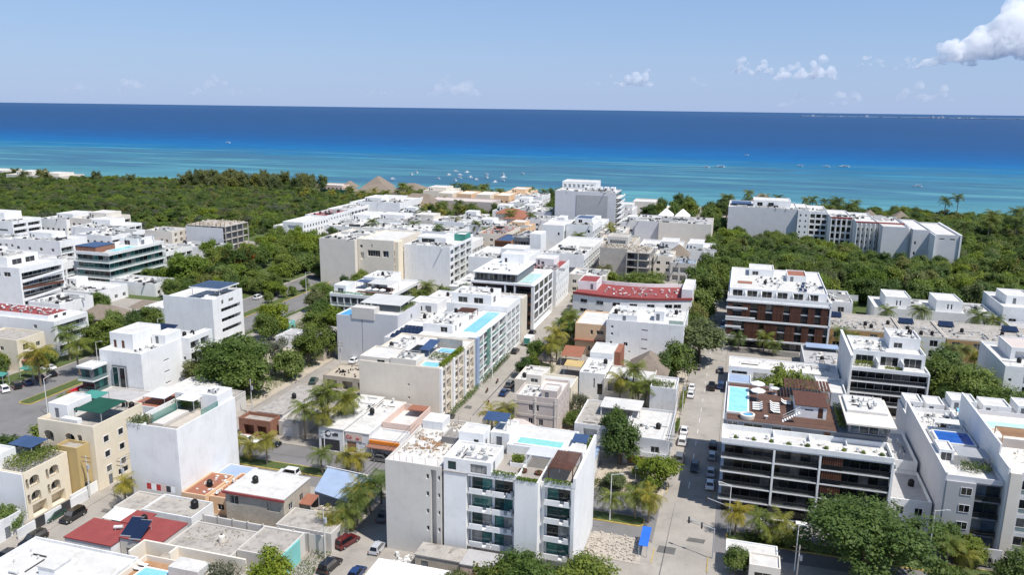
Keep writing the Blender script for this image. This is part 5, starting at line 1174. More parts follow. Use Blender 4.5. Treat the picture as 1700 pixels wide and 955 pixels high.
# ================================================================== left hand side, middle distance
H20 = 'the white block with the slit windows by the boulevard'
t = building('apartment_block', 'white block with a glass corner and three slit windows, beside the boulevard', -143, 160)
block(t, -149.4, -137, 150.2, 171, 0, 12.2, 'white', {'r': rows(3, 3.0, 2.6, 7.5, 2.0, .4, 's', gl='pane_dark'), 'f': [(.8, 1, .8, 1, 's')]}, par=.7)
block(t, -137.0, -134.6, 164.5, 174, 0, 12.6, 'white', {'r': [x for c in (.6, 4.6) for x in rows(4, 3.0, .6, c, 3.4, 2.2, 'B', gl='pane_dark')], 'f': [(.4, 7, .8, 1, 's')]}, par=.5)
block(t, -149.4, -142.5, 154, 164, 12.2, 16.0, 'white', {'f': [(1, .2, .9, 2, 'D', dict(gl='wood')), (3.4, .2, .9, 2, 'D', dict(gl='wood'))]}, par=.3)
block(t, -142, -138, 160, 166, 12.2, 14.6, 'white', {'f': [(1, .2, 1, 2, 'D')]}, par=.2)
slab_tower(t, -151.8, -147.2, 145.2, 150.0, 0, 3, 3.2, dict(f=.7, l=.7, r=.3), core='slate', slab='white', gl='pane_teal', rail='glass_rail', pw=1.3, par=.3, th=.25)
bx(t, 'glass_bay_frame', 'slate', -145.6, -141.6, 149.7, 150.19, 2.5, 9.4)
fit(t, lambda u, o, v: (-145.4+u, 149.66+o, v), 0, 0, 2.8, 1.7, 6.2, 'w', .03, gl='pane_teal', n=1); fit(t, lambda u, o, v: (-143.4+u, 149.66+o, v), 0, 0, 2.8, 1.7, 6.2, 'w', .03, gl='pane_teal', n=1)
put('tank', -138.3, 167.6, 12.4, 0, 'black plastic water tank on the slit window block by the boulevard', 'tanks on the slit window block')
put('tank', -137.2, 169.4, 12.4, 0, 'black plastic water tank on the slit window block by the boulevard', 'tanks on the slit window block')
roofstuff(H20, -142, -137.4, 151, 159.6, 12.2, 301, tank=0, ac=4, vent=3)
a = thing('solar_array', 'dark blue tilted solar array on the slit window block by the boulevard', 'solar array', (-145, 168.5, 12.3))
for s in range(5):
    q = MB(); X = -148.4+s*1.3; q.quad((X, 166.8, 13.6), (X+1.24, 166.8, 13.6), (X+1.24, 170, 14.6), (X, 170, 14.6)); q.quad((X, 170, 14.5), (X+1.24, 170, 14.5), (X+1.24, 166.8, 13.5), (X, 166.8, 13.5)); q.build('panel', 'solar', a)
for x in (-148.3, -142.2): bx(a, 'stand', 'metal_grey', x, x+.1, 167, 169.8, 12.22, 13.6)
t = building('shop', 'low shop with a bright red canopy band beside the boulevard', -148, 148, 'shop')
block(t, -152.6, -147, 143.6, 145, 0, 3.0, 'cream', {'f': [(.6, .3, 4.4, 2.2, 'H')]}, par=0, roof='roofgrey')
bx(t, 'red_band', 'redbright', -153.2, -143.4, 142.7, 143.0, 2.6, 4.0); bx(t, 'red_band', 'redbright', -153.2, -152.9, 143.0, 153, 2.6, 4.0); bx(t, 'canopy', 'roofgrey', -152.9, -147.2, 143.0, 145.15, 3.2, 3.35)
t = building('house', 'low patchwork roofs with shade cloths between the cream building and the slit window block', -130, 133, 'house')
block(t, -146, -134, 141.4, 149.6, 0, 3.6, 'beige2', {'f': [(2, .3, 3, 2.4, 'H'), (7, .3, 3, 2.4, 'H')]}, par=.3, roof='roofgrey')
block(t, -133.8, -122, 141.2, 152, 0, 3.4, 'white2', {'f': [(1, .3, 3, 2.4, 'R', dict(gl='metal_grey')), (6, .3, 3, 2.4, 'H')]}, par=.4, roof='terracotta')
block(t, -121.8, -112.4, 141.4, 156, 0, 3.8, 'concrete_pale', {'f': [(1, .3, 3, 2.4, 'H'), (5.4, .3, 3, 2.4, 'R', dict(gl='white2'))]}, par=.4, roof='roofold')
block(t, -133, -123, 153, 163, 0, 3.2, 'white2', {}, par=.3, roof='roofwhite')
shade('faded grey shade net over the patchwork roofs', 'grey_light', -131, -125, 143, 149, 3.45, 2.2, .3)
roofstuff('the patchwork roofs beside the boulevard', -121.4, -113, 142, 155.6, 3.8, 303, tank=2, ac=4, vent=2)
H21 = 'the tall white block with the raised solar canopy'
t = building('apartment_block', 'tall white block with a raised blue solar canopy and stacked balconies', -154.5, 198)
block(t, -150.8+.0, -146.2+.0, 192.6, 204.5, 0, 16.4, 'white', {'r': rows(4, 3.1, 1.6, 1.2, 9.4, 2.0, 'S', gl='pane', rail='white') + [(1.6, 14.1, 1.0, 1.3, 'w'), (5, 14.1, 2.4, 1.0, 'w')]}, par=.5)
block(t, -163.4, -151.0, 190.4, 206, 0, 15.4, 'white', {'l': rows(4, 3.1, 1.6, 2, 1.4, 1.4, 'w', 3, 4)}, par=.6)
bx(t, 'front_wall', 'white', -163.4, -146.25, 190.1, 190.38, 0, 16.6); bx(t, 'front_wall', 'white', -151.0, -146.25, 190.38, 192.58, 0, 16.4)
a = thing('solar_canopy', 'raised blue solar canopy on white posts on the tall white block', 'solar canopy', (-149.5, 198, 16.5))
for i in range(5):
    for k in range(3): bx(a, 'panel', 'solar', -156.6+i*2.06, -154.62+i*2.06, 194+k*3.0, 196.9+k*3.0, 18.9, 18.98)
for x in (-156.4, -146.8):
    for y in (194.3, 202.4): bx(a, 'post', 'metal_white', x, x+.16, y, y+.16, 16.0, 18.85)
ring(-156.9, -146.2, 193.7, 203.3, 18.6, 18.88, .25).build('frame', 'metal_white', a)
# left of the boulevard
H22 = 'the long white block with the red terrace'
t = building('apartment_block', 'long white block with a red roof terrace and stacked balconies, left of the boulevard', -200, 178)
block(t, -222, -186.4, 172.4, 184.6, 0, 10.4, 'white', {'r': rows(3, 3.1, .9, 1.0, 10.6, 2.4, 'L', gl='pane_blue', n=7), 'f': [(28, 8.2, 1.2, 1.2, 'w')]}, par=.5, roof='white')
block(t, -221, -190, 174, 182, 10.4, 11.6, 'white', {'r': [(2, .1, 1.5, 1.1, 's'), (5, .1, 1.5, 1.1, 's')]}, par=.3, roof='redroof')
roofstuff('the red roof terrace left of the boulevard', -219, -191, 174.5, 181.5, 11.6, 311, tank=0, ac=5, vent=3, chair=14, table=7)
t = building('house', 'pale yellow three storey house beside the boulevard palms, at the left edge', -194, 163, 'house')
block(t, -200, -186, 159.4, 168.4, 0, 8.6, 'cream', {'r': [(1.8, 5.6, 1.8, 1.8, 'w', dict(gl='pane_dark')), (6, 5.6, 1.3, 1.3, 'w'), (1.6, 2.4, 2.2, 2, 'H'), (6, 2.4, 1.3, 1.3, 'w')], 'f': [(3, 5.6, 1.2, 1.2, 'w'), (8, 5.6, 1.2, 1.2, 'w')]}, par=.5, roof='roofold')
block(t, -212, -200.3, 160, 170, 0, 7.4, 'beige', {'f': [(2, 4.8, 1.2, 1.2, 'w'), (6, 4.8, 1.2, 1.2, 'w')]}, par=.5, roof='roofold')
block(t, -206, -195, 151, 158.6, 0, 3.4, 'beige', {'r': [(1, .3, 3, 2.4, 'H')]}, par=.4, roof='terracotta')
bx(t, 'porch_roof', 'terracotta', -185.9, -183.2, 160, 166, 2.8, 3.1)
t = thing('palapa', 'large brown thatched hall beside the boulevard trees on the left', 'thatched roof', (-201, 208, 0))
hip(t, -209.5, -194.5, 202, 214, 2.6, 6.2, .28)
for x in (-208.2, -204, -200, -195.8):
    for y in (203.4, 212.6): MB().tube((x, y, 0), (x, y, 3.0), .16, k=6).build('post', 'trunk', t)
t = thing('palapa', 'smaller thatched roof behind the large thatched hall', 'thatched roof', (-199, 223, 0)); hip(t, -203, -192, 218.4, 226, 2.6, 4.8, .3)
for x in (-202, -193): MB().tube((x, 219.8, 0), (x, 219.8, 3.0), .16, k=6).build('post', 'trunk', t)
def simple(name, lab, x0, x1, y0, y1, h, m='white', ops=None, par=.7, roof='roofwhite', host=None, seed=0, tops=(), cat='building', rs=None, group=None):
    t = building(name, lab, (x0+x1)/2, (y0+y1)/2, cat, group)
    block(t, x0, x1, y0, y1, 0, h, m, ops or {}, par=par, roof=roof)
    for (a, b, c, d, hh) in tops: block(t, x0+a*(x1-x0), x0+b*(x1-x0), y0+c*(y1-y0), y0+d*(y1-y0), h, h+hh, m, {'f': [(.7, .1, .9, min(2, hh-.2), 'D'), (2.2, .4, 1.2, min(1.2, hh-.6), 'w')]}, par=.3)
    if host:
        k = dict(tank=1, ac=4, vent=2); k.update(rs or {})
        roofstuff(host, x0+.3, x1-.3, y0+.3, y1-.3 if not tops else y0+.3+(y1-y0)*.5, h, seed, **k)
    return t
def Wf(w, h, n=None): # plain window grid for a face
    n = n or max(1, int(w/3.6)); f = max(1, int((h-.6)/3.05)); d = w/n
    return rows(f, 3.05, 1.0, d*.3, min(1.6, d*.5), 1.4, 'w', n, d, gl='pane_dark')
def Bf(w, h, n=None, t='L', gl='pane_dark'):
    n = n or max(1, int(w/4.5)); f = max(1, int((h-.2)/3.05)); d = w/n
    return rows(f, 3.05, .35, d*.06, d*.88, 2.5, t, n, d, gl=gl)
simple('house', 'low long white roof left of the thatched halls', -247, -222, 224, 240, 4.6, 'white', {'r': Wf(16, 5), 'f': Wf(25, 5)}, host='the low long white roof on the left', seed=321, cat='house', rs=dict(ac=6, vent=5), tops=((.1, .3, .6, .95, 2.2),))
simple('house', 'low white roof between the thatched halls and the dark glass strip block', -233, -212, 243, 254, 4.6, 'white', {'r': Wf(11, 5)}, host='the low white roof by the strip block', seed=322, cat='house')
simple('house', 'small white house with blue shutters in front of the wedge balcony block', -226, -213, 200, 214, 6.6, 'white', {'f': Wf(13, 6.6), 'r': Wf(14, 6.6)}, host='the small white house with blue shutters', seed=323, cat='house')
simple('house', 'low white roofs between the thatched hall and the tall white block', -192, -179.5, 214, 238, 4.4, 'white2', {'r': Wf(24, 4.4)}, host='the low white roofs behind the tall white block', seed=324, cat='house', rs=dict(ac=6, vent=4))
t = building('apartment_block', 'white block with slanted brown balcony fronts at the left edge', -246, 218)
block(t, -268, -239, 209.4, 228, 0, 15.0, 'white', {'r': rows(4, 3.3, 1.6, .8, 17, 2.4, 'L', gl='pane_blue', rail='glass_rail_dark', n=9), 'f': [(16, 12.5, 4.4, 1.8, 'w', dict(gl='pane_blue')), (22, 12.5, 3, 1.6, 'w')]}, par=.9)
fn, rz, _ = FM(-268, -239, 209.4, 228, 0, 'r')
for f in range(4):
    q = MB(); z = 1.6+3.3*f; s = .55 if f % 2 else -.55
    q.v = [(.6, -.25, z-.5-s), (18, -.25, z-.5+s), (18, -.25, z+.35+s), (.6, -.25, z+.35-s), (.6, -.08, z-.5-s), (18, -.08, z-.5+s), (18, -.08, z+.35+s), (.6, -.08, z+.35-s)]
    q.f = [(0, 1, 2, 3), (7, 6, 5, 4), (0, 4, 5, 1), (3, 2, 6, 7), (1, 5, 6, 2), (0, 3, 7, 4)]
    new('slanted_band', q.mesh('slanted_band', 'wood' if f % 2 == 0 else 'white'), t, fn(0, 0, 0), rz)
block(t, -266, -248, 213, 226, 15, 18, 'white', {'r': [(2, .3, 4, 2, 'w'), (7.5, .3, 4, 2, 'w')]}, par=.4)
roofstuff('the slanted balcony block', -265.5, -248.5, 213.5, 225.5, 18, 325, tank=2, ac=6, vent=4)
simple('apartment_block', 'white terraced block behind the slanted balcony block at the left edge', -300, -272, 222, 244, 13, 'white', {'r': Bf(22, 13), 'f': Wf(28, 13)}, host='the white terraced block at the left edge', seed=326, tops=((.2, .7, .3, .9, 2.6),), rs=dict(ac=7))
simple('apartment_block', 'low white stepped block with dark tarpaulins in front of the three floor balcony block', -292, -262, 246, 262, 8.2, 'white', {'r': Bf(16, 8), 'f': Wf(30, 8)}, host='the low stepped block with tarpaulins', seed=327, rs=dict(ac=8, vent=4))
simple('apartment_block', 'white block with three dark balcony floors left of the glass strip block', -316, -289.4, 275.6, 291, 11.4, 'white', {'r': Bf(15.4, 11.4, 2), 'f': Wf(26, 11.4, 4)}, host='the three floor balcony block', seed=328, tops=((.1, .6, .4, .9, 2.5),), rs=dict(ac=6))
simple('apartment_block', 'white striped block at the far left edge in front of the mangrove wood', -386, -350.6, 306.8, 324, 13, 'white', {'r': Bf(17, 13, 2, 'S'), 'f': rows(3, 3.2, 2, 14, 18, 1.2, 's', gl='pane_blue')}, host='the striped block at the far left', seed=329, tops=((.1, .7, .3, .9, 3.6),))
simple('house', 'small white house beside the striped block at the far left', -352, -330, 292, 304, 7, 'white', {'r': Wf(12, 7), 'f': Wf(22, 7)}, host='the small white house at the far left', seed=330, cat='house')
simple('apartment_block', 'white block with blue grey windows in front of the mangrove wood', -369, -350.5, 339.6, 362, 9.6, 'white', {'f': Wf(18, 9.6), 'r': Wf(22, 9.6)}, host='the white block by the mangrove', seed=331, tops=((.3, .9, .3, .9, 2.6),))
simple('apartment_block', 'white and beige block with rounded awnings in front of the mangrove wood', -350, -330, 342, 364, 10.5, 'beige2', {'f': Wf(20, 10), 'r': Bf(22, 10)}, host='the beige block by the mangrove', seed=332, tops=((.2, .8, .4, .9, 2.6),), rs=dict(ac=6))
simple('apartment_block', 'long white terrace block behind the glass strip block', -330, -306, 322, 345, 9.6, 'white', {'f': Wf(24, 9.6), 'r': Bf(23, 9.6)}, host='the long white terrace block', seed=333, tops=((.1, .6, .5, .95, 2.8),), rs=dict(ac=7, vent=4))
simple('house', 'white roof with dark blue solar sheets behind the glass strip block', -304, -284, 300, 322, 10.4, 'white', {'f': Wf(20, 10), 'r': Bf(22, 10)}, host='the white roof with solar sheets', seed=334, rs=dict(ac=5, solar=8), cat='house')
# glass strip block
t = building('apartment_block', 'five storey glass strip block with white floor bands and a brick penthouse with pool', -250, 269)
slab_tower(t, -258.6, -241.8, 253, 285, 0, 4, 3.2, dict(f=1.3, r=1.3), core='white', slab='white', gl='pane_teal', fr='metal_grey', rail='glass_rail', pw=2.4, par=.9, th=.45)
block(t, -258.4, -248.6, 253.6, 264, 12.86, 15.4, 'brick', {'f': [(3.1, .05, .3, 2.3, 's'), (6.4, .05, .3, 2.3, 's')]}, par=0, roof='blue_dark')
block(t, -255, -246, 274, 284, 12.86, 15.6, 'white', {'f': [(2, .2, 3, 2, 'w')], 'r': [(2, .2, 2, 2, 'D')]}, par=.4)
pool('pale blue pool on the glass strip block beside the brick penthouse', -247.6, -243, 258, 271, 12.88, 'pool_light', 'white', .5)
roofstuff('the glass strip block', -254.6, -246.4, 274.4, 283.6, 15.6, 335, tank=1, ac=5, vent=3)
simple('house', 'small raw beige house behind the glass strip block', -288, -272, 326.5, 340, 9.4, 'beige2', {'f': rows(2, 3, 1.4, 9, 1.4, 1.6, 'H', 2, 3), 'r': rows(3, 3, 1.0, 2, 2, 2, 'H', 3, 4)}, host='the small raw beige house', seed=336, cat='house')
simple('house', 'low bright white roofs in front of the scaffolded shell', -262, -238, 314, 329, 4.8, 'white', {'f': Wf(24, 5), 'r': Wf(15, 5)}, host='the low white roofs below the scaffolded shell', seed=337, cat='house', rs=dict(ac=5, vent=4))
simple('house', 'low white houses between the glass strip block and the trees', -264, -244, 288, 306, 7.4, 'white', {'f': Wf(20, 7), 'r': Bf(18, 7)}, host='the low white houses by the trees', seed=338, cat='house', rs=dict(ac=7))
# concrete shell under construction
def shellframe(name, lab, x0, x1, y0, y1, n, fh, m='concrete', front_wall=None):
    t = building(name, lab, (x0+x1)/2, (y0+y1)/2)
    for i in range(n+1): bx(t, 'floor_slab', m, x0, x1, y0, y1, i*fh-.28 if i else 0, i*fh if i else .2)
    nx, ny = max(2, round((x1-x0)/5)), max(2, round((y1-y0)/5))
    for i in range(n):
        for a in range(nx+1):
            for b in (0, ny): 
                X, Y = x0+.02+a*(x1-x0-.44)/nx, y0+.02+b*(y1-y0-.44)/ny
                bx(t, 'column', m, X, X+.4, Y, Y+.4, i*fh+.01, (i+1)*fh-.29)
        for b in range(1, ny):
            for X in (x0+.02, x1-.42): bx(t, 'column', m, X, X+.4, y0+b*(y1-y0)/ny, y0+b*(y1-y0)/ny+.4, i*fh+.01, (i+1)*fh-.29)
        bx(t, 'inner_wall', 'concrete_dark', x0+(x1-x0)*.3, x1-1.5, y0+2.5, y1-1.5, i*fh+.01, (i+1)*fh-.29)
    if front_wall: bx(t, 'front_wall', front_wall, x0-.12, x1, y0-.15, y0-.01, 0, n*fh)
    return t
t = shellframe('concrete_shell', 'scaffolded concrete shell with rusty formwork on top, in front of the mangrove wood', -267.6, -244.6, 332, 351, 4, 3.3, 'concrete')
bx(t, 'dust_sheet', 'grey_light', -267.7, -246, 331.7, 331.9, 1, 12.4)
for i in range(10): bx(t, 'formwork_post', 'woodlight', -267+i*2.4, -266.8+i*2.4, 332.3, 332.5, 13.2, 14.9)
heap('rusty brown formwork timber on top of the scaffolded shell', -266.5, -246, 333, 350, 13.2, 120, 340, 'block_raw', (.3, 2.4), .9, 'timber_pile', 'timber')
# ================================================================== centre, middle distance
H30 = 'the blue balcony block with the roof terrace bar'
t = building('apartment_block', 'white block with blue glass balconies and a planted roof bar with small pool', -121, 246)
slab_tower(t, -131.4, -110.2, 231.6, 260, 0, 3, 3.3, dict(f=1.3, r=1.3), core='blue_sheet', slab='white', gl='pane_blue', fr='metal_white', rail='glass_rail', pw=2.2, par=.8, th=.35)
for i in range(9): bx(t, 'fin', 'white', -131.3+i*2.5, -131.1+i*2.5, 231.7, 232.9, .2, 9.6)
block(t, -131, -126.5, 234, 241, 9.96, 12.6, 'white', {'f': [(1.4, .2, 2.2, 1.8, 'w', dict(gl='pane_blue'))]}, par=.4)
block(t, -126, -117, 246, 258, 9.96, 13.2, 'white', {'f': [(1, .3, 2, 1.6, 'w'), (5, .2, 1, 2.1, 'D')]}, par=.5)
shade('dark bar canopy with grey sheet roof on the blue balcony block', 'ac_grey', -121.5, -112.5, 240, 246, 10, 3.0, .2)
bx(t, 'bar_counter', 'wood', -120.5, -113.5, 242.5, 243.6, 9.98, 11.1); bx(t, 'deck', 'wood', -125, -112, 234.6, 240, 9.98, 10.03)
pool('pale green pool on the blue balcony block', -127.5, -120.5, 232.8, 236.0, 10.04, 'pool_pale', 'white', .35)
shade('dark blue cabana on the blue balcony block', 'blue_dark', -127, -122.6, 242.6, 246, 10, 2.6, .1)
for i in range(3): put('umbrella', -119.5+i*2.6, 236.8, 10.04, 0, 'white parasol on the bar terrace of the blue balcony block', 'parasols on the bar terrace', .8)
roofstuff(H30, -125.6, -117.4, 247, 257.6, 13.2, 341, tank=1, ac=5, vent=3)
H31 = 'the tall beige block with strip windows'
t = building('apartment_block', 'tall beige block with one blank wall and a few strip windows', -151, 302)
block(t, -167.2, -151, 288, 318, 0, 18.0, 'beige2', {}, par=.8)
block(t, -150.8, -134.6, 290.4, 318, 0, 18.4, 'beige', {'f': [(1.2, 10.5, 1.6, 3, 'H', dict(depth=.6)), (4.4, 12, 5.6, 2.6, 'G', dict(gl='pane', depth=.4, n=5)), (11.2, 12, 2.6, 2.6, 'G', dict(gl='pane_blue', depth=.4)), (1, 15.4, 1.2, 1.2, 's'), (6, 15.8, .6, 1.2, 's')], 'r': Bf(27, 18, 5)}, par=.6)
bx(t, 'service_tower', 'cream', -134.5, -133, 291, 296, 0, 18.6)
roofstuff(H31, -166.8, -151.4, 288.4, 317, 18, 342, tank=2, ac=9, vent=6)
t = building('apartment_block', 'white block with a blank front and dark framed balconies on its street side', -122, 310)
block(t, -132.6, -112.4, 295.8, 324, 0, 16.2, 'white', {'r': [x for c in (5.4, 12.6, 20) for x in rows(5, 3.15, .6, c, 6.2, 2.6, 'L', gl='pane_dark')] + rows(5, 3.15, 1, .8, 3.6, 1.8, 'w', gl='pane_blue')}, par=.8)
block(t, -131, -118, 306, 316, 16.2, 18.4, 'white', {'f': [(2, .2, 6, 1.8, 'w')]}, par=.4); block(t, -118, -113, 316, 323, 16.2, 18.8, 'fabric_teal', {}, par=.3)
roofstuff('the white block with dark framed balconies', -132, -113, 296.4, 305.6, 16.2, 343, tank=1, ac=6, vent=4, chair=2)
# DK
H32 = 'the black banded corner block'
t = building('apartment_block', 'black banded glass corner block with a white roof and penthouse, on the avenue', -75, 258)
slab_tower(t, -85, -64.6, 244, 272, 0, 5, 3.1, dict(f=1.2), core='slate', slab='wood', gl='pane_dark', rail='glass_rail_dark', pw=2.0, par=0, th=.8)
bx(t, 'white_band', 'white', -85.3, -64.4, 243.7, 244.4, 15.2, 15.9); bx(t, 'white_band', 'white', -64.58, -64.3, 244.4, 272, 15.2, 15.9)
bx(t, 'white_column', 'white', -73.5, -73.0, 243.8, 245.1, .2, 15.18); bx(t, 'white_column', 'white', -70.2, -69.7, 243.8, 245.1, .2, 15.18)
block(t, -64.6, -63.6, 245, 272, 0, 15.1, 'white', {'r': [x for c in (1, 7.4, 14, 20.4) for x in rows(4, 3.1, 3.2, c, 5.4, 2.5, 'w', gl='pane_dark', n=4)] + [(1, .2, 24, 2.6, 'H', dict(depth=.8))]}, par=0, roof='white')
block(t, -84.6, -69.8, 246.4, 268, 15.58, 18.2, 'slate', {'f': [(.4, .2, 4, 2.2, 'G', dict(gl='pane', depth=.3)), (5, .2, 9, 2.2, 'G', dict(gl='pane_dark', depth=.3))]}, par=0, roof='roofwhite')
bx(t, 'roof_overhang', 'white', -85, -69.4, 245.2, 269, 18.4, 18.7)
block(t, -80, -72, 262, 269.5, 18.7, 21.6, 'white', {'f': [(1, .4, 1, 1.6, 's')]}, par=.6)
bx(t, 'roof_terrace', 'pool_pale', -69.4, -65, 247, 262, 15.6, 15.7)
roofstuff(H32, -84, -71, 247, 261, 18.7, 344, tank=0, ac=7, vent=5, dish=1)
simple('house', 'white low block with parapet and small windows left of the black banded corner block', -99, -86, 234, 250, 9.4, 'white', {'f': Wf(13, 9), 'r': Wf(16, 9)}, host='the white low block left of the black corner block', seed=345, cat='house')
simple('apartment_block', 'wide white block behind the black banded corner block', -106, -82, 300, 326, 12.2, 'white', {'r': Bf(26, 12), 'f': []}, host='the wide white block behind the corner block', seed=346, tops=((.55, .95, .1, .5, 4.2),), rs=dict(ac=8, vent=5))
simple('apartment_block', 'narrow white block with red roof edge beyond the black banded corner block', -76, -64, 278.6, 301, 13.2, 'white', {'r': rows(4, 3.1, 1.6, 1, 1, 1.4, 'w', 6, 3.5), 'f': []}, roof='redroof', host='the narrow white block with red roof edge', seed=347, tops=((.1, .7, .5, .9, 2.5),))
simple('house', 'white arched wall house on the avenue beyond the planted trees', -64.5, -50, 304, 318, 7, 'beige2', {'f': Wf(14, 7), 'r': Wf(14, 7)}, host='the arched wall house', seed=348, cat='house')
t = building('apartment_block', 'slatted brown timber box block with a dark glass wing', -101, 360)
block(t, -110, -102, 348.6, 368, 0, 11.6, 'woodlight', {}, par=.3, roof='blue_dark')
for i in range(13): bx(t, 'timber_slat', 'wood', -109.95+i*.62, -109.6+i*.62, 348.3, 348.58, .3, 11.6)
block(t, -101.7, -94, 352.4, 372, 0, 12.2, 'slate', {'f': rows(3, 3.6, 1.2, .4, 6.8, 2.9, 'G', gl='pane_dark', depth=.5)}, par=.9, roof='roofgrey')
bx(t, 'white_tower', 'white', -93.9, -88.6, 352, 362, 0, 15.4)
roofstuff('the timber box block', -101.4, -94.4, 353, 371, 12.2, 349, tank=0, ac=4, vent=2, chair=8)
t = building('apartment_block', 'white corner block with roof chairs and a slanted balcony side on the far avenue', -70, 346)
block(t, -80, -63, 326, 374, 0, 10.8, 'white', {'r': Bf(48, 10.8, 9), 'f': [(1, 5, 1, 1.2, 's')]}, par=.9)
bx(t, 'base_band', 'slate', -80.1, -62.9, 325.8, 325.98, 4, 6); 
roofstuff('the white corner block with roof chairs', -79.5, -63.5, 326.6, 350, 10.8, 350, tank=1, ac=6, vent=3, chair=18)
t = building('apartment_block', 'pair of tall white stair towers above the corner block', -83, 392)
block(t, -96, -85, 384, 404, 0, 14.6, 'white', {'r': [(2, 4, 4, 8, 'H')], 'f': [(8, 10, 1, 1.6, 's')]}, par=.6); block(t, -84.6, -71, 388, 412, 0, 15, 'white', {'r': Bf(24, 15, 4), 'f': [(11, 11.5, 1.2, 1.6, 's')]}, par=.6)
block(t, -82, -73, 396, 408, 15, 17.4, 'white', {'f': [(2, .2, 2, 1.8, 'w')]}, par=.4, roof='blue_dark')
roofstuff('the pair of tall white stair towers', -84, -72, 389, 395.6, 15, 351, tank=1, ac=4, vent=2)
# concrete shell on the avenue
t = shellframe('concrete_shell', 'grey concrete shell with open black floors above the round tree', -46, -35.8, 333, 350, 4, 3.2, 'concrete')
t = building('concrete_shell', 'raw concrete block wall building left of the open black floors', -53, 345)
block(t, -58, -46.2, 336.6, 356, 0, 12.8, 'concrete', {'f': [(5, 1.5, .6, 1.4, 's'), (2, 4, .6, 1.4, 's')], 'r': []}, par=.8, roof='concrete')
block(t, -57, -48, 350, 362, 0, 16, 'concrete_pale', {'f': [(1, 13.4, 7, 1.6, 'H')]}, par=.5, roof='concrete')
heap('building timber and blocks on top of the raw concrete building', -57.5, -47, 337.5, 349, 12.8, 90, 352, 'block_raw', (.3, 1.6), .9, 'block_pile', 'blocks')
heap('building blocks on top of the open floored concrete shell', -45.5, -36.5, 334, 349, 12.8, 70, 353, 'block_raw', (.3, 1.6), .9, 'block_pile', 'blocks')
simple('house', 'beige house with blue roof tank terrace right of the concrete shell', -35, -27, 340, 356, 10, 'beige', {'f': Wf(8, 10, 2)}, host='the beige house by the concrete shell', seed=354, cat='house', rs=dict(ac=4))
simple('house', 'white house with draped dust sheets right of the concrete shell', -27.6, -17, 338, 350, 8, 'concrete_pale', {'f': rows(2, 3.4, 1, 1, 2.4, 2.2, 'H', 3, 3.2)}, roof='blue_sheet', host='the dust sheeted house', seed=355, cat='house')
t = thing('palapa', 'small thatched cone roof among the white terraces near the beach road', 'thatched roof', (-26, 362, 0)); hip(t, -31, -21, 356, 366, 8.4, 13, .48)
for x in (-30, -22):
    for y in (357, 365): MB().tube((x, y, 0), (x, y, 8.8), .2, k=6).build('post', 'trunk', t)
simple('apartment_block', 'white stepped terraces behind the small thatched cone', -24, -10.8, 368, 392, 8.6, 'white', {'f': Wf(13, 8), 'r': Wf(24, 8)}, host='the stepped terraces behind the thatched cone', seed=356, tops=((.1, .6, .2, .8, 2.8),), rs=dict(ac=6))
simple('apartment_block', 'white terraces with blue paint below the long beige box', -46, -26, 370, 396, 8.2, 'white2', {'f': Wf(20, 8), 'r': Wf(26, 8)}, host='the white terraces below the beige box', seed=357, tops=((.5, .9, .3, .8, 2.6),), rs=dict(ac=8, tank=2))
simple('apartment_block', 'sandy unfinished block below the tall grey hotel', -66, -48, 368, 396, 9.4, 'beige2', {'f': rows(3, 3, 1, 2, 2, 1.8, 'H', 4, 4), 'r': Bf(28, 9)}, roof='earth', host='the sandy unfinished block', seed=358)
simple('storehouse', 'long beige blank box building with white tents on its roof', -42, -14.6, 424, 452, 13.3, 'beige2', {}, host='the long beige box', seed=359, rs=dict(ac=6, vent=4), roof='roofgrey')
simple('storehouse', 'grey blank box next to the long beige box', -55, -42.3, 426, 452, 13.3, 'grey_light', {}, host='the grey box by the beige box', seed=360, rs=dict(ac=3))
for i, x in enumerate((-40, -31)):
    t = thing('tent', ['white peaked tent above the long beige box, the left one', 'white peaked tent above the long beige box, the right one'][i], 'tent', (x, 442, 13.3))
    MB().prism([(x-4, 438), (x+4, 438), (x+4, 446), (x-4, 446)], 15.7, 19.3, [(x-.3, 441.7), (x+.3, 441.7), (x+.3, 442.3), (x-.3, 442.3)]).build('canopy', 'fabric_white', t)
    for a in (-3.8, 3.8):
        for b in (-3.8, 3.8): bx(t, 'pole', 'metal_white', x+a-.08, x+a+.08, 442+b-.08, 442+b+.08, 13.3, 15.8)
# tall grey hotel
t = building('hotel', 'tall grey blank walled hotel with white balconies on its right side, by the sea', -100, 533, 'hotel')
block(t, -106.4, -70.4, 455, 476, 0, 24.6, 'grey_light', {}, par=.8); bx(t, 'grey_panel', 'grey_wall', -93.4, -75, 454.7, 454.98, 0, 23.4)
for i in range(8):
    for k in range(4):
        new('balcony', cached('hb', lambda: MB().box(0, 4.8, -2.4, 0, 0, .3).box(0, 4.8, -2.4, -2.2, .3, 1.2).mesh('balcony', 'white')), t, (-70.35, 455.6+k*5.1, 1.6+i*2.9), math.pi/2)
        new('window', cached('hw', lambda: MB().box(0, 4, -.06, 0, 0, 2.3).mesh('window', 'pane_dark')), t, (-70.36, 456+k*5.1, 1.95+i*2.9), math.pi/2)
block(t, -107, -86, 476.3, 492, 0, 28.5, 'white', {'f': rows(1, 3, 25.6, 1, 1.6, 2.0, 'H', 7, 2.8)}, par=.6)
for i in range(5): block(t, -92+i*4, -89.4+i*4, 469, 474, 24.6, 26.6, 'white', {'f': [(.6, .2, 1.2, 1.4, 'w')]}, par=.3)
roofstuff('the tall grey hotel', -105, -72, 456, 468, 24.6, 361, tank=2, ac=12, vent=6)
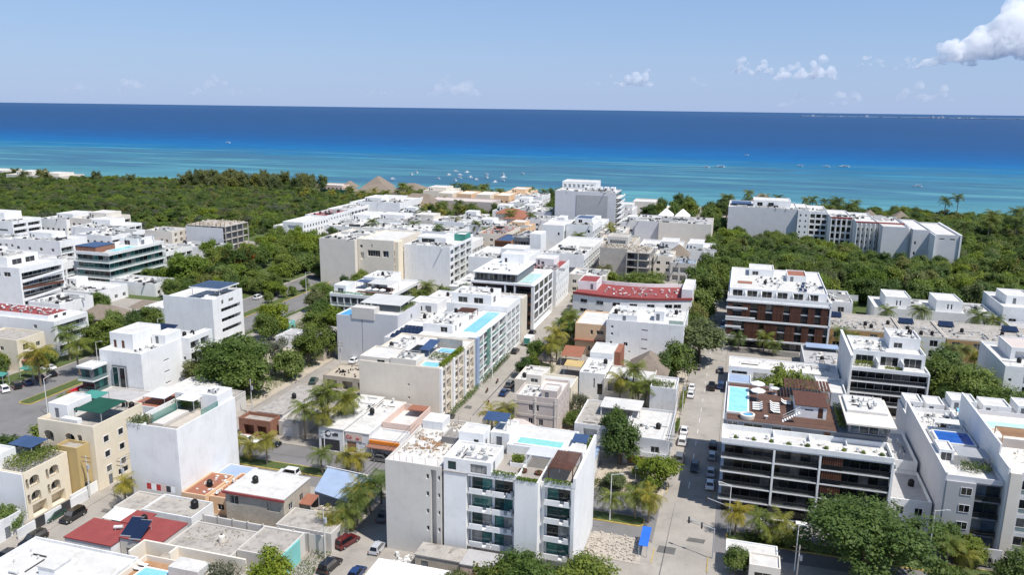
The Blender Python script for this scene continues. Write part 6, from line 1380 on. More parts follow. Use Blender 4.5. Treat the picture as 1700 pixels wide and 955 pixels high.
# long hotel on the right
t = building('hotel', 'long white and grey angled hotel in front of the beach palms, above the green wood', 45, 500, 'hotel')
block(t, -7.2, 29.4, 458, 492, 0, 19.6, 'grey_light', {}, par=.6)
block(t, 29.6, 35.4, 455.5, 488, 0, 19.6, 'white', {'f': rows(6, 3.1, 1.2, .9, .9, 1.2, 's', 2, 2.8, gl='pane_dark')}, par=.5)
block(t, 35.6, 44.8, 456.5, 486, 0, 19.2, 'white', {'f': rows(6, 3.05, .8, .5, 2.4, 2.1, 'G', 3, 3, depth=.9, gl='pane_dark', n=1)}, par=.5)
block(t, 45, 55.6, 441, 474, 0, 18.4, 'white', {'f': [x for c in range(4) for x in rows(5, 3.5, .8, .4+c*2.6, 1.9, 2.6, 'G', depth=.9, gl='pane_dark', n=1)]}, par=.6)
for c in range(5): bx(t, 'fin', 'white', 45+c*2.52, 45.5+c*2.52, 439.6, 440.98, 0, 18.2)
bx(t, 'red_band', 'redroof', 45.1, 55.5, 440.6, 440.97, 18.2, 19.1)
block(t, 55.8, 66.2, 428, 468, 0, 18.2, 'white2', {'f': rows(5, 3.2, 1.4, .7, 1.1, 1.6, 'w', 5, 2, gl='pane_dark')}, par=.6)
for c in range(5): bx(t, 'fin', 'white', 55.9+c*2.1, 56.3+c*2.1, 425.4, 427.98, 0, 18)
bx(t, 'red_band', 'redroof', 55.8, 78, 427.5, 427.97, 18.3, 19)
block(t, 66.4, 78, 416, 458, 0, 18.0, 'grey_light', {}, par=.6); bx(t, 'return_wall', 'white', 78.1, 79, 417, 426, 0, 18)
block(t, 79.2, 86.8, 412, 452, 0, 17.6, 'grey_light', {'f': [(1, 6, .8, 1.6, 's'), (1, 11, .8, 1.6, 's')]}, par=.6)
block(t, 87, 97, 402, 446, 0, 17.2, 'grey_light', {'f': [(1.6, 15.4, 2.2, .7, 's'), (6, 15.4, 2.2, .7, 's')], 'r': Wf(44, 17)}, par=.6); bx(t, 'return_wall', 'white', 86.4, 86.95, 400.6, 411.9, 0, 17.4); bx(t, 'end_wall', 'white', 97.1, 97.8, 401.4, 448, 0, 18)
block(t, 6, 26, 466, 482, 19.6, 23.2, 'white', {'f': [(2, .4, 3, 2.4, 'w'), (8, .4, 3, 2.4, 'w')]}, par=.4); bx(t, 'blue_canopy', 'blue_dark', -6, 5, 468, 480, 20.8, 21.1)
roofstuff('the long angled hotel', -5, 44, 459, 466, 19.6, 362, tank=0, ac=16, vent=8)
roofstuff('the long angled hotel', 46, 77, 442, 458, 18.2, 363, tank=0, ac=16, vent=8)
# ================================================================== beach quarter
t = building('condominium', 'long white condominium stepping toward the sea beside the mangrove wood', -235, 430)
block(t, -239, -226.7, 374, 402, 0, 9.8, 'white', {'f': rows(1, 3, 4.2, 3, 7, 4.6, 'H', depth=.4), 'r': rows(3, 3.05, 1.2, 1.5, 1.3, 1.6, 's', 9, 3, gl='pane_dark')}, par=.9)
block(t, -242, -228, 402.3, 430, 0, 10, 'white', {'r': rows(3, 3.05, 1.2, 1.5, 1.6, 1.8, 'H', 8, 3.4)}, par=.9, roof='redroof')
block(t, -243, -229.5, 430.3, 462, 0, 10.2, 'white', {'r': Bf(32, 10, 7)}, par=.9)
block(t, -245, -231, 462.3, 496, 0, 10.6, 'white', {'r': Bf(34, 10, 7)}, par=.9, roof='roofwhite')
block(t, -247.5, -239.2, 378, 392, 0, 7, 'white2', {'f': rows(2, 3, .8, .6, 7, 2, 'L', gl='pane_blue')}, par=.5)
roofstuff('the long white condominium', -241, -230, 404, 494, 10.4, 371, tank=4, ac=22, vent=10, chair=6)
simple('condominium', 'curved white terrace row in front of the long white condominium', -222, -206, 388, 440, 7, 'white', {'r': rows(2, 3.1, .8, 1, 2.2, 2, 'H', 14, 3.6), 'f': Wf(16, 7)}, host='the curved white terrace row', seed=372, rs=dict(ac=12, vent=6, chair=6), tops=((.1, .8, .6, .95, 2.6),))
simple('condominium', 'tall white blank fronted condominium with dark balconies, before the thatched resort', -237, -207.6, 458, 500, 12.4, 'white', {'r': Bf(42, 12, 6)}, host='the tall white blank condominium', seed=373, rs=dict(ac=8), tops=((.1, .5, .1, .5, 2.4),))
simple('house', 'long low white roof with a wavy edge behind the tall beige block', -204, -160, 378, 402, 8.6, 'white', {'f': Wf(44, 8.6, 8), 'r': Bf(24, 8.6)}, host='the long low wavy white roof', seed=374, cat='house', rs=dict(ac=14, tank=2, vent=8))
simple('house', 'white flat roofs with small pools behind the blank fronted block', -158, -122, 340, 368, 9, 'white', {'f': Wf(36, 9, 7), 'r': Bf(28, 9)}, host='the white flat roofs with small pools', seed=375, cat='house', rs=dict(ac=12, tank=2), tops=((.55, .9, .4, .8, 2.6),))
simple('house', 'beige balcony house right of the blank fronted block', -126, -112, 372, 400, 10.4, 'beige', {'f': Wf(14, 10), 'r': Bf(28, 10)}, host='the beige balcony house', seed=376, cat='house', rs=dict(ac=6), roof='terracotta')
rg = random.Random(77)
QT = [(-158, -140, 376, 398, 9, 'white'), (-206, -186, 412, 436, 8, 'white'), (-184, -166, 410, 432, 9.5, 'beige2'), (-164, -146, 406, 430, 10, 'white'), (-144, -128, 406, 428, 9, 'white'), (-124, -110, 404, 424, 9, 'peach'), (-108, -98, 376, 396, 9, 'white'),
      (-205, -188, 446, 462, 8, 'white'), (-160, -146, 436, 452, 9, 'white'), (-118, -104, 432, 452, 10, 'white'), (-102, -90, 420, 440, 10, 'white'), (-88, -72, 420, 444, 11, 'white'), (-70, -58, 404, 430, 9, 'beige2'),
      (-150, -138, 470, 490, 9, 'white'), (-136, -124, 474, 496, 10, 'white'), (-122, -109, 460, 484, 11, 'white'), (-84, -66, 496, 520, 10, 'white2'), (-150, -132, 506, 528, 10, 'white'), (-156, -136, 540, 566, 11, 'white'), (-66, -58, 450, 470, 9, 'white')]
for i, (x0, x1, y0, y1, h, m) in enumerate(QT):
    adj = ['small', 'broad', 'square', 'stepped', 'plain', 'narrow', 'cluttered'][i % 7]
    simple('beach_house', f'{adj} {"white" if m.startswith("white") else "beige" if m == "beige2" else "peach"} roofed house in the beach quarter, {"near the thatched resort" if x0 < -180 else "left of the tall grey hotel" if y0 > 500 else "in its middle" if x0 < -120 else "below the tall grey hotel"}',
           x0, x1, y0, y1, h, m, {'f': Wf(x1-x0, h), 'r': Bf(y1-y0, h) if i % 2 else Wf(y1-y0, h)}, host=f'the {adj} quarter house {["by the palms", "by the hotel", "by the lane"][i // 7]}', seed=400+i,
           tops=((rg.uniform(.05, .3), rg.uniform(.6, .95), .4, .9, rg.uniform(2.2, 3)),) if i % 3 else (), cat='house', rs=dict(ac=rg.randint(4, 9), vent=rg.randint(2, 5), tank=rg.randint(0, 2)), group='houses of the beach quarter')
for i, (x0, x1, y0, y1, z) in enumerate(((-134, -121, 441, 456, 9), (-144, -127, 458, 468, 9.5))):
    t = building('tiled_house', ['house with orange tiled hip roof, the nearer of two before the beach', 'house with orange tiled hip roof, the farther of two before the beach'][i], (x0+x1)/2, (y0+y1)/2, 'house', 'orange tiled houses')
    block(t, x0, x1, y0, y1, 0, z, 'beige', {'f': Wf(x1-x0, z), 'r': Wf(y1-y0, z)}, par=0, roof='beige'); hip(t, x0-.8, x1+.8, y0-.8, y1+.8, z+.2, z+2.8, .3, 'terracotta', 'tiled_roof')
# pink grey resort with thatch
t = building('hotel', 'pink grey resort hotel with a sloping thatched roof, before the moored boats', -180, 515, 'hotel')
block(t, -206, -160, 500, 520, 0, 10.4, 'stone_pink', {'f': [(26, .5, 5, 5, 'H'), (36, 4, 2, 2, 'w')]}, par=.6, roof='stone_pink')
hip(t, -226, -196, 488, 510, 6, 15, .3, 'thatch'); bx(t, 'resort_base', 'beige', -224, -207, 490, 508, 0, 6.2)
for i in range(4): block(t, -208+i*13, -197+i*13, 524+i*3, 546+i*3, 0, 12.6-i*.3, 'peach' if i % 2 else 'beige', {'f': Wf(11, 12), 'r': Wf(22, 12)}, par=.6, roof='beige2')
simple('hotel', 'cream stepped resort wing at the water left of the pink grey hotel', -226, -206, 540, 566, 12, 'beige', {'f': Wf(20, 12), 'r': Wf(26, 12)}, cat='hotel', tops=((.1, .8, .2, .8, 2.5),))
simple('hotel', 'peach resort wing with stepped roofs beside the water', -168, -150, 556, 584, 11.5, 'peach', {'f': Wf(18, 11), 'r': Wf(28, 11)}, cat='hotel', tops=((.2, .8, .2, .8, 2.5),), roof='beige2')
# thatched resort
for i, (x0, x1, y0, y1, z0, z1, lab) in enumerate(((-313, -291, 612, 634, 5, 14, 'large thatched cone roof on the beach, the tallest of the resort'), (-300, -262, 568, 592, 6, 12, 'wide low thatched roof of the beach resort'), (-330, -318, 606, 620, 5, 10, 'small thatched roof beside the large thatched cone'), (-276, -250, 596, 616, 6, 11, 'thatched roof nearest the moored boats'))):
    t = thing('palapa', lab, 'thatched roof', ((x0+x1)/2, (y0+y1)/2, 0), group='thatched roofs of the beach resort'); hip(t, x0, x1, y0, y1, z0, z1, .4)
    block(t, x0+2, x1-2, y0+2, y1-2, 0, z0, 'beige', {'f': rows(1, 3, .6, 1, 2.4, 2.6, 'H', max(2, int((x1-x0-4)/4)), 4)}, par=0, roof='beige')
simple('hotel', 'low pink resort wing beside the large thatched cone', -348, -322, 596, 612, 7, 'pink', {'f': Wf(26, 7), 'r': Wf(16, 7)}, cat='hotel')
t = thing('tennis_court', 'green fenced tennis court beside the thatched resort', 'tennis court', (-322, 576, 0)); bx(t, 'court', 'fabric_teal', -340, -306, 560, 592, .14, .2)
bx(t, 'wind_screen', 'fabric_green', -341, -304, 592.2, 592.4, .2, 4.5); bx(t, 'court_wall', 'beige', -341, -304, 556, 556.6, .14, 4)
simple('hotel', 'pale low resort roofs at the far left above the mangrove wood', -640, -580, 560, 588, 8, 'beige2', {'f': Wf(60, 8, 12)}, cat='hotel', tops=((.1, .4, .2, .8, 3), (.6, .9, .2, .8, 2.4)))
simple('hotel', 'small pale resort roof at the left edge above the mangrove wood', -716, -676, 588, 610, 8, 'beige2', {'f': Wf(40, 8, 9)}, cat='hotel')
t = thing('palapa', 'thatched beach bar roofs behind the long angled hotel', 'thatched roof', (20, 575, 0)); hip(t, 2, 24, 562, 580, 9, 17, .4); bx(t, 'bar_wall', 'beige', 5, 21, 565, 577, 0, 9.4)
for i, x in enumerate((56, 78, 96)):
    t = thing('palapa', ['thatched beach hut behind the red lettering', 'thatched beach hut in the middle of the hotel beach', 'thatched beach hut at the right of the hotel beach'][i], 'thatched roof', (x, 542, 0)); hip(t, x-7, x+7, 535, 549, 7, 12.5, .4); bx(t, 'hut_wall', 'beige', x-5, x+5, 537, 547, 0, 7.4)
simple('house', 'pale low beach club left of the tall grey hotel trees', -74, -58, 556, 576, 9, 'beige2', {'f': Wf(16, 9), 'r': Wf(20, 9)}, cat='house')
simple('house', 'small grey thatched lodge in the wood at the right edge', 166, 180, 420, 432, 6, 'beige2', {}, cat='house', roof='thatch')
# ================================================================== vegetation
def mesh_quads(name, V, m, smooth=False):
    """V: (n,4,3) array of quads"""
    n = len(V); me = bpy.data.meshes.new(name)
    me.vertices.add(n*4); me.vertices.foreach_set('co', np.ascontiguousarray(V, dtype=np.float32).ravel())
    me.loops.add(n*4); me.loops.foreach_set('vertex_index', np.arange(n*4, dtype=np.int32))
    me.polygons.add(n); me.polygons.foreach_set('loop_start', np.arange(0, n*4, 4, dtype=np.int32)); me.polygons.foreach_set('loop_total', np.full(n, 4, dtype=np.int32))
    me.update(calc_edges=True); me.materials.append(MATS[m]); return me
def leaf_quads(C, Nn, size, rs):
    """small folded leaf sprays at points C with rough normals Nn"""
    n = len(C); r = rs.normal(size=(n, 3)); t = np.cross(Nn, r); t /= np.linalg.norm(t, axis=1, keepdims=True)+1e-9; b = np.cross(Nn, t)
    s = (size*rs.uniform(.6, 1.35, n))[:, None]; w = s*rs.uniform(.45, .8, n)[:, None]
    return np.stack([C-t*s*.5, C+b*w*.5-Nn*s*.12, C+t*s*.5, C-b*w*.5-Nn*s*.12], axis=1)
def crown_mesh(name, m, R0, Hc, lobes, n, size, seed, flat=.8, low=-.85):
    """uneven crown: clumps of leaf sprays over lobes inside an ellipsoid of radius R0 and height Hc, centre at 0"""
    rs = np.random.RandomState(seed); Cs, Ns = [], []
    L = []
    for i in range(lobes):
        a = rs.uniform(0, 2*np.pi); rr = R0*.70*np.sqrt(rs.uniform(0.02, 1)); z = Hc*.5*rs.uniform(low, .62)*(1-.45*(rr/R0)**2)
        L.append((np.array([rr*np.cos(a), rr*np.sin(a), z]), R0*rs.uniform(.24, .42)))
    L.append((np.array([0, 0, 0]), R0*.5))
    w = np.array([l[1]**2 for l in L]); cnt = rs.multinomial(n, w/w.sum())
    for (c, r), k in zip(L, cnt):
        k2 = max(6, k//9)          # twigs, each with a handful of sprays
        d = rs.normal(size=(k2, 3)); d /= np.linalg.norm(d, axis=1, keepdims=True); d[:, 2] = np.where(d[:, 2] < -.3, -d[:, 2], d[:, 2])
        rad = r*rs.uniform(.55, 1.08, k2)[:, None]
        tw = c+d*rad*np.array([1, 1, flat])
        idx = rs.randint(0, k2, k); p = tw[idx]+rs.normal(size=(k, 3))*size*.75
        nn = d[idx]+rs.normal(size=(k, 3))*.5+np.array([0, 0, .75]); nn /= np.linalg.norm(nn, axis=1, keepdims=True)
        Cs.append(p); Ns.append(nn)
    return mesh_quads(name, leaf_quads(np.concatenate(Cs), np.concatenate(Ns), size, rs), m)
def trunk_mesh(name, h, r, spread, seed, m='trunk', limbs=5, top=.5):
    rg = random.Random(seed); b = MB(); p = (0, 0, -h*1.0)
    k = (rg.uniform(-.3, .3), rg.uniform(-.3, .3), -h*.35)
    b.tube(p, k, r, r*.75, 7, False)
    for i in range(limbs):
        a = 2*math.pi*i/limbs+rg.uniform(-.4, .4); e = (math.cos(a)*spread*rg.uniform(.5, .8), math.sin(a)*spread*rg.uniform(.5, .8), h*rg.uniform(.0, top))
        mid = (e[0]*.5, e[1]*.5, (k[2]+e[2])*.5+.1*h); b.tube(k, mid, r*.55, r*.35, 6, False); b.tube(mid, e, r*.35, r*.1, 5, False)
        for s in range(2):
            q = (e[0]*rg.uniform(.7, 1.25)+rg.uniform(-.8, .8), e[1]*rg.uniform(.7, 1.25)+rg.uniform(-.8, .8), e[2]+rg.uniform(-.2, .6)); b.tube(mid, q, r*.2, r*.05, 4, False)
    return b.mesh(name, m)
# kinds of tree: crown mesh of radius about 4 m, centre 0
KIND = {}
def kind(k, m, R0, Hc, lobes, n, size, seed, tr=.22, **kw): KIND[k] = (m, R0, Hc, crown_mesh('crown_'+k, m, R0, Hc, lobes, n, size, seed, **kw), trunk_mesh('trunk_'+k, Hc*.62, tr, R0, seed))
kind('a', 'leaf', 4, 5.0, 15, 6400, .44, 1); kind('b', 'leaf_dark', 4, 5.4, 18, 6400, .44, 2); kind('c', 'leaf_olive', 4, 4.8, 13, 4600, .42, 3)
kind('d', 'leaf_bright', 4, 4.6, 14, 4800, .42, 4); kind('f', 'leaf_flame', 4, 4.0, 14, 5200, .42, 5); kind('g', 'leaf_grey', 4, 5.0, 11, 2300, .40, 6)
kind('round', 'leaf_olive', 4, 6.4, 20, 7000, .40, 7, flat=.9, low=-.6); kind('big', 'leaf_dark', 9, 11, 42, 27000, .46, 8, tr=.5, flat=.85); 0
kind('bush', 'leaf', 1.2, 1.5, 7, 700, .26, 10, tr=.05); kind('shrub', 'leaf_bright', 1.2, 1.3, 7, 700, .24, 11, tr=.05); kind('pine', 'leaf_olive', 3, 8.5, 16, 3600, .5, 12, flat=1.15, low=-.8)
kind('wide', 'leaf', 7, 7.5, 30, 14000, .46, 13, tr=.35)
FIRST = {}
def tree(k, x, y, h, r, label, group=None, rz=None, z=.13, name='tree', cat='tree', base=None):
    """h: top of the crown above the ground, r: crown radius"""
    m, R0, Hc, cm, tm = KIND[k]; s = r/R0; sz = min(max(h*.84/Hc, s*.6), s*1.7)
    cz = z+h-Hc*.5*sz
    t = thing(name, label, cat, (x, y, z), 0, group)
    rz = random.Random(int(x*31+y*17)).uniform(0, 6.28) if rz is None else rz
    c = new('crown', cm, t, (x, y, cz), rz, (s, s, sz)); FIRST.setdefault(k, c)
    tz = (cz-z)/(Hc*.62); new('trunk', tm, t, (x, y, cz), rz, (s, s, tz))
    return t
# ---- palms
def palm_crown(seed, m, n=20, L=2.6):
    rs = np.random.RandomState(seed); Q = []
    for i in range(n):
        a = 2*np.pi*i*.381966; el = np.radians(rs.uniform(-25, 72)) if i > 3 else np.radians(rs.uniform(60, 82)); ln = L*rs.uniform(.8, 1.12)
        pts = []; p = np.zeros(3); e = el; k = 8
        for j in range(k+1):
            pts.append(p.copy()); p = p+np.array([np.cos(a)*np.cos(e), np.sin(a)*np.cos(e), np.sin(e)])*ln/k; e -= np.radians(rs.uniform(9, 15))
        side = np.array([-np.sin(a), np.cos(a), 0])
        for j in range(k):
            A, B = pts[j], pts[j+1]; up = np.array([0, 0, 1.])
            Q.append([A-side*.03, A+side*.03, B+side*.02, B-side*.02])
            if j < 1: continue
            ll = .75*np.sin(np.pi*min(1, (j+.8)/(k+.8)))**.6+.12
            for f in (.0, .5):
                c = A+(B-A)*f; w = (B-A)*.30
                for s in (-1, 1):
                    tip = c+side*s*ll*.8-up*ll*rs.uniform(.28, .62)+(B-A)/np.linalg.norm(B-A)*ll*.42
                    Q.append([c, c+w, tip+w*.3, tip])
    return mesh_quads('palm_crown', np.array(Q), m)
def palm_trunk(seed, h=5.0, r=.14, m='palmtrunk'):
    rg = random.Random(seed); b = MB(); px = (0, 0, -h); dx, dy = rg.uniform(-.5, .5), rg.uniform(-.5, .5)
    for i in range(5):
        t = (i+1)/5; q = (dx*math.sin(t*math.pi)*.6, dy*math.sin(t*math.pi)*.6, -h+h*t); b.tube(px, q, r*(1.25-.35*i/5), r*(1.25-.35*(i+1)/5), 7, False); px = q
    return b.mesh('palm_trunk', m)
PALM = [(palm_crown(20+i, 'leaf_palm' if i < 4 else 'leaf_palm_gold', 26 if i % 2 else 30, 2.9), palm_trunk(30+i)) for i in range(6)]
FROND = cached('coco', lambda: MB().lathe([(0, -.35), (.22, -.2), (.25, 0), (0, .15)], 7).mesh('coconuts', 'woodlight'))
def palm(x, y, h, label, i=0, s=1.0, group=None, z=.13):
    t = thing('palm_tree', label, 'palm tree', (x, y, z), 0, group); cm, tm = PALM[i]; rz = (x*7.3+y*3.1) % 6.28
    s *= 1.18; new('crown', cm, t, (x, y, z+h), rz, s); new('trunk', tm, t, (x, y, z+h), rz, (s, s, h/5.0)); new('fruit', FROND, t, (x, y, z+h-.1), rz, s*.9)
    return t
def hedge(label, x0, x1, y0, y1, z, h, m, n, seed, name='hedge', cat='hedge'):
    rs = np.random.RandomState(seed); C = np.stack([rs.uniform(x0, x1, n), rs.uniform(y0, y1, n), z+h*rs.uniform(.05, 1, n)**.7], 1); N2 = rs.normal(size=(n, 3)); N2[:, 2] = abs(N2[:, 2]); N2 /= np.linalg.norm(N2, axis=1, keepdims=True)
    o = new(name, mesh_quads(name, leaf_quads(C, N2, .3, rs), m)); return tag(o, label, cat)
# named single trees: kind, x, y, height, radius, label
TREES = [
 ('big', 23.2, 124.0, 12.6, 10.8, 'huge dark green broadleaf tree at the bottom in front of the dark glass block'),
 ('wide', -26.4, 101.4, 7.4, 6.8, 'green tree crown at the bottom edge in front of the white block'),
 ('wide', -17.6, 102.4, 7.8, 6.0, 'green tree crown at the bottom edge beside the rubble lot'),
 ('c', -36.8, 98.5, 5.2, 3.4, 'olive tree crown at the bottom edge below the tin roofed shed'),
 ('d', -63.8, 91.5, 6.4, 4.2, 'bright green tree at the bottom edge by the aqua wall'), ('g', -70.5, 88.5, 5.6, 3.2, 'pale grey green tree at the bottom edge left of the aqua wall'),
 ('a', -116.2, 93.4, 5.2, 2.6, 'green tree beside the low grey house at the left edge'), ('d', -119.5, 90.4, 4.2, 2.2, 'yellow green tree at the left edge below the cream arches'),
 ('a', -131, 117, 8.5, 6.4, 'leafy green tree behind the cream arched building at the left edge'), ('b', -135, 111, 8, 5, 'dark tree at the left edge beside the cream arched roofs'),
 ('wide', -126, 169.5, 12, 11.6, 'wide dark green tree mass in the vacant lot behind the slit window block'), ('b', -117, 163, 9.6, 7.2, 'dark green tree beside the side street wall in the vacant lot'), ('a', -131, 180, 11, 7.2, 'green tree at the rear of the vacant lot'),
 ('g', -120.5, 181, 10.4, 5.0, 'pale silvery tree in the vacant lot'), ('c', -134, 165.5, 7.5, 3.8, 'small olive tree against the slit window block balconies'), ('a', -113.8, 177.5, 9, 4.4, 'green tree at the edge of the side street by the vacant lot'), ('b', -115, 189, 10.8, 5.2, 'dark green street tree beside the parked car on the side street'),
 ('b', -113.4, 197, 9.0, 4.2, 'dark round street tree further along the side street'), ('a', -139.8, 207, 9.6, 4.4, 'round green tree right of the tall white solar canopy block'), ('d', -141.5, 214, 10.2, 5.2, 'bright green tree behind the tall white solar canopy block'),
 ('a', -131, 222, 7, 5.2, 'green garden tree behind the low grey roofed house'), ('b', -136, 233, 7, 5, 'dark garden tree in the walled green lot'), ('d', -125, 222.5, 8, 5, 'light green tree in front of the blue balcony block'), ('a', -117, 226, 8.6, 4.6, 'green tree touching the blue balcony block front'), ('a', -134, 228.5, 8.6, 4.6, 'bushy green tree left of the blue balcony block'), ('c', -143, 243, 8.5, 5, 'olive tree beside the boulevard bend'), ('a', -147, 255, 8.2, 4.6, 'green tree beside the boulevard bend with parked cars'), ('a', -140, 249, 8, 4.4, 'green tree behind the boulevard bend'),
 ('b', -107, 254, 9.2, 4.6, 'dark tree right of the blue balcony block'), ('a', -101, 259, 9.6, 4.8, 'green tree behind the stepped white roofs'), ('b', -95, 262, 9.4, 4.6, 'dark green tree left of the black banded corner block'),
 ('a', -53.9, 213.5, 7.2, 3.6, 'round green tree on the avenue beside the thatched kiosk'), ('b', -54, 199, 5.2, 3.2, 'dark green bushy tree on the avenue below the round tree'), ('b', -53.6, 205.6, 4.8, 2.6, 'small dark tree between the round tree and the avenue bushes'),
 ('a', -55.2, 281, 6.4, 3.6, 'green avenue tree beyond the black banded corner block, the nearest of the row'), ('a', -55.4, 289, 6.6, 3.8, 'green avenue tree beyond the black banded corner block, the middle of the row'), ('d', -55.6, 297, 6.4, 3.4, 'green avenue tree beyond the black banded corner block, the farthest of the row'),
 ('d', -52.5, 247, 5.6, 3.0, 'yellow green tree in front of the curved building'), ('a', -49, 240, 6.4, 3.0, 'green tree between the palms and the curved building'),
 ('b', -20.4, 152, 9.4, 4.8, 'large dark leafy tree in the yard behind the white terrace pool block'), ('a', -22.8, 158, 10.4, 3.4, 'taller leafy tree behind the dark yard tree'), ('d', -11.4, 143.5, 6.6, 3.9, 'bright green round tree on the corner of the narrow street'), ('c', -20, 142, 3.2, 3.0, 'low olive bushes in the corner yard'), ('d', -15.4, 147.2, 4.2, 2.4, 'small yellow green tree beside the blue tarpaulin hut'),
 ('round', -8.6, 227, 12.6, 8.2, 'large round olive tree beside the white slit window block'), ('b', -13.6, 208, 10.8, 5.4, 'dark glossy tree in front of the white slit window block'), ('b', -17.2, 204.5, 8.8, 3.8, 'dark tree beside the thatched palapa'),
 ('g', -34, 176.5, 5.8, 2.9, 'bare looking grey tree beside the stone coloured block'), ('a', -34.2, 168, 4.6, 2.0, 'small green tree against the stone coloured block'),
 ('c', -11.8, 262, 10.5, 4.4, 'olive street tree right of the curved building'), ('a', -11.6, 276, 12.4, 6.6, 'tall green street tree behind the curved building'), ('b', -10.4, 293, 13.5, 7.4, 'tall dark street tree on the narrow street toward the wood'), ('a', -14, 310, 13, 7.6, 'broad street tree behind the curved building'), ('a', -8.8, 326, 12.6, 7, 'broad street tree furthest along the narrow street'),
 ('wide', -36, 309, 9.4, 12.5, 'wide flat dark tree behind the curved building'), ('a', -50, 314, 8.4, 6, 'green tree left of the wide flat tree behind the curved building'), ('g', -54, 326, 8.6, 4.6, 'pale tree below the raw concrete building'),
 ('a', 12, 189.5, 13.0, 6.4, 'green leafy tree rising behind the timber roof deck, the left one'), ('a', 17.0, 188.6, 12.4, 5.4, 'green leafy tree rising behind the timber roof deck, the right one'), ('a', 7.4, 191, 10.2, 3.6, 'small leafy tree at the street end behind the timber roof deck'),
 ('wide', 57, 204, 12.6, 9.6, 'dense dark green tree right of the striped balcony block, the nearest'), ('b', 50.8, 209.5, 12.4, 6.4, 'dense dark green tree touching the striped balcony block'), ('wide', 60, 197.5, 10.6, 8.2, 'dense dark green tree in front of the right edge white block'), ('b', 54.5, 219, 12.4, 7.0, 'dense dark green tree behind the striped balcony block'), ('b', 50.5, 198.5, 8.4, 4.6, 'dense dark tree above the narrow terraced house'), ('a', 67, 200, 8.2, 5.2, 'dense green tree under the right edge white block'),
 ('a', 31.5, 163, 5.2, 2.2, 'small tree in the gap beside the dark glass block penthouse'), ('b', 36.4, 133.4, 6.4, 3.2, 'dark street tree in front of the grey townhouse'), ('a', 40.2, 133.0, 4.8, 2.6, 'green street tree in front of the grey townhouse gate'), ('b', 44.5, 126.5, 6.2, 3.4, 'dark tree at the bottom edge right of the huge tree'), ('a', 34.8, 121.5, 5.6, 3.4, 'green tree beside the huge tree at the bottom right edge'), ('c', 50.5, 125.5, 5.4, 2.8, 'olive tree in the bottom right corner'),
 ('f', -31.2, 99.8, 6.2, 4.0, 'orange flecked tree crown at the bottom edge left of the big green crown'), ('b', -12, 246, 9.5, 5, 'dark street tree beside the curved building end'), ('a', -12.2, 238, 8.5, 4.4, 'green street tree behind the round olive tree'),
 ('b', 3.4, 118.5, 4.2, 2.6, 'dark green bush beside the white flat roof at the bottom of the crossing'),
 ('a', -193, 158.5, 6.2, 4.4, 'bushy green tree at the left edge beside the car park canopy'), ('b', -187.5, 153.5, 5.2, 3.6, 'dark bushy tree beside the boulevard car park'), ('a', -184, 166, 5.4, 3.4, 'green tree between the boulevard palms and the yellow house'),
 ('b', -178.5, 178, 8.6, 4.6, 'dark green boulevard tree below the long white block'), ('a', -180.5, 186, 9.6, 4.8, 'rounded green boulevard tree beside the long white block'), ('b', -179.5, 194.5, 8.6, 4.2, 'dark boulevard tree behind the slit window block'), ('a', -188.5, 196.5, 8.4, 4.4, 'green tree in front of the large thatched hall'), ('b', -196.5, 192.5, 7.6, 4, 'dark tree left of the large thatched hall'), ('a', -182, 206, 8.4, 4.6, 'green tree right of the large thatched hall'), ('a', -215, 218, 8, 4.4, 'green tree between the low white roof and the thatched hall'),
]
for k, x, y, h, r, lab in TREES: tree(k, x, y, h, r, lab)
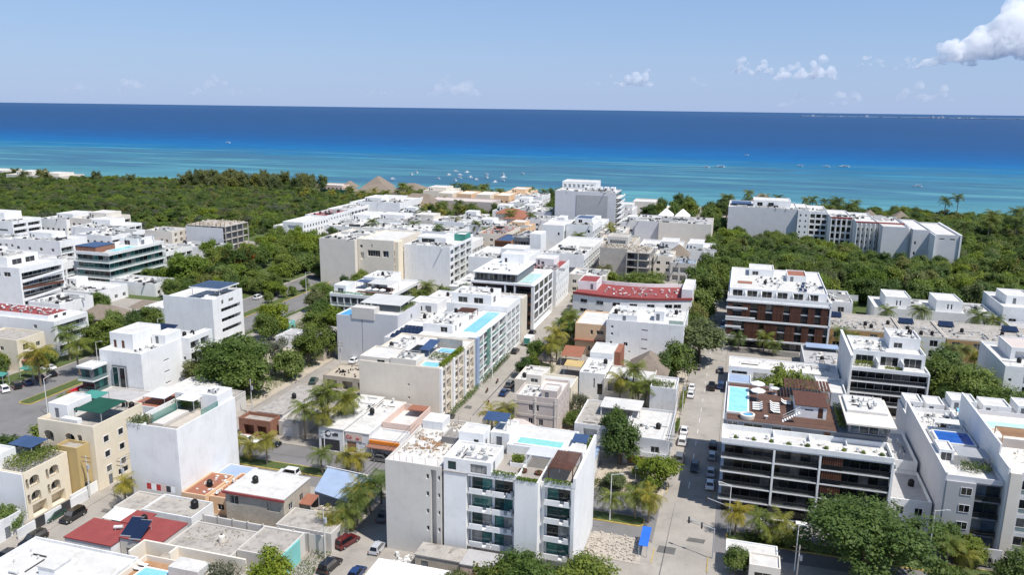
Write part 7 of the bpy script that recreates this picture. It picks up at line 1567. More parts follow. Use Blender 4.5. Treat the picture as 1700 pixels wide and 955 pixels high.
# ---- palms one by one
PALMS = [(-88.5, 143.0, 7.2, 3, 1.15, 'tall palm in front of the brick corner house'), (-82.6, 141.6, 7.4, 4, 1.15, 'golden palm in front of the sheet roofed shop'), (-84.6, 146.5, 10.6, 0, 1.3, 'tallest coconut palm above the sheet roofed shop'), (-80.5, 147.2, 8.8, 4, 1.25, 'golden coconut palm right of the tallest one'), (-87.6, 148.4, 8.0, 1, 1.2, 'green palm behind the brick corner house'), (-82.0, 150.2, 8.2, 3, 1.2, 'palm leaning behind the tallest coconut palm'),
 (-60.8, 113.6, 5.0, 0, 1.1, 'palm beside the dark red car in the shaded side street'), (-61.4, 110.6, 3.6, 2, 1.1, 'low palm clump at the side street corner'), (-62.2, 117.4, 4.6, 4, 1.1, 'golden palm under the grey blue sheet roof'), (-60.6, 118.6, 5.2, 1, 1.15, 'palm against the unfinished concrete block'), (-60.2, 122.0, 4.6, 1, 1.0, 'palm at the avenue corner beside the unfinished concrete block'), (-63.0, 108.6, 3.6, 5, .95, 'small golden palm beside the dusty roof'),
 (-25.4, 184, 7.4, 4, 1.15, 'bright palm behind the white two storey house'), (-22.4, 186, 9.8, 0, 1.25, 'tall dark palm in front of the thatched palapa'), (-18.6, 181.6, 7.6, 1, 1.2, 'palm beside the tall narrow white wall'), (-20.8, 182.2, 6.2, 3, 1.1, 'lower palm between the two yard palms'),
 (-48.4, 214, 9.0, 4, 1.3, 'tall golden coconut palm beside the thatched kiosk'), (-48.8, 208.6, 7.4, 5, 1.1, 'golden palm over the thatched kiosk'), (-49.4, 236, 7.8, 0, 1.2, 'palm in front of the peach building'), (-51.6, 233, 6.4, 1, 1.1, 'palm on the avenue edge near the peach building'), (-47.4, 232, 6.4, 2, 1.1, 'palm against the peach building'), (-50.6, 243, 7.2, 1, 1.1, 'palm near the curved building corner'),
 (-47.6, 160.2, 6.0, 5, 1.2, 'golden palm left of the stone coloured block'), (-50.2, 158.0, 5.2, 4, 1.1, 'golden palm beside the avenue below the stone coloured block'),
 (-11.9, 130.4, 4.6, 4, 1.0, 'golden palm at the median tip by the crossing'), (-14.2, 130.8, 4.4, 1, 1.1, 'green palm second from the median tip by the crossing'), (-18.6, 130.2, 3.6, 3, .85, 'small palm on the median behind the white terrace pool block'),
 (3.0, 130.4, 4.4, 4, .95, 'golden palm on the right median nearest the crossing'), (6.8, 130.2, 3.8, 1, .95, 'green palm second on the right median'), (10.4, 130.2, 4.0, 5, 1.0, 'golden palm third on the right median beside the huge tree'), (8.6, 129.4, 2.4, 2, .9, 'low palm bush on the right median'), (12.2, 129.2, 2.2, 2, .9, 'low palm bush beside the huge tree on the median'),
 (36.0, 130.2, 4.4, 1, .9, 'palm on the median in front of the grey townhouse'), (38.4, 129.6, 3.2, 4, .8, 'small golden palm on the median by the grey car'), (47.5, 130.2, 4.0, 3, .9, 'palm on the median at the right edge'),
 (-171.6, 152.4, 8.6, 4, 1.6, 'large coconut palm on the boulevard verge at the left'), (-168.4, 162, 8.2, 1, 1.4, 'tall palm on the boulevard verge behind the large coconut palm'), (-180.8, 171, 8.6, 0, 1.3, 'tall palm in front of the long white block'), (-149.6, 139.5, 3.6, 2, 1.0, 'palm beside the red canopy shop'), (-147.5, 137.5, 2.8, 1, .9, 'small palm in front of the red canopy shop'),
 (-103.6, 106.6, 4.8, 5, .85, 'golden palm at the foot of the tall white block'),
 (-104, 252, 10.4, 0, 1.3, 'tallest palm in the clump right of the blue balcony block'), (-106.2, 246.5, 8.6, 1, 1.2, 'palm in the clump right of the blue balcony block'), (-108.6, 240, 7.2, 3, 1.2, 'front palm of the clump right of the blue balcony block'), (-104.5, 238, 6.4, 4, 1.1, 'golden palm of the clump right of the blue balcony block'),
 (1.8, 243.8, 4.0, 1, 1.1, 'palm under the lettered shop sign'), (9.6, 243.4, 4.8, 3, 1.1, 'palm in front of the timber screened block'), (12.4, 241.6, 3.4, 0, 1.0, 'low palm in front of the timber screened block'), (31.8, 250, 6.8, 0, 1.1, 'palm at the end of the near orange row'), (34.6, 249, 5.6, 4, 1.0, 'golden palm before the near orange row'), (47.5, 247.5, 5.4, 1, 1.0, 'palm before the middle white row'), (51.6, 247, 5.2, 5, 1.0, 'golden palm before the middle white row'), (64, 246, 5.4, 3, 1.1, 'palm before the right orange row'), (67.4, 245, 4.8, 4, 1.0, 'golden palm before the right orange row'), (60.5, 247, 5.4, 0, 1.0, 'palm between the orange rows'),
 (49.5, 283, 7, 0, 1.2, 'palm in front of the left villa row'), (60, 283, 7.6, 1, 1.4, 'large palm between the villa rows'), (77, 283, 7.4, 0, 1.4, 'large palm in front of the right villa row'), (81, 281, 6.8, 1, 1.3, 'palm right of the villa rows'), (-16.4, 374, 7.5, 1, 1.3, 'palm beside the stepped terraces near the beach road')]
for x, y, h, i, s, lab in PALMS: palm(x, y, h, lab, i, s)
MEDP = [(-97.5, 130, 4.2), (-93.6, 130.2, 3.6), (-89.5, 129.8, 5.4), (-76.8, 129.8, 4.2), (-71.6, 130, 4.6), (-69.2, 130.2, 4.2), (-99.6, 130, 4.0)]
for i, (x, y, h) in enumerate(MEDP): palm(x, y, h, 'young palm on the left dual avenue median', [4, 4, 4, 1, 5, 4, 5][i], .95, 'young palms on the left median')
# beach palms behind the hotels
rg = random.Random(8)
for i in range(52):
    x = rg.uniform(-12, 230); y = rg.uniform(505, 596) if x < 100 else rg.uniform(440, 596)
    palm(x, y, rg.uniform(9, 14)+(6 if x > 105 else 2), 'tall palm along the beach behind the long angled hotel', rg.randint(0, 3), rg.uniform(1.3, 1.9), 'beach palms behind the long hotel')
for i in range(46):
    x = rg.uniform(-270, -130); y = rg.uniform(560, 606)
    palm(x, y, rg.uniform(7, 12), 'palm among the beach resorts before the moored boats', rg.randint(0, 3), rg.uniform(1.2, 1.7), 'beach palms among the resorts')
for i in range(34):
    x = rg.uniform(-330, -200); y = rg.uniform(512, 558)
    palm(x, y, rg.uniform(6, 10), 'palm in the gardens behind the long white condominium', rg.randint(0, 5), rg.uniform(1.2, 1.6), 'palms behind the long condominium')
for i in range(12): palm(rg.uniform(-205, -165), rg.uniform(478, 497), rg.uniform(7, 10), 'palm in front of the pink grey resort hotel', rg.randint(0, 4), rg.uniform(1.2, 1.6), 'palms by the pink grey hotel')
# scattered street and garden trees of the quarter
def scatter(n, x0, x1, y0, y1, h, r, kinds, lab, group, seed, avoid=()):
    rg = random.Random(seed); out = []
    for i in range(n*6):
        if len(out) >= n: break
        x, y = rg.uniform(x0, x1), rg.uniform(y0, y1)
        if any((x-a)**2+(y-b)**2 < (rg.uniform(.75, 1.1)*sum(r)*.55)**2 for a, b in out): continue
        if any(a-2 < x < b+2 and c-2 < y < d+2 for a, b, c, d in avoid): continue
        out.append((x, y)); tree(rg.choice(kinds), x, y, rg.uniform(*h), rg.uniform(*r), lab, group)
scatter(42, -236, -180, 262, 372, (7, 11), (4.2, 6.8), 'aabd', 'leafy tree in the green belt between the glass strip block and the tall beige block', 'trees of the green belt', 41, [(-250, -240, 250, 310)])
scatter(18, -238, -182, 240, 262, (6, 10), (3.6, 5.6), 'aabcd', 'leafy tree below the glass strip block', 'trees below the glass strip block', 42, [(-262, -238, 250, 262), (-236, -211, 240, 256)])
tree('d', -213, 262, 12.5, 9.0, 'large domed yellow green tree in front of the green belt'); tree('f', -203, 284, 12.2, 8.2, 'orange flowering flame tree in the green belt'); 
scatter(10, -178, -168, 250, 330, (6, 9), (3, 4.6), 'aad', 'boulevard tree left of the tall beige block', 'boulevard trees by the beige block', 43)
scatter(12, -148, -132, 252, 284, (6, 9), (3.4, 5), 'aabd', 'garden tree between the boulevard and the tall beige block', 'garden trees by the beige block', 44)
scatter(8, -168, -163, 200, 300, (4, 6), (2, 3), 'ad', 'small tree on the boulevard median', 'boulevard median trees', 45)
scatter(11, -200, -150, 430, 500, (7, 11), (4, 6), 'ab', 'dark tree between the condominium and the pink grey hotel', 'trees by the pink grey hotel', 46, [(-207, -126, 370, 470), (-208, -158, 498, 524)])
scatter(9, -150, -122, 536, 600, (9, 13), (4, 6), 'abp'.replace('p', 'a'), 'dark tree by the sea left of the tall grey hotel', 'trees left of the grey hotel', 47, [(-158, -134, 538, 568)])
scatter(24, -60, -8, 462, 590, (9, 13), (5, 7.5), 'aab', 'dark tree between the tall grey hotel and the long angled hotel', 'trees between the hotels', 48)
scatter(12, -14, -8.6, 332, 500, (8, 12), (4, 6), 'ab', 'street tree along the lane to the beach', 'trees along the beach lane', 49)
# the dense wood on the right: the nearest trees singly, the rest as one mass
WOODAV = [(-10, 47, 453, 494), (43, 67, 424, 476), (64, 99, 399, 460), (28, 40, 277, 297), (45, 110, 284, 314), (-3, 29, 245, 290), (165, 181, 419, 433)]
scatter(46, -2, 112, 300, 345, (8, 13), (4.6, 7.4), 'aaabbcd', 'broadleaf tree in the dense wood below the long angled hotel', 'trees of the wood below the long hotel', 50, WOODAV)
tree('f', 108, 372, 12.6, 6.4, 'orange flowering tree in the dense wood on the right')
scatter(14, 112, 180, 300, 345, (8, 13), (5, 7.5), 'aaabbc', 'broadleaf tree of the wood at the right edge', 'trees of the wood at the right edge', 51, WOODAV+[(100, 160, 455, 535)])
# far woods as single masses of crowns
def wood(name, label, pts, kinds):
    me = bpy.data.meshes.new(name); me.from_pydata([p[:3] for p in pts], [], [])
    at = me.attributes.new('sz', 'FLOAT', 'POINT'); at.data.foreach_set('value', [p[3] for p in pts])
    an = me.attributes.new('rot', 'FLOAT', 'POINT'); an.data.foreach_set('value', [p[4] for p in pts])
    ki = me.attributes.new('kd', 'INT', 'POINT'); ki.data.foreach_set('value', [p[5] for p in pts])
    o = new(name, me); tag(o, label, 'trees', kind='stuff')
    ng = bpy.data.node_groups.new(name, 'GeometryNodeTree'); ng.interface.new_socket('Geometry', in_out='INPUT', socket_type='NodeSocketGeometry'); ng.interface.new_socket('Geometry', in_out='OUTPUT', socket_type='NodeSocketGeometry')
    N, L = ng.nodes, ng.links; gi, go = N.new('NodeGroupInput'), N.new('NodeGroupOutput')
    jn = N.new('GeometryNodeJoinGeometry'); 
    def attr(nm, typ):
        n = N.new('GeometryNodeInputNamedAttribute'); n.data_type = typ; n.inputs[0].default_value = nm; return n.outputs[0]
    for i, k in enumerate(kinds):
        oi = N.new('GeometryNodeObjectInfo'); oi.inputs[0].default_value = FIRST[k]; oi.transform_space = 'ORIGINAL'; oi.inputs[1].default_value = True
        ip = N.new('GeometryNodeInstanceOnPoints'); L.new(gi.outputs[0], ip.inputs[0]); L.new(oi.outputs['Geometry'], ip.inputs['Instance'])
        cp = N.new('FunctionNodeCompare'); cp.data_type = 'INT'; cp.operation = 'EQUAL'; L.new(attr('kd', 'INT'), cp.inputs[2]); cp.inputs[3].default_value = i; L.new(cp.outputs[0], ip.inputs['Selection'])
        cx = N.new('ShaderNodeCombineXYZ'); L.new(attr('rot', 'FLOAT'), cx.inputs[2]); L.new(cx.outputs[0], ip.inputs['Rotation'])
        sx = N.new('ShaderNodeCombineXYZ'); 
        for q in range(3): L.new(attr('sz', 'FLOAT'), sx.inputs[q])
        L.new(sx.outputs[0], ip.inputs['Scale']); L.new(ip.outputs[0], jn.inputs[0])
    L.new(jn.outputs[0], go.inputs[0]); md = o.modifiers.new('crowns', 'NODES'); md.node_group = ng
    return o
rs = np.random.RandomState(4); pts = []
def jitter(x0, x1, y0, y1, d):
    for x in np.arange(x0, x1, d):
        for y in np.arange(y0, y1, d): yield x+rs.uniform(-.45, .45)*d, y+rs.uniform(-.45, .45)*d
def hx(x, y): # height of the mangrove canopy: lower clearing in the middle
    c = math.exp(-((y-392)/26)**2)*(1 if -420 < x < -250 else .4); return 7.2*(1-.62*c)+rs.uniform(-1.2, 1.6)
for x, y in jitter(-1150, -246, 366, 598, 6.2):
    if x > -330 and y < 376: continue
    if x > -262 and y < 512: continue
    if -349 < x < -248 and y > 552: continue
    if (-642 < x < -578 or -718 < x < -674) and 556 < y < 612: continue
    h = hx(x, y); s = rs.uniform(.7, 1.3)+(.7 if rs.uniform() < .13 else 0)
    pts.append((x, y, h-2.2*s, s*(.7 if h < 4.5 else 1), rs.uniform(0, 6.28), int(rs.choice(5, p=[.34, .30, .20, .06, .10]))))
for x, y in jitter(-1150, -372, 296, 366, 6.4):
    h = hx(x, y); s = rs.uniform(.85, 1.4); pts.append((x, y, h-2.2*s, s, rs.uniform(0, 6.28), int(rs.choice(5, p=[.34, .30, .20, .08, .08]))))
for x, y in jitter(-262, -246, 398, 512, 5.5):
    s = rs.uniform(.8, 1.2); pts.append((x, y, rs.uniform(4, 6.5), s, rs.uniform(0, 6.28), int(rs.randint(0, 3))))
wood('mangrove_wood', 'broad green mangrove wood reaching from the left edge to the resort', pts, ['a', 'b', 'c', 'd', 'g'])
tag(MB().quad((-1300, 290, .16), (-365, 290, .16), (-365, 600, .16), (-1300, 600, .16)).quad((-364.9, 366, .16), (-244, 366, .16), (-244, 552, .16), (-364.9, 552, .16)).build('undergrowth', 'lawn'), 'green undergrowth below the mangrove wood', 'undergrowth', kind='stuff')
pts = []
for x, y in jitter(-2, 420, 330, 596, 7.4):
    if any(a-3 < x < b+3 and c-3 < y < d+3 for a, b, c, d in WOODAV): continue
    if y < 345: continue
    s = rs.uniform(1.0, 1.7); pts.append((x, y, rs.uniform(5.5, 9.0)-1.2*s, s, rs.uniform(0, 6.28), int(rs.choice(4, p=[.4, .35, .2, .05]))))
wood('coastal_wood', 'dense green coastal wood around the long angled hotel', pts, ['a', 'b', 'c', 'd'])
tag(MB().quad((-1, 296, .16), (420, 296, .16), (420, 590, .16), (-1, 590, .16)).build('undergrowth', 'lawn'), 'green undergrowth below the coastal wood', 'undergrowth', kind='stuff')
# tall feathery casuarinas along the shore on the left
for i in range(74):
    x = rg.uniform(-452, -332); y = rg.uniform(556, 606); tree('pine', x, y, rg.uniform(15, 22), rg.uniform(3.6, 6), 'tall feathery casuarina tree by the shore left of the thatched resort', 'casuarina trees by the shore', name='casuarina_tree')
for x, y, h in ((-620, 560, 15), (-606, 566, 17), (-590, 556, 16), (-545, 566, 17), (-512, 570, 15), (-660, 588, 14), (-536, 560, 13)): tree('pine', x, y, h, rg.uniform(4, 5.5), 'lone tall casuarina rising above the mangrove shore', 'lone casuarinas on the left shore', name='casuarina_tree')
# ---- planting on roofs and in beds
hedge('bright green hedge spilling over the corner of the beige block', -64.9, -63.6, 163, 177.4, 13.0, 1.2, 'leaf_bright', 2600, 1)
hedge('thin green planting along the roof edge of the white terrace pool block', -22.3, -21.6, 117, 125.6, 16.0, 1.5, 'leaf_bright', 800, 2)
hedge('green planting on the front parapet of the terrace pool block, left stretch', -34.4, -30.7, 108.5, 109.1, 15.9, .8, 'leaf_bright', 500, 3)
hedge('green planting on the front parapet of the terrace pool block, middle stretch', -30.2, -26.9, 107.4, 108.0, 16.2, .6, 'leaf_bright', 380, 4)
hedge('green planting on the front parapet of the terrace pool block, right stretch', -25.9, -21.8, 108.5, 109.0, 15.9, .8, 'leaf_bright', 500, 5)
hedge('bright bush in the white box planter by the slatted pergola', -32.6, -30.8, 113.2, 114.6, 16.3, 1.1, 'leaf_bright', 420, 6, 'bush', 'bush')
o_ = thing('planter_box', 'white box planter by the slatted pergola', 'planter', (-31.7, 113.9, 15.76)); ring(-32.8, -30.6, 113.0, 114.8, 15.76, 16.4, .12).build('box', 'white', o_); bx(o_, 'soil', 'earth', -32.68, -30.72, 113.12, 114.68, 16.2, 16.34)
hedge('leafy roof garden on the lower cream arched building', -122, -116.8, 98.4, 106.4, 8.9, 1.7, 'leaf', 2200, 7, 'roof_garden', 'plants')
hedge('dry hanging plants on the corner of the tall white block', -104.2, -101, 108.9, 112.6, 14.6, 1.7, 'leaf_olive', 1100, 8, 'hanging_plants', 'plants')
hedge('plants along the back wall of the tall white block', -103, -97.6, 119.6, 121.4, 14.7, 1.5, 'leaf', 700, 9, 'plants', 'plants')
hedge('roof plants on the blue balcony block bar terrace', -130.6, -111, 231.9, 232.6, 10.6, .7, 'leaf', 900, 10, 'plants', 'plants')
hedge('hanging plants on the tall narrow white wall block', -17.2, -12.2, 178.8, 182, 8.2, 1.2, 'leaf_dark', 700, 11, 'plants', 'plants')
hedge('green planting on the striped balcony block terrace', -0+36, 40, 199.2, 200.4, 11.6, .8, 'leaf_bright', 420, 12, 'plants', 'plants')
hedge('plants on the left terrace of the striped balcony block', 29.4, 33.6, 200.6, 202.2, 11.6, 1.3, 'leaf', 420, 13, 'plants', 'plants')
hedge('green planting along the beige terrace roof of the tall grey rendered block', -92.2, -90.6, 201, 210.6, 14.7, 1.2, 'leaf', 700, 14, 'plants', 'plants')
hedge('shrubs beside the dark glass block penthouse', 19.9, 21.2, 146, 158, 15.5, 1.3, 'leaf_dark', 700, 15, 'plants', 'plants')
for i in range(9): tree('shrub' if i % 2 else 'bush', 2.0+i*3.05, 139.5, 1.2, .55, 'potted plant on the front terraces of the dark glass block', 'potted plants on the front terraces', z=13.68, name='potted_plant', cat='plant')
hedge('roof garden plants around the second plunge pool of the beige block', -69.6, -65.2, 168, 172.6, 12.95, 1.1, 'leaf_palm', 620, 16, 'roof_garden', 'plants')
hedge('plants on the grey townhouse roof terrace', 39.4, 44, 141, 143.6, 12.5, 1.3, 'leaf_dark', 600, 17, 'plants', 'plants')
hedge('shrub bed along the foot of the beige avenue block', -63.3, -62.2, 164, 186, .13, 1.6, 'leaf', 1200, 18, 'shrub_bed', 'plants')
hedge('shrub bed along the foot of the long white pool block', -63.3, -62.2, 190, 214, .13, 1.7, 'leaf_dark', 1300, 19, 'shrub_bed', 'plants')
hedge('climbing weeds on the corner yard behind the median', -24, -13, 140.8, 143.4, .13, .9, 'leaf_olive', 1400, 20, 'weeds', 'plants')
hedge('bushes along the narrow street in front of the white houses', -11.0, -10.2, 172, 178, .13, 1.8, 'leaf', 700, 21, 'bushes', 'plants')
hedge('low bushes on the right median', 4.8, 13.6, 128.8, 131.2, .2, 1.0, 'leaf_dark', 1400, 22, 'bushes', 'plants')
hedge('weeds at the side street edge by the aqua wall', -63.8, -60, 94, 104, .13, .7, 'leaf_olive', 600, 23, 'weeds', 'plants')
hedge('green verge planting along the boulevard by the white block', -151, -149.4, 172, 240, .13, 1.2, 'leaf', 1800, 24, 'verge_planting', 'plants')
hedge('overgrown plants in the walled green lot', -140, -114, 214, 232, .13, 2.2, 'leaf', 9000, 25, 'overgrown_plants', 'plants')
hedge('undergrowth in the vacant lot by the side street', -134, -112.4, 158, 192, .13, 1.4, 'leaf_dark', 7000, 26, 'undergrowth', 'plants')
# ================================================================== vehicles
def car_proto(kind, paint):
    L, Wd, hz, cab = dict(sedan=(4.4, .88, .92, ((-1.75, 1.15), (-1.15, .35), 1.44)), suv=(4.6, .93, 1.02, ((-2.2, 1.1), (-2.0, .4), 1.72)), hatch=(3.9, .84, .92, ((-1.85, 1.1), (-1.5, .35), 1.5)), pickup=(5.2, .94, 1.05, ((-.4, 1.4), (-.15, .75), 1.75)))[kind]
    t = thing('parked_car', 'car', 'car'); h = L/2; g0 = .28
    prof = [(-h, .4), (-h+.05, hz-.12), (-h+.3, hz), (cab[0][1], hz), (h-.25, hz-.2), (h, hz-.45), (h-.03, .36), (h-.15, g0), (-h+.12, g0)]
    b = MB(); n = len(prof)
    for s in (-1, 1): b.v += [(s*(Wd if z < hz-.15 else Wd-.07), y, z) for y, z in prof]
    b.f = [tuple(range(n)), tuple(n+n-1-i for i in range(n))]+[(i, n+i, n+(i+1) % n, (i+1) % n) for i in range(n)]
    pm = 'paint_'+paint
    new('body', b.mesh('car_body', pm), t, (0, 0, 0), local=True)
    (y0, y1), (a0, a1), zt = cab; c = MB().prism([(-Wd+.09, y0), (Wd-.09, y0), (Wd-.09, y1), (-Wd+.09, y1)], hz-.01, zt, [(-Wd+.25, a0), (Wd-.25, a0), (Wd-.25, a1), (-Wd+.25, a1)])
    cb = new('cabin', c.mesh('car_cabin', pm), t, (0, 0, 0), local=True)
    def win(P, nm):
        P = [Vector(p) for p in P]; m = sum(P, Vector())/4; nn = (P[1]-P[0]).cross(P[3]-P[0]).normalized(); Q = [m+(p-m)*.86+nn*.012 for p in P]; k = [q+nn*.012 for q in Q]
        new(nm, MB().quad(*Q).quad(*k).quad(Q[0], Q[1], k[1], k[0]).quad(Q[2], Q[3], k[3], k[2]).mesh('car_window', 'pane_dark'), cb, (0, 0, 0), local=True)
    lo, hi = Wd-.09, Wd-.25
    win([(lo, y1, hz), (-lo, y1, hz), (-hi, a1, zt), (hi, a1, zt)], 'windscreen'); win([(-lo, y0, hz), (lo, y0, hz), (hi, a0, zt), (-hi, a0, zt)], 'rear_window')
    win([(lo, y0, hz), (lo, y1, hz), (hi, a1, zt), (hi, a0, zt)], 'side_window'); win([(-lo, y1, hz), (-lo, y0, hz), (-hi, a0, zt), (-hi, a1, zt)], 'side_window')
    for x in (-Wd+.1, Wd-.1):
        for y in (-h+.85, h-.85):
            w = new('wheel', cached('tyre', lambda: MB().tube((-.11, 0, 0), (.11, 0, 0), .33, k=12).mesh('tyre', 'tyre')), t, (x, y, .33), local=True)
            new('rim', cached('rim', lambda: MB().tube((-.125, 0, 0), (.125, 0, 0), .19, k=8).mesh('rim', 'chrome')), w, (0, 0, 0), local=True)
        s = -.25 if x < 0 else .02
        new('headlight', cached('hl', lambda: MB().box(0, .24, -.03, .03, 0, .14).mesh('headlight', 'lamp_clear')), t, (x+s*.8, h-.04, hz-.42), local=True)
        new('tail_light', cached('tl', lambda: MB().box(0, .2, -.03, .03, 0, .2).mesh('tail_light', 'lamp_red')), t, (x+s*.8, -h+.04, hz-.32), local=True)
    if kind == 'pickup': new('cargo_bed', MB().box(-.78, .78, -2.5, -.5, hz+.002, hz+.02).mesh('bed', 'tyre'), t, (0, 0, 0), local=True)
    return t
CARP = {}
def car(kind, paint, x, y, rz, label, group=None, z=.012):
    if (kind, paint) not in CARP:
        o = car_proto(kind, paint); CARP[(kind, paint)] = o; o.location = (x, y, z); o.rotation_euler = (0, 0, rz); o['label'] = label
        return o
    return dup(CARP[(kind, paint)], (x, y, z), rz, None, label, group)
P2 = math.pi/2
for k, p, x, y, rz, lab in [
 ('suv', 'black', -109.7, 100.6, math.pi, 'black car parked on the side street by the cream arches, the farthest of three'), ('suv', 'black', -109.7, 92.3, math.pi, 'black car parked on the side street at the left edge, the middle of three'), ('sedan', 'black', -109.7, 87, math.pi, 'black car at the left edge of the side street, the nearest of three'),
 ('sedan', 'green', -113.0, 99.8, math.pi, 'dark green car behind the garden gate of the cream arches'),
 ('sedan', 'white', -8.9, 173.8, 0, 'white car parked on the left kerb of the narrow street, the farther of two'), ('suv', 'white', -8.8, 167.6, 0, 'white car parked on the left kerb of the narrow street, the nearer of two'), ('suv', 'grey', -8.7, 158.4, 0, 'dark car parked in the shade on the left kerb of the narrow street'),
 ('hatch', 'silver', -2.2, 161.6, 0, 'silver car parked in the shade beside the dark glass block, the farthest'), ('sedan', 'silver', -2.1, 153.6, 0, 'silver car parked in the shade beside the dark glass block, the middle one'), ('sedan', 'white', -2.0, 148.0, 0, 'white car parked in the shade beside the dark glass block, the nearest'), ('hatch', 'black', -5.4, 154.8, math.pi, 'black car driving in the shade on the narrow street'), ('hatch', 'black', -2.2, 167.5, 0, 'black car parked in the shade behind the silver cars'),
 ('pickup', 'black', -4.2, 206.0, 0, 'black pickup on the narrow street beside the low white shop'), ('suv', 'blue', -1.9, 207.6, 0, 'dark blue car parked beside the low white shop'), ('sedan', 'white', -9.2, 204, 0, 'white car parked beside the round olive tree, the farther'), ('sedan', 'white', -9.1, 198.2, 0, 'white car parked beside the round olive tree, the nearer'), ('sedan', 'grey', -2.4, 221, 0, 'grey car parked under the shop sign corner'), ('sedan', 'grey', -8.8, 222, 0, 'grey car parked under the round olive tree'),
 ('suv', 'blue', -3.2, 257.5, 0, 'blue car parked in the shade of the timber screened block, the nearer'), ('suv', 'blue', -3.2, 265.5, 0, 'blue car parked in the shade of the timber screened block, the middle'), ('sedan', 'blue', -3.2, 274, 0, 'blue car parked in the shade of the timber screened block, the farther'),
 ('sedan', 'black', -62.6, 219.8, 0, 'black car on the avenue behind the small green truck'), ('sedan', 'silver', -63, 233.5, 0, 'silver car parked on the avenue ahead of the small green truck'), ('sedan', 'black', -62.9, 241, 0, 'black car parked further up the avenue'), ('suv', 'grey', -55.6, 191, 0, 'dark grey car parked by the avenue palms'), ('sedan', 'blue', -55.3, 184.4, 0, 'blue car parked by the avenue palms'), ('sedan', 'grey', -55.4, 262, 0, 'grey car parked by the curved building'), ('sedan', 'black', -62.8, 164, 0, 'black car parked at the foot of the beige block'), ('hatch', 'white', -55.6, 226, 0, 'white car parked by the peach building'), ('hatch', 'grey', -55.6, 237, 0, 'grey car parked near the curved building palms'),
 ('suv', 'white', -82.8, 127.0, P2, 'white car driving on the near lane of the dual avenue'), ('suv', 'white', -99.6, 137.8, -P2, 'white jeep parked across the dual avenue at the left'), ('sedan', 'black', -94.2, 138.6, -P2, 'black car parked in front of the brick corner house'), ('sedan', 'grey', -68, 138.8, -P2, 'grey car parked in front of the orange sign band'),
 ('suv', 'black', -58.8, 100.4, -.1, 'black car parked at the bottom of the shaded side street'), ('sedan', 'blue', -53.8, 99.6, 0, 'blue car at the bottom edge beside the white membrane roof'), ('suv', 'maroon', -59.6, 107.6, -.3, 'dark red car parked under the side street palms'), ('sedan', 'grey', -57.6, 117.5, .2, 'grey car in the shade beside the unfinished concrete block'), ('hatch', 'silver', -53.8, 107.4, 0, 'silver car beside the pole at the unfinished concrete block'),
 ('sedan', 'green', -106.2, 177, .3, 'dark green car on the side street by the vacant lot'), ('sedan', 'white', -104, 196, 0, 'white car parked on the side street by the grey rendered block'),
 ('suv', 'white', -177.2, 146.6, P2-.5, 'white car in the boulevard car park, nearest the camera'), ('suv', 'black', -176.6, 149.6, P2-.5, 'black car in the boulevard car park, second'), ('sedan', 'blue', -176.2, 152.6, P2-.5, 'blue car in the boulevard car park, third'), ('sedan', 'maroon', -176.0, 156.4, P2-.5, 'dark red car in the boulevard car park, fourth'), ('sedan', 'black', -175.8, 160, P2-.5, 'black car in the boulevard car park, farthest'), ('sedan', 'white', -180.6, 163.4, P2, 'white car under the porch roof of the yellow house'),
 ('suv', 'grey', 41.2, 133.4, P2, 'dark grey car in front of the grey townhouse'), ('suv', 'white', 9.2, 135.6, P2, 'white car in front of the dark glass block behind the palms'), ('hatch', 'white', 13.6, 135.6, P2, 'white car in front of the dark glass block beside the huge tree'),
 ('sedan', 'silver', -156, 214, 0, 'silver car on the boulevard beside the tall white solar canopy block'), ('sedan', 'white', -156.4, 232, 0, 'white car parked on the boulevard by the walled green lot'), ('sedan', 'black', -174, 262, 0, 'black car parked on the far side of the boulevard'), ('suv', 'white', -174.6, 254, 0, 'white car parked on the far side of the boulevard'), ('sedan', 'grey', -157, 268, 0, 'grey car on the boulevard by the tall beige block')]:
    car(k, p, x, y, rz, lab)
# small green backed truck
t = thing('delivery_truck', 'small green backed delivery truck on the avenue', 'truck', (-60.8, 229.4, .012))
bx(t, 'cargo_box', 'white', -61.9, -59.7, 226.6, 230.6, .75, 2.9); bx(t, 'rear_door', 'fabric_teal', -61.7, -59.9, 226.52, 226.59, .95, 2.7); bx(t, 'cab', 'paint_white', -61.8, -59.8, 230.8, 232.6, .5, 2.3); bx(t, 'windscreen', 'pane_dark', -61.6, -60, 232.61, 232.64, 1.4, 2.15); bx(t, 'chassis', 'tyre', -61.6, -60, 226.6, 232.4, .45, .74)
for x in (-61.75, -60.05):
    for y in (227.6, 231.6): MB().tube((x-.0, y, .42), (x+.22, y, .42), .4, k=10).build('wheel', 'tyre', t)
for i, (x, y) in enumerate(((-59.6, 192), (-60, 184.4), (-55.8, 252), (-57, 176))):
    t = thing('motor_scooter', ['dark scooter riding on the avenue, the farther of two', 'dark scooter riding on the avenue, the nearer of two', 'scooter parked near the curved building', 'scooter parked by the stone coloured block'][i], 'scooter', (x, y, .012))
    bx(t, 'body', 'paint_black', x-.15, x+.15, y-.5, y+.3, .35, .75); bx(t, 'front_shield', 'paint_red', x-.2, x+.2, y+.5, y+.58, .3, 1.0); bx(t, 'footboard', 'tyre', x-.15, x+.15, y+.3, y+.5, .3, .36); bx(t, 'handlebar', 'tyre', x-.3, x+.3, y+.52, y+.56, 1.0, 1.06)
    for dy in (-.55, .68): MB().tube((x-.06, y+dy, .26), (x+.06, y+dy, .26), .25, k=10).build('wheel', 'tyre', t)
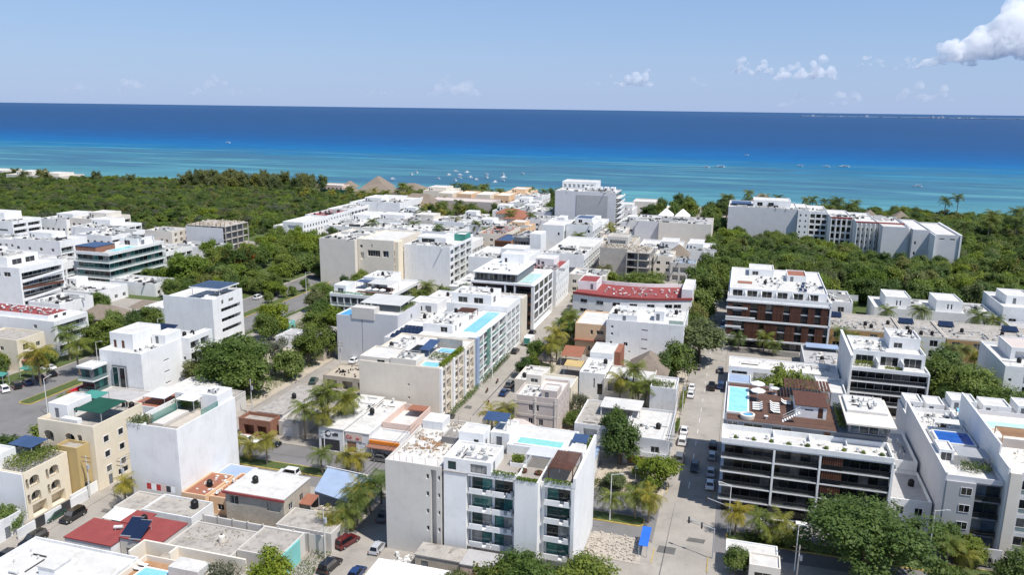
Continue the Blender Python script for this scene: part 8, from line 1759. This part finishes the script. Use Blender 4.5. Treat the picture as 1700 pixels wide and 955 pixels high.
# ---- lamp posts, poles
def lamp(x, y, h, label, arm=1.6, rz=0, name='street_lamp', group=None):
    t = thing(name, label, 'street lamp', (x, y, .12), rz, group)
    new('post', MB().tube((0, 0, 0), (0, 0, h), .10, .06, 7).mesh('lamp_post', 'metal_white'), t, (0, 0, 0), local=True)
    new('arm', MB().tube((0, 0, h-.1), (arm, 0, h+.25), .04, k=5).mesh('lamp_arm', 'metal_white'), t, (0, 0, 0), local=True)
    new('lamp_head', MB().box(arm-.1, arm+.6, -.12, .12, h+.2, h+.34).mesh('lamp_head', 'metal_grey'), t, (0, 0, 0), local=True)
def pole(x, y, h, label, rz=0, group=None):
    t = thing('utility_pole', label, 'utility pole', (x, y, .12), rz, group)
    new('post', MB().tube((0, 0, 0), (0, 0, h), .14, .09, 7).mesh('pole_post', 'concrete_pale'), t, (0, 0, 0), local=True)
    for z in (h-.4, h-1.2): new('cross_arm', cached('xarm', lambda: MB().box(-1.0, 1.0, -.05, .05, -.05, .05).mesh('cross_arm', 'trunk')), t, (0, 0, z), local=True)
    new('transformer', MB().tube((.35, 0, h-2.6), (.35, 0, h-1.7), .24, k=9).mesh('transformer', 'metal_grey'), t, (0, 0, 0), local=True)
for x, y, h, rz, lab in [(1.8, 131, 9, math.pi, 'tall white street lamp at the crossing beside the dark glass block'), (-153.4, 137.2, 9, P2, 'white street lamp on the boulevard beside the cream roofs'), (-18.6, 128.8, 9, 0, 'street lamp on the median behind the terrace pool block'), (-76.9, 131.2, 8, 0, 'street lamp on the left median by the sheet roof'), (33.6, 131.2, 9.4, 0, 'street lamp on the median right of the huge tree'), (-166, 190, 9, 0, 'street lamp on the boulevard median by the tall white block'), (-160.4, 265, 9, 0, 'street lamp beside the tall beige block'), (-165, 165, 9, 0, 'street lamp on the boulevard median by the palms'), (-61.9, 195, 8, 0, 'street lamp on the avenue opposite the stone coloured block'), (12.4, 122, 8, 0, 'white street lamp at the bottom edge beside the huge tree'), (-2.4, 238, 8, math.pi, 'street lamp beside the lettered shop sign')]: lamp(x, y, h, lab, rz=rz)
for x, y, h, lab in [(-53.2, 110.5, 9, 'utility pole against the unfinished concrete block'), (-105.3, 108, 8.5, 'utility pole at the corner of the tall white block'), (-112.6, 107.5, 8.5, 'utility pole in front of the ochre side wall'), (-60.9, 102.6, 9, 'utility pole beside the dark red car'), (-108, 152, 9, 'utility pole at the vacant lot corner'), (-10.4, 214, 9, 'utility pole beside the round olive tree'), (-10.2, 184, 9, 'utility pole beside the tall narrow white wall'), (-10.3, 150, 9, 'utility pole at the corner of the narrow street'), (-65.2, 240, 9, 'utility pole by the ribbed end wall'), (-103, 186, 9, 'utility pole by the grey rendered block'), (12.6, 119.5, 6, 'white pole at the bottom edge beside the huge tree'), (-104.5, 247, 9, 'utility pole in the palm clump')]: pole(x, y, h, lab)
def cable(a, b, sag, label):
    m = MB(); p = None
    for i in range(9):
        t = i/8; q = (a[0]+(b[0]-a[0])*t, a[1]+(b[1]-a[1])*t, a[2]+(b[2]-a[2])*t-sag*4*t*(1-t))
        if p: m.tube(p, q, .03, k=4, caps=False)
        p = q
    tag(m.build('overhead_cable', 'tyre'), label, 'cable', 'overhead cables')
for x, ys, nm in ((-10.3, (150, 184, 214, 262), 'narrow street'), (-60.9, (102.6, 140), 'shaded side street'), (-105.3, (108, 152, 186), 'side street by the vacant lot')):
    for y0, y1 in zip(ys, ys[1:]):
        for d in (-.8, 0, .8): cable((x+d, y0, 8.6), (x+d, y1, 8.6), .7, f'thin sagging overhead cable along the {nm}')
# traffic signal at the crossing
t = thing('traffic_signal', 'traffic signal arm over the crossing', 'traffic light', (-.4, 121.6, .12))
MB().tube((-.4, 121.6, .12), (-.4, 121.6, 5.6), .12, .09, 7).build('post', 'metal_grey', t); MB().tube((-.4, 121.6, 5.4), (-4.6, 123.2, 5.9), .07, k=6).build('arm', 'metal_grey', t); bx(t, 'signal_head', 'metal_dark', -4.75, -4.45, 123.05, 123.35, 5.0, 6.1); bx(t, 'signal_head', 'metal_dark', -2.6, -2.3, 122.3, 122.6, 4.8, 5.8)
t = thing('traffic_signal', 'traffic signal arm on the right median', 'traffic light', (2.2, 130, .2))
MB().tube((2.2, 130, .2), (2.2, 130, 5.6), .12, .09, 7).build('post', 'metal_grey', t); MB().tube((2.2, 130, 5.4), (-2.2, 131.6, 5.8), .07, k=6).build('arm', 'metal_grey', t); bx(t, 'signal_head', 'metal_dark', -2.3, -2.0, 131.45, 131.75, 5.0, 6.1)
# ---- crossing corner: rubble lot, blue canopy, white roof
tag(MB().prism([(-21, 116.5), (-11.6, 116), (-12.2, 124), (-20.6, 124.2)], .1, .22).build('rubble_lot', 'rubble'), 'pale stony ground of the vacant lot by the crossing', 'ground', kind='stuff')
heap('pale stones and rubble on the vacant lot by the crossing', -20.6, -12.4, 116.6, 124, .2, 260, 61, s=(.15, .7), h=.35)
shade('bright blue canopy beside the rubble lot at the crossing', 'blue_tarp', -12.2, -10.7, 118.4, 124.2, .13, 2.4, .3)
t = building('kiosk', 'white flat roofed kiosk with a curved sign parapet at the bottom of the crossing', 5, 119, 'kiosk')
block(t, 1.6, 9.6, 119.4, 123.2, 0, 3.0, 'white', {'f': [(1, .3, 2, 2.2, 'H')], 'l': [(.8, .3, 1, 2, 'D')]}, par=.25); block(t, 5.2, 9.8, 115.4, 119.2, 0, 3.6, 'beige2', {'f': [(.8, .3, 2.6, 2.4, 'G')]}, par=.3, roof='roofwhite')
shade('grey blue tarpaulin hut in the corner yard', 'blue_sheet', -16.4, -12.8, 145.6, 148.4, .13, 3.0, .4)
t = thing('palapa', 'small thatched cone kiosk by the avenue palms', 'thatched roof', (-50.6, 209.4, .13)); MB().lathe([(2.5, 2.6), (.05, 5.2)], 14, (-50.6, 209.4)).build('thatch_roof', 'thatch', t)
for a in range(5): MB().tube((-50.6+2*math.cos(a*1.257), 209.4+2*math.sin(a*1.257), .13), (-50.6+2*math.cos(a*1.257), 209.4+2*math.sin(a*1.257), 3.0), .1, k=6).build('post', 'trunk', t)
shade('bright orange red tent roof beside the thatched cone kiosk', 'terracotta', -46.6, -40.6, 211, 217.6, .13, 4.4, 1.2); shade('yellow awning below the orange tent roof', 'ochre', -44, -37.4, 203.6, 208, .13, 3.2, .4)
shade('green car park canopy at the left edge of the boulevard, the left one', 'fabric_teal', -186, -180.6, 149.4, 151.4, .13, 2.8, .4); shade('green car park canopy at the left edge of the boulevard, the right one', 'fabric_teal', -182, -177.6, 155.6, 157.6, .13, 2.8, .4)
for i, (x0, x1, y0, y1, h, m, rf, lab) in enumerate([(-133, -124, 201, 210, 3.4, 'white2', 'roofgrey', 'low grey roofed house among the trees behind the tall white block'), (-121.5, -112.4, 204, 213.5, 4.2, 'concrete_pale', 'roofold', 'old stained concrete house on the side street beyond the vacant lot'), (-121, -112.6, 193.5, 200, 3.2, 'block_raw', 'roofold', 'low stone house on the side street beside the dark round tree'), (-146, -137.5, 216, 219.5, 3.2, 'aqua', 'roofgrey', 'painted mural wall shed beside the boulevard'), (-101.6, -86, 240, 258, 7.4, 'white', 'roofwhite', 'plain white block between the palms and the black banded corner block'), (-101, -88, 264, 294, 8, 'white2', 'roofwhite', 'plain white block hidden behind the black banded corner block'), (-98, -78, 330, 346, 8, 'white', 'roofwhite', 'low white block before the timber box block'), (-53, -38, 186, 199, 3.6, 'beige2', 'roofwhite', 'low beige house beside the avenue palms'), (-34.6, -31, 212, 219, 4.4, 'white', 'roofwhite', 'small white annex below the slit window block')]):
    if i == 7: x1, y0, y1 = -46.4, 186, 198
    simple('house', lab, x0, x1, y0, y1, h, m, {'f': Wf(x1-x0, h+1), 'r': Wf(y1-y0, h+1)}, par=.4, roof=rf, host='the '+' '.join(lab.split()[:5]), seed=500+i, cat='house', rs=dict(ac=3, vent=2, tank=1))
simple('apartment_block', 'white balcony block just beyond the right edge past the party wall block', 61, 84, 137, 165, 12, 'white', {'f': Bf(23, 12, 4), 'l': Wf(28, 12)}, host='the block past the right edge', seed=520, tops=((.2, .7, .4, .8, 2.6),))
simple('house', 'low white house beyond the right edge by the terraced houses', 76, 96, 172, 190, 7, 'white2', {'f': Wf(20, 7)}, host='the house past the terraced houses', seed=521, cat='house')
for x, y in ((62, 122), (71, 118), (56, 112), (38, 108)): tree('a', x, y, 8, 5, 'street tree by the right median near the bottom right corner', 'street trees bottom right')
# ---- boats on the shallow water
def boat(x, y, L, rz, label, group):
    t = thing('boat', label, 'boat', (x, y, -.5), rz, group); w = L*.15
    b = MB(); P0 = [(-w*.8, -L*.5), (w*.8, -L*.5), (w*.75, L*.18), (0, L*.45), (-w*.75, L*.18)]; P1 = [(-w, -L*.5), (w, -L*.5), (w, L*.18), (0, L*.55), (-w, L*.18)]
    new('hull', b.prism(P0, -.3, .9, P1).mesh('hull', 'plastic_white'), t, (0, 0, 0), local=True)
    new('cabin', MB().prism([(-w*.7, -L*.25), (w*.7, -L*.25), (w*.6, L*.12), (-w*.6, L*.12)], .9, 2.1).mesh('cabin', 'fabric_white'), t, (0, 0, 0), local=True)
    new('canopy', MB().box(-w*.9, w*.9, -L*.42, L*.0, 2.3, 2.42).mesh('canopy', 'blue_sheet'), t, (0, 0, 0), local=True)
    for q in (-w*.8, w*.8): new('canopy_post', MB().box(q-.04, q+.04, -L*.4, -L*.4+.08, .9, 2.3).mesh('cpost', 'metal_grey'), t, (0, 0, 0), local=True)
rg = random.Random(12)
for x, y in [(-347, 748), (-358, 836), (-307, 774), (-313, 821), (-324, 872), (-302, 826), (-289, 790), (-307, 864), (-281, 802), (-266, 777), (-278, 846), (-265, 809), (-240, 759), (-261, 855), (-249, 817), (-239, 782), (-243, 872), (-284, 762), (-353, 811)]:
    boat(x, y, rg.uniform(5, 7.5), rg.uniform(.6, 2.4), 'small white motor boat moored off the thatched resort beach', 'boats moored off the resort')
for x, y, L, lab in [(-49.6, 1082, 9, 'small white boat offshore above the long angled hotel, left of a pair'), (-33, 1102, 14, 'white boat offshore above the long angled hotel, right of a pair'), (0, 1417, 9, 'tiny white boat in the bright blue water'), (72, 1168, 9, 'tiny white boat offshore left of the dark boat'), (107, 1172, 9, 'tiny pale boat offshore between two others'), (130, 1184, 16, 'larger long boat offshore above the beach palms'), (170, 893, 9, 'small boat in the turquoise water above the beach palms'), (-982, 1358, 14, 'lone white boat far out on the left')]:
    boat(x, y, L, 1.2, lab, 'boats offshore')
# ---- small units on the far roofs, too small to tell apart
if UNITS.v: tag(UNITS.build('roof_units', 'ac_grey'), 'small units, boxes and pipes scattered over the far white roofs', 'roof units', kind='stuff')
tag(PIPES.build('roof_pipes', 'metal_grey'), 'thin pipes and kerbs lying across the flat roofs', 'roof pipes', kind='stuff')
if UNITS2.v: tag(UNITS2.build('roof_units', 'metal_dark'), 'small dark hatches and tanks scattered over the far white roofs', 'roof units', kind='stuff')
hedge('dense garden planting beside the avenue palms below the peach building', -54, -46, 218, 232, .13, 2.4, 'leaf', 3200, 71, 'garden_planting', 'plants')
hedge('dark planting beside the thatched cone kiosk', -54.2, -47, 200, 207, .13, 1.8, 'leaf_dark', 1500, 72, 'garden_planting', 'plants')
hedge('roadside planting in front of the curved building', -54, -44, 244, 252, .13, 2.2, 'leaf', 2200, 73, 'garden_planting', 'plants')
hedge('weeds and bushes in the yard behind the white terrace pool block', -29, -11.5, 126.5+8, 140.4, .13, 1.0, 'leaf_olive', 1600, 74, 'weeds', 'plants')
hedge('courtyard planting between the white houses and the palms', -35, -18, 173, 181, .13, 2.6, 'leaf_dark', 3600, 75, 'garden_planting', 'plants')
hedge('bushes on the left kerb of the narrow street by the yard palms', -11.2, -10.1, 186, 200, .13, 2.2, 'leaf', 1300, 76, 'bushes', 'plants')
hedge('bushes under the round olive tree', -12, -8.6, 218, 236, .13, 1.8, 'leaf_dark', 1600, 77, 'bushes', 'plants')
hedge('garden planting before the orange apartment rows', 30, 64, 241, 250, .13, 2.0, 'leaf', 6000, 78, 'garden_planting', 'plants')
hedge('garden planting before the white villa rows', 40, 86, 275, 287, .13, 2.4, 'leaf_dark', 7000, 79, 'garden_planting', 'plants')
rg = random.Random(91)
for i in range(26): palm(rg.uniform(-205, -60), rg.uniform(366, 500), rg.uniform(8, 12), 'palm rising between the houses of the beach quarter', rg.randint(0, 4), rg.uniform(1.1, 1.6), 'palms of the beach quarter')
# ---- clouds far out over the sea
def vapour(name, dens, sc_, lo, hi):
    m, nt, N, L, b = _nm(name); N.remove(b); pv = N.new('ShaderNodeVolumePrincipled'); pv.inputs['Color'].default_value = (1, 1, 1, 1); pv.inputs['Anisotropy'].default_value = .1
    pos = N.new('ShaderNodeNewGeometry').outputs['Position']; f = _ramp(nt, _noise(nt, pos, sc_, 6, .62), [(lo, (0, 0, 0)), (hi, (1, 1, 1))])
    k = N.new('ShaderNodeMath'); k.operation = 'MULTIPLY'; L.new(f, k.inputs[0]); k.inputs[1].default_value = dens; L.new(k.outputs[0], pv.inputs['Density'])
    L.new(pv.outputs[0], N['Material Output'].inputs['Volume'])
vapour('cloud', .012, 1/95, .40, .62); vapour('cloud_thin', .0050, 1/170, .34, .64)
scene.cycles.volume_bounces = 12; scene.cycles.max_bounces = 14; scene.cycles.volume_step_rate = 1.0; scene.cycles.volume_max_steps = 256
def cloud(label, cx, cz, w, h, n, seed, D=14000, m='cloud', vox=26, group=None, tw=None):
    """cx: metres to the right of straight ahead, cz: base height"""
    rg = random.Random(seed); f = Vector((_f.x, _f.y, 0)).normalized(); r = Vector((_r.x, _r.y, 0))
    o0 = f*D+r*cx; o0.z = cz; t = MB(); tw = tw or [(rg.uniform(-.6, .6), rg.uniform(.6, 1)) for _ in range(3)]
    for i in range(n*2):
        u = rg.uniform(-1, 1); hh = max(.3*(1-u*u), max(q*(1-min(1, abs(u-c)/.5)**1.5) for c, q in tw)); rad = (.12+.14*rg.random())*min(w*.8, h)*(.6+.4*hh)
        p = (u*w*.5, rg.uniform(-.2, .2)*w*(.4+.6*hh), rad*.4+rg.random()**.8*max(0, hh*h-rad)); k = 10
        t.lathe([(max(.01, rad*math.sin(math.pi*j/8)), p[2]-rad*math.cos(math.pi*j/8)*(1 if j > 4 else .6)) for j in range(9)], k, (p[0], p[1]))
    a = math.atan2(r.y, r.x); o = new('cloud', t.mesh('cloud', m), None, o0, a); tag(o, label, 'cloud', group)
    rm = o.modifiers.new('merge', 'REMESH'); rm.mode = 'VOXEL'; rm.voxel_size = vox
    return o
K = 14000/1343
def C(px): return (px-850)*K
def Z(px, py): return 72+(181+.0129*(px-850)-py)*K
for px, py, w, h, n, lab in [(1672, 106, 205, 112, 60, 'towering white cumulus cloud in the upper right corner'), (1562, 112, 84, 50, 24, 'rounded white cloud left of the towering cumulus'), (1500, 118, 54, 22, 10, 'small flat cloud left of the rounded cloud'), (1437, 114, 54, 24, 10, 'small white cloud in the middle of the right hand row'), (1325, 136, 104, 42, 24, 'broad white cloud in the right hand row'), (1238, 128, 66, 30, 14, 'white cloud at the left end of the right hand row'), (1052, 146, 52, 36, 12, 'bright oval cloud above the middle of the sea'), (1012, 142, 28, 18, 6, 'tiny round cloud beside the bright oval cloud'), (978, 145, 28, 15, 6, 'tiny flat cloud left of the bright oval cloud')]:
    cloud(lab, C(px), Z(px, py), w*K, h*K, n, int(px), vox=max(10, h*K/24), tw=[(-.5, .5), (-.1, .9), (.25, 1), (.7, .9)] if h > 100 else None)
for px, py, w, h, n, lab in [(1150, 144, 36, 22, 8, 'faint cloud right of the bright oval cloud'), (750, 160, 84, 44, 16, 'faint pale cloud near the horizon left of the centre'), (350, 158, 80, 34, 14, 'faint pale cloud near the horizon at the left, the tallest'), (220, 152, 60, 30, 12, 'faint pale cloud near the horizon at the left, the middle one'), (125, 152, 60, 22, 12, 'faint pale cloud near the horizon at the far left'), (630, 160, 70, 16, 10, 'faint low cloud bank left of the pale centre cloud'), (420, 158, 60, 14, 9, 'faint low cloud bank on the left'), (1310, 178, 50, 30, 10, 'faint pale cloud below the right hand row'), (1400, 176, 60, 30, 10, 'faint pale cloud low on the right'), (1530, 170, 90, 36, 12, 'faint pale cloud low under the towering cumulus')]:
    cloud(lab, C(px), Z(px, py), w*K, h*K, n, int(px), m='cloud_thin', vox=max(14, h*K/16), group='faint clouds near the horizon')
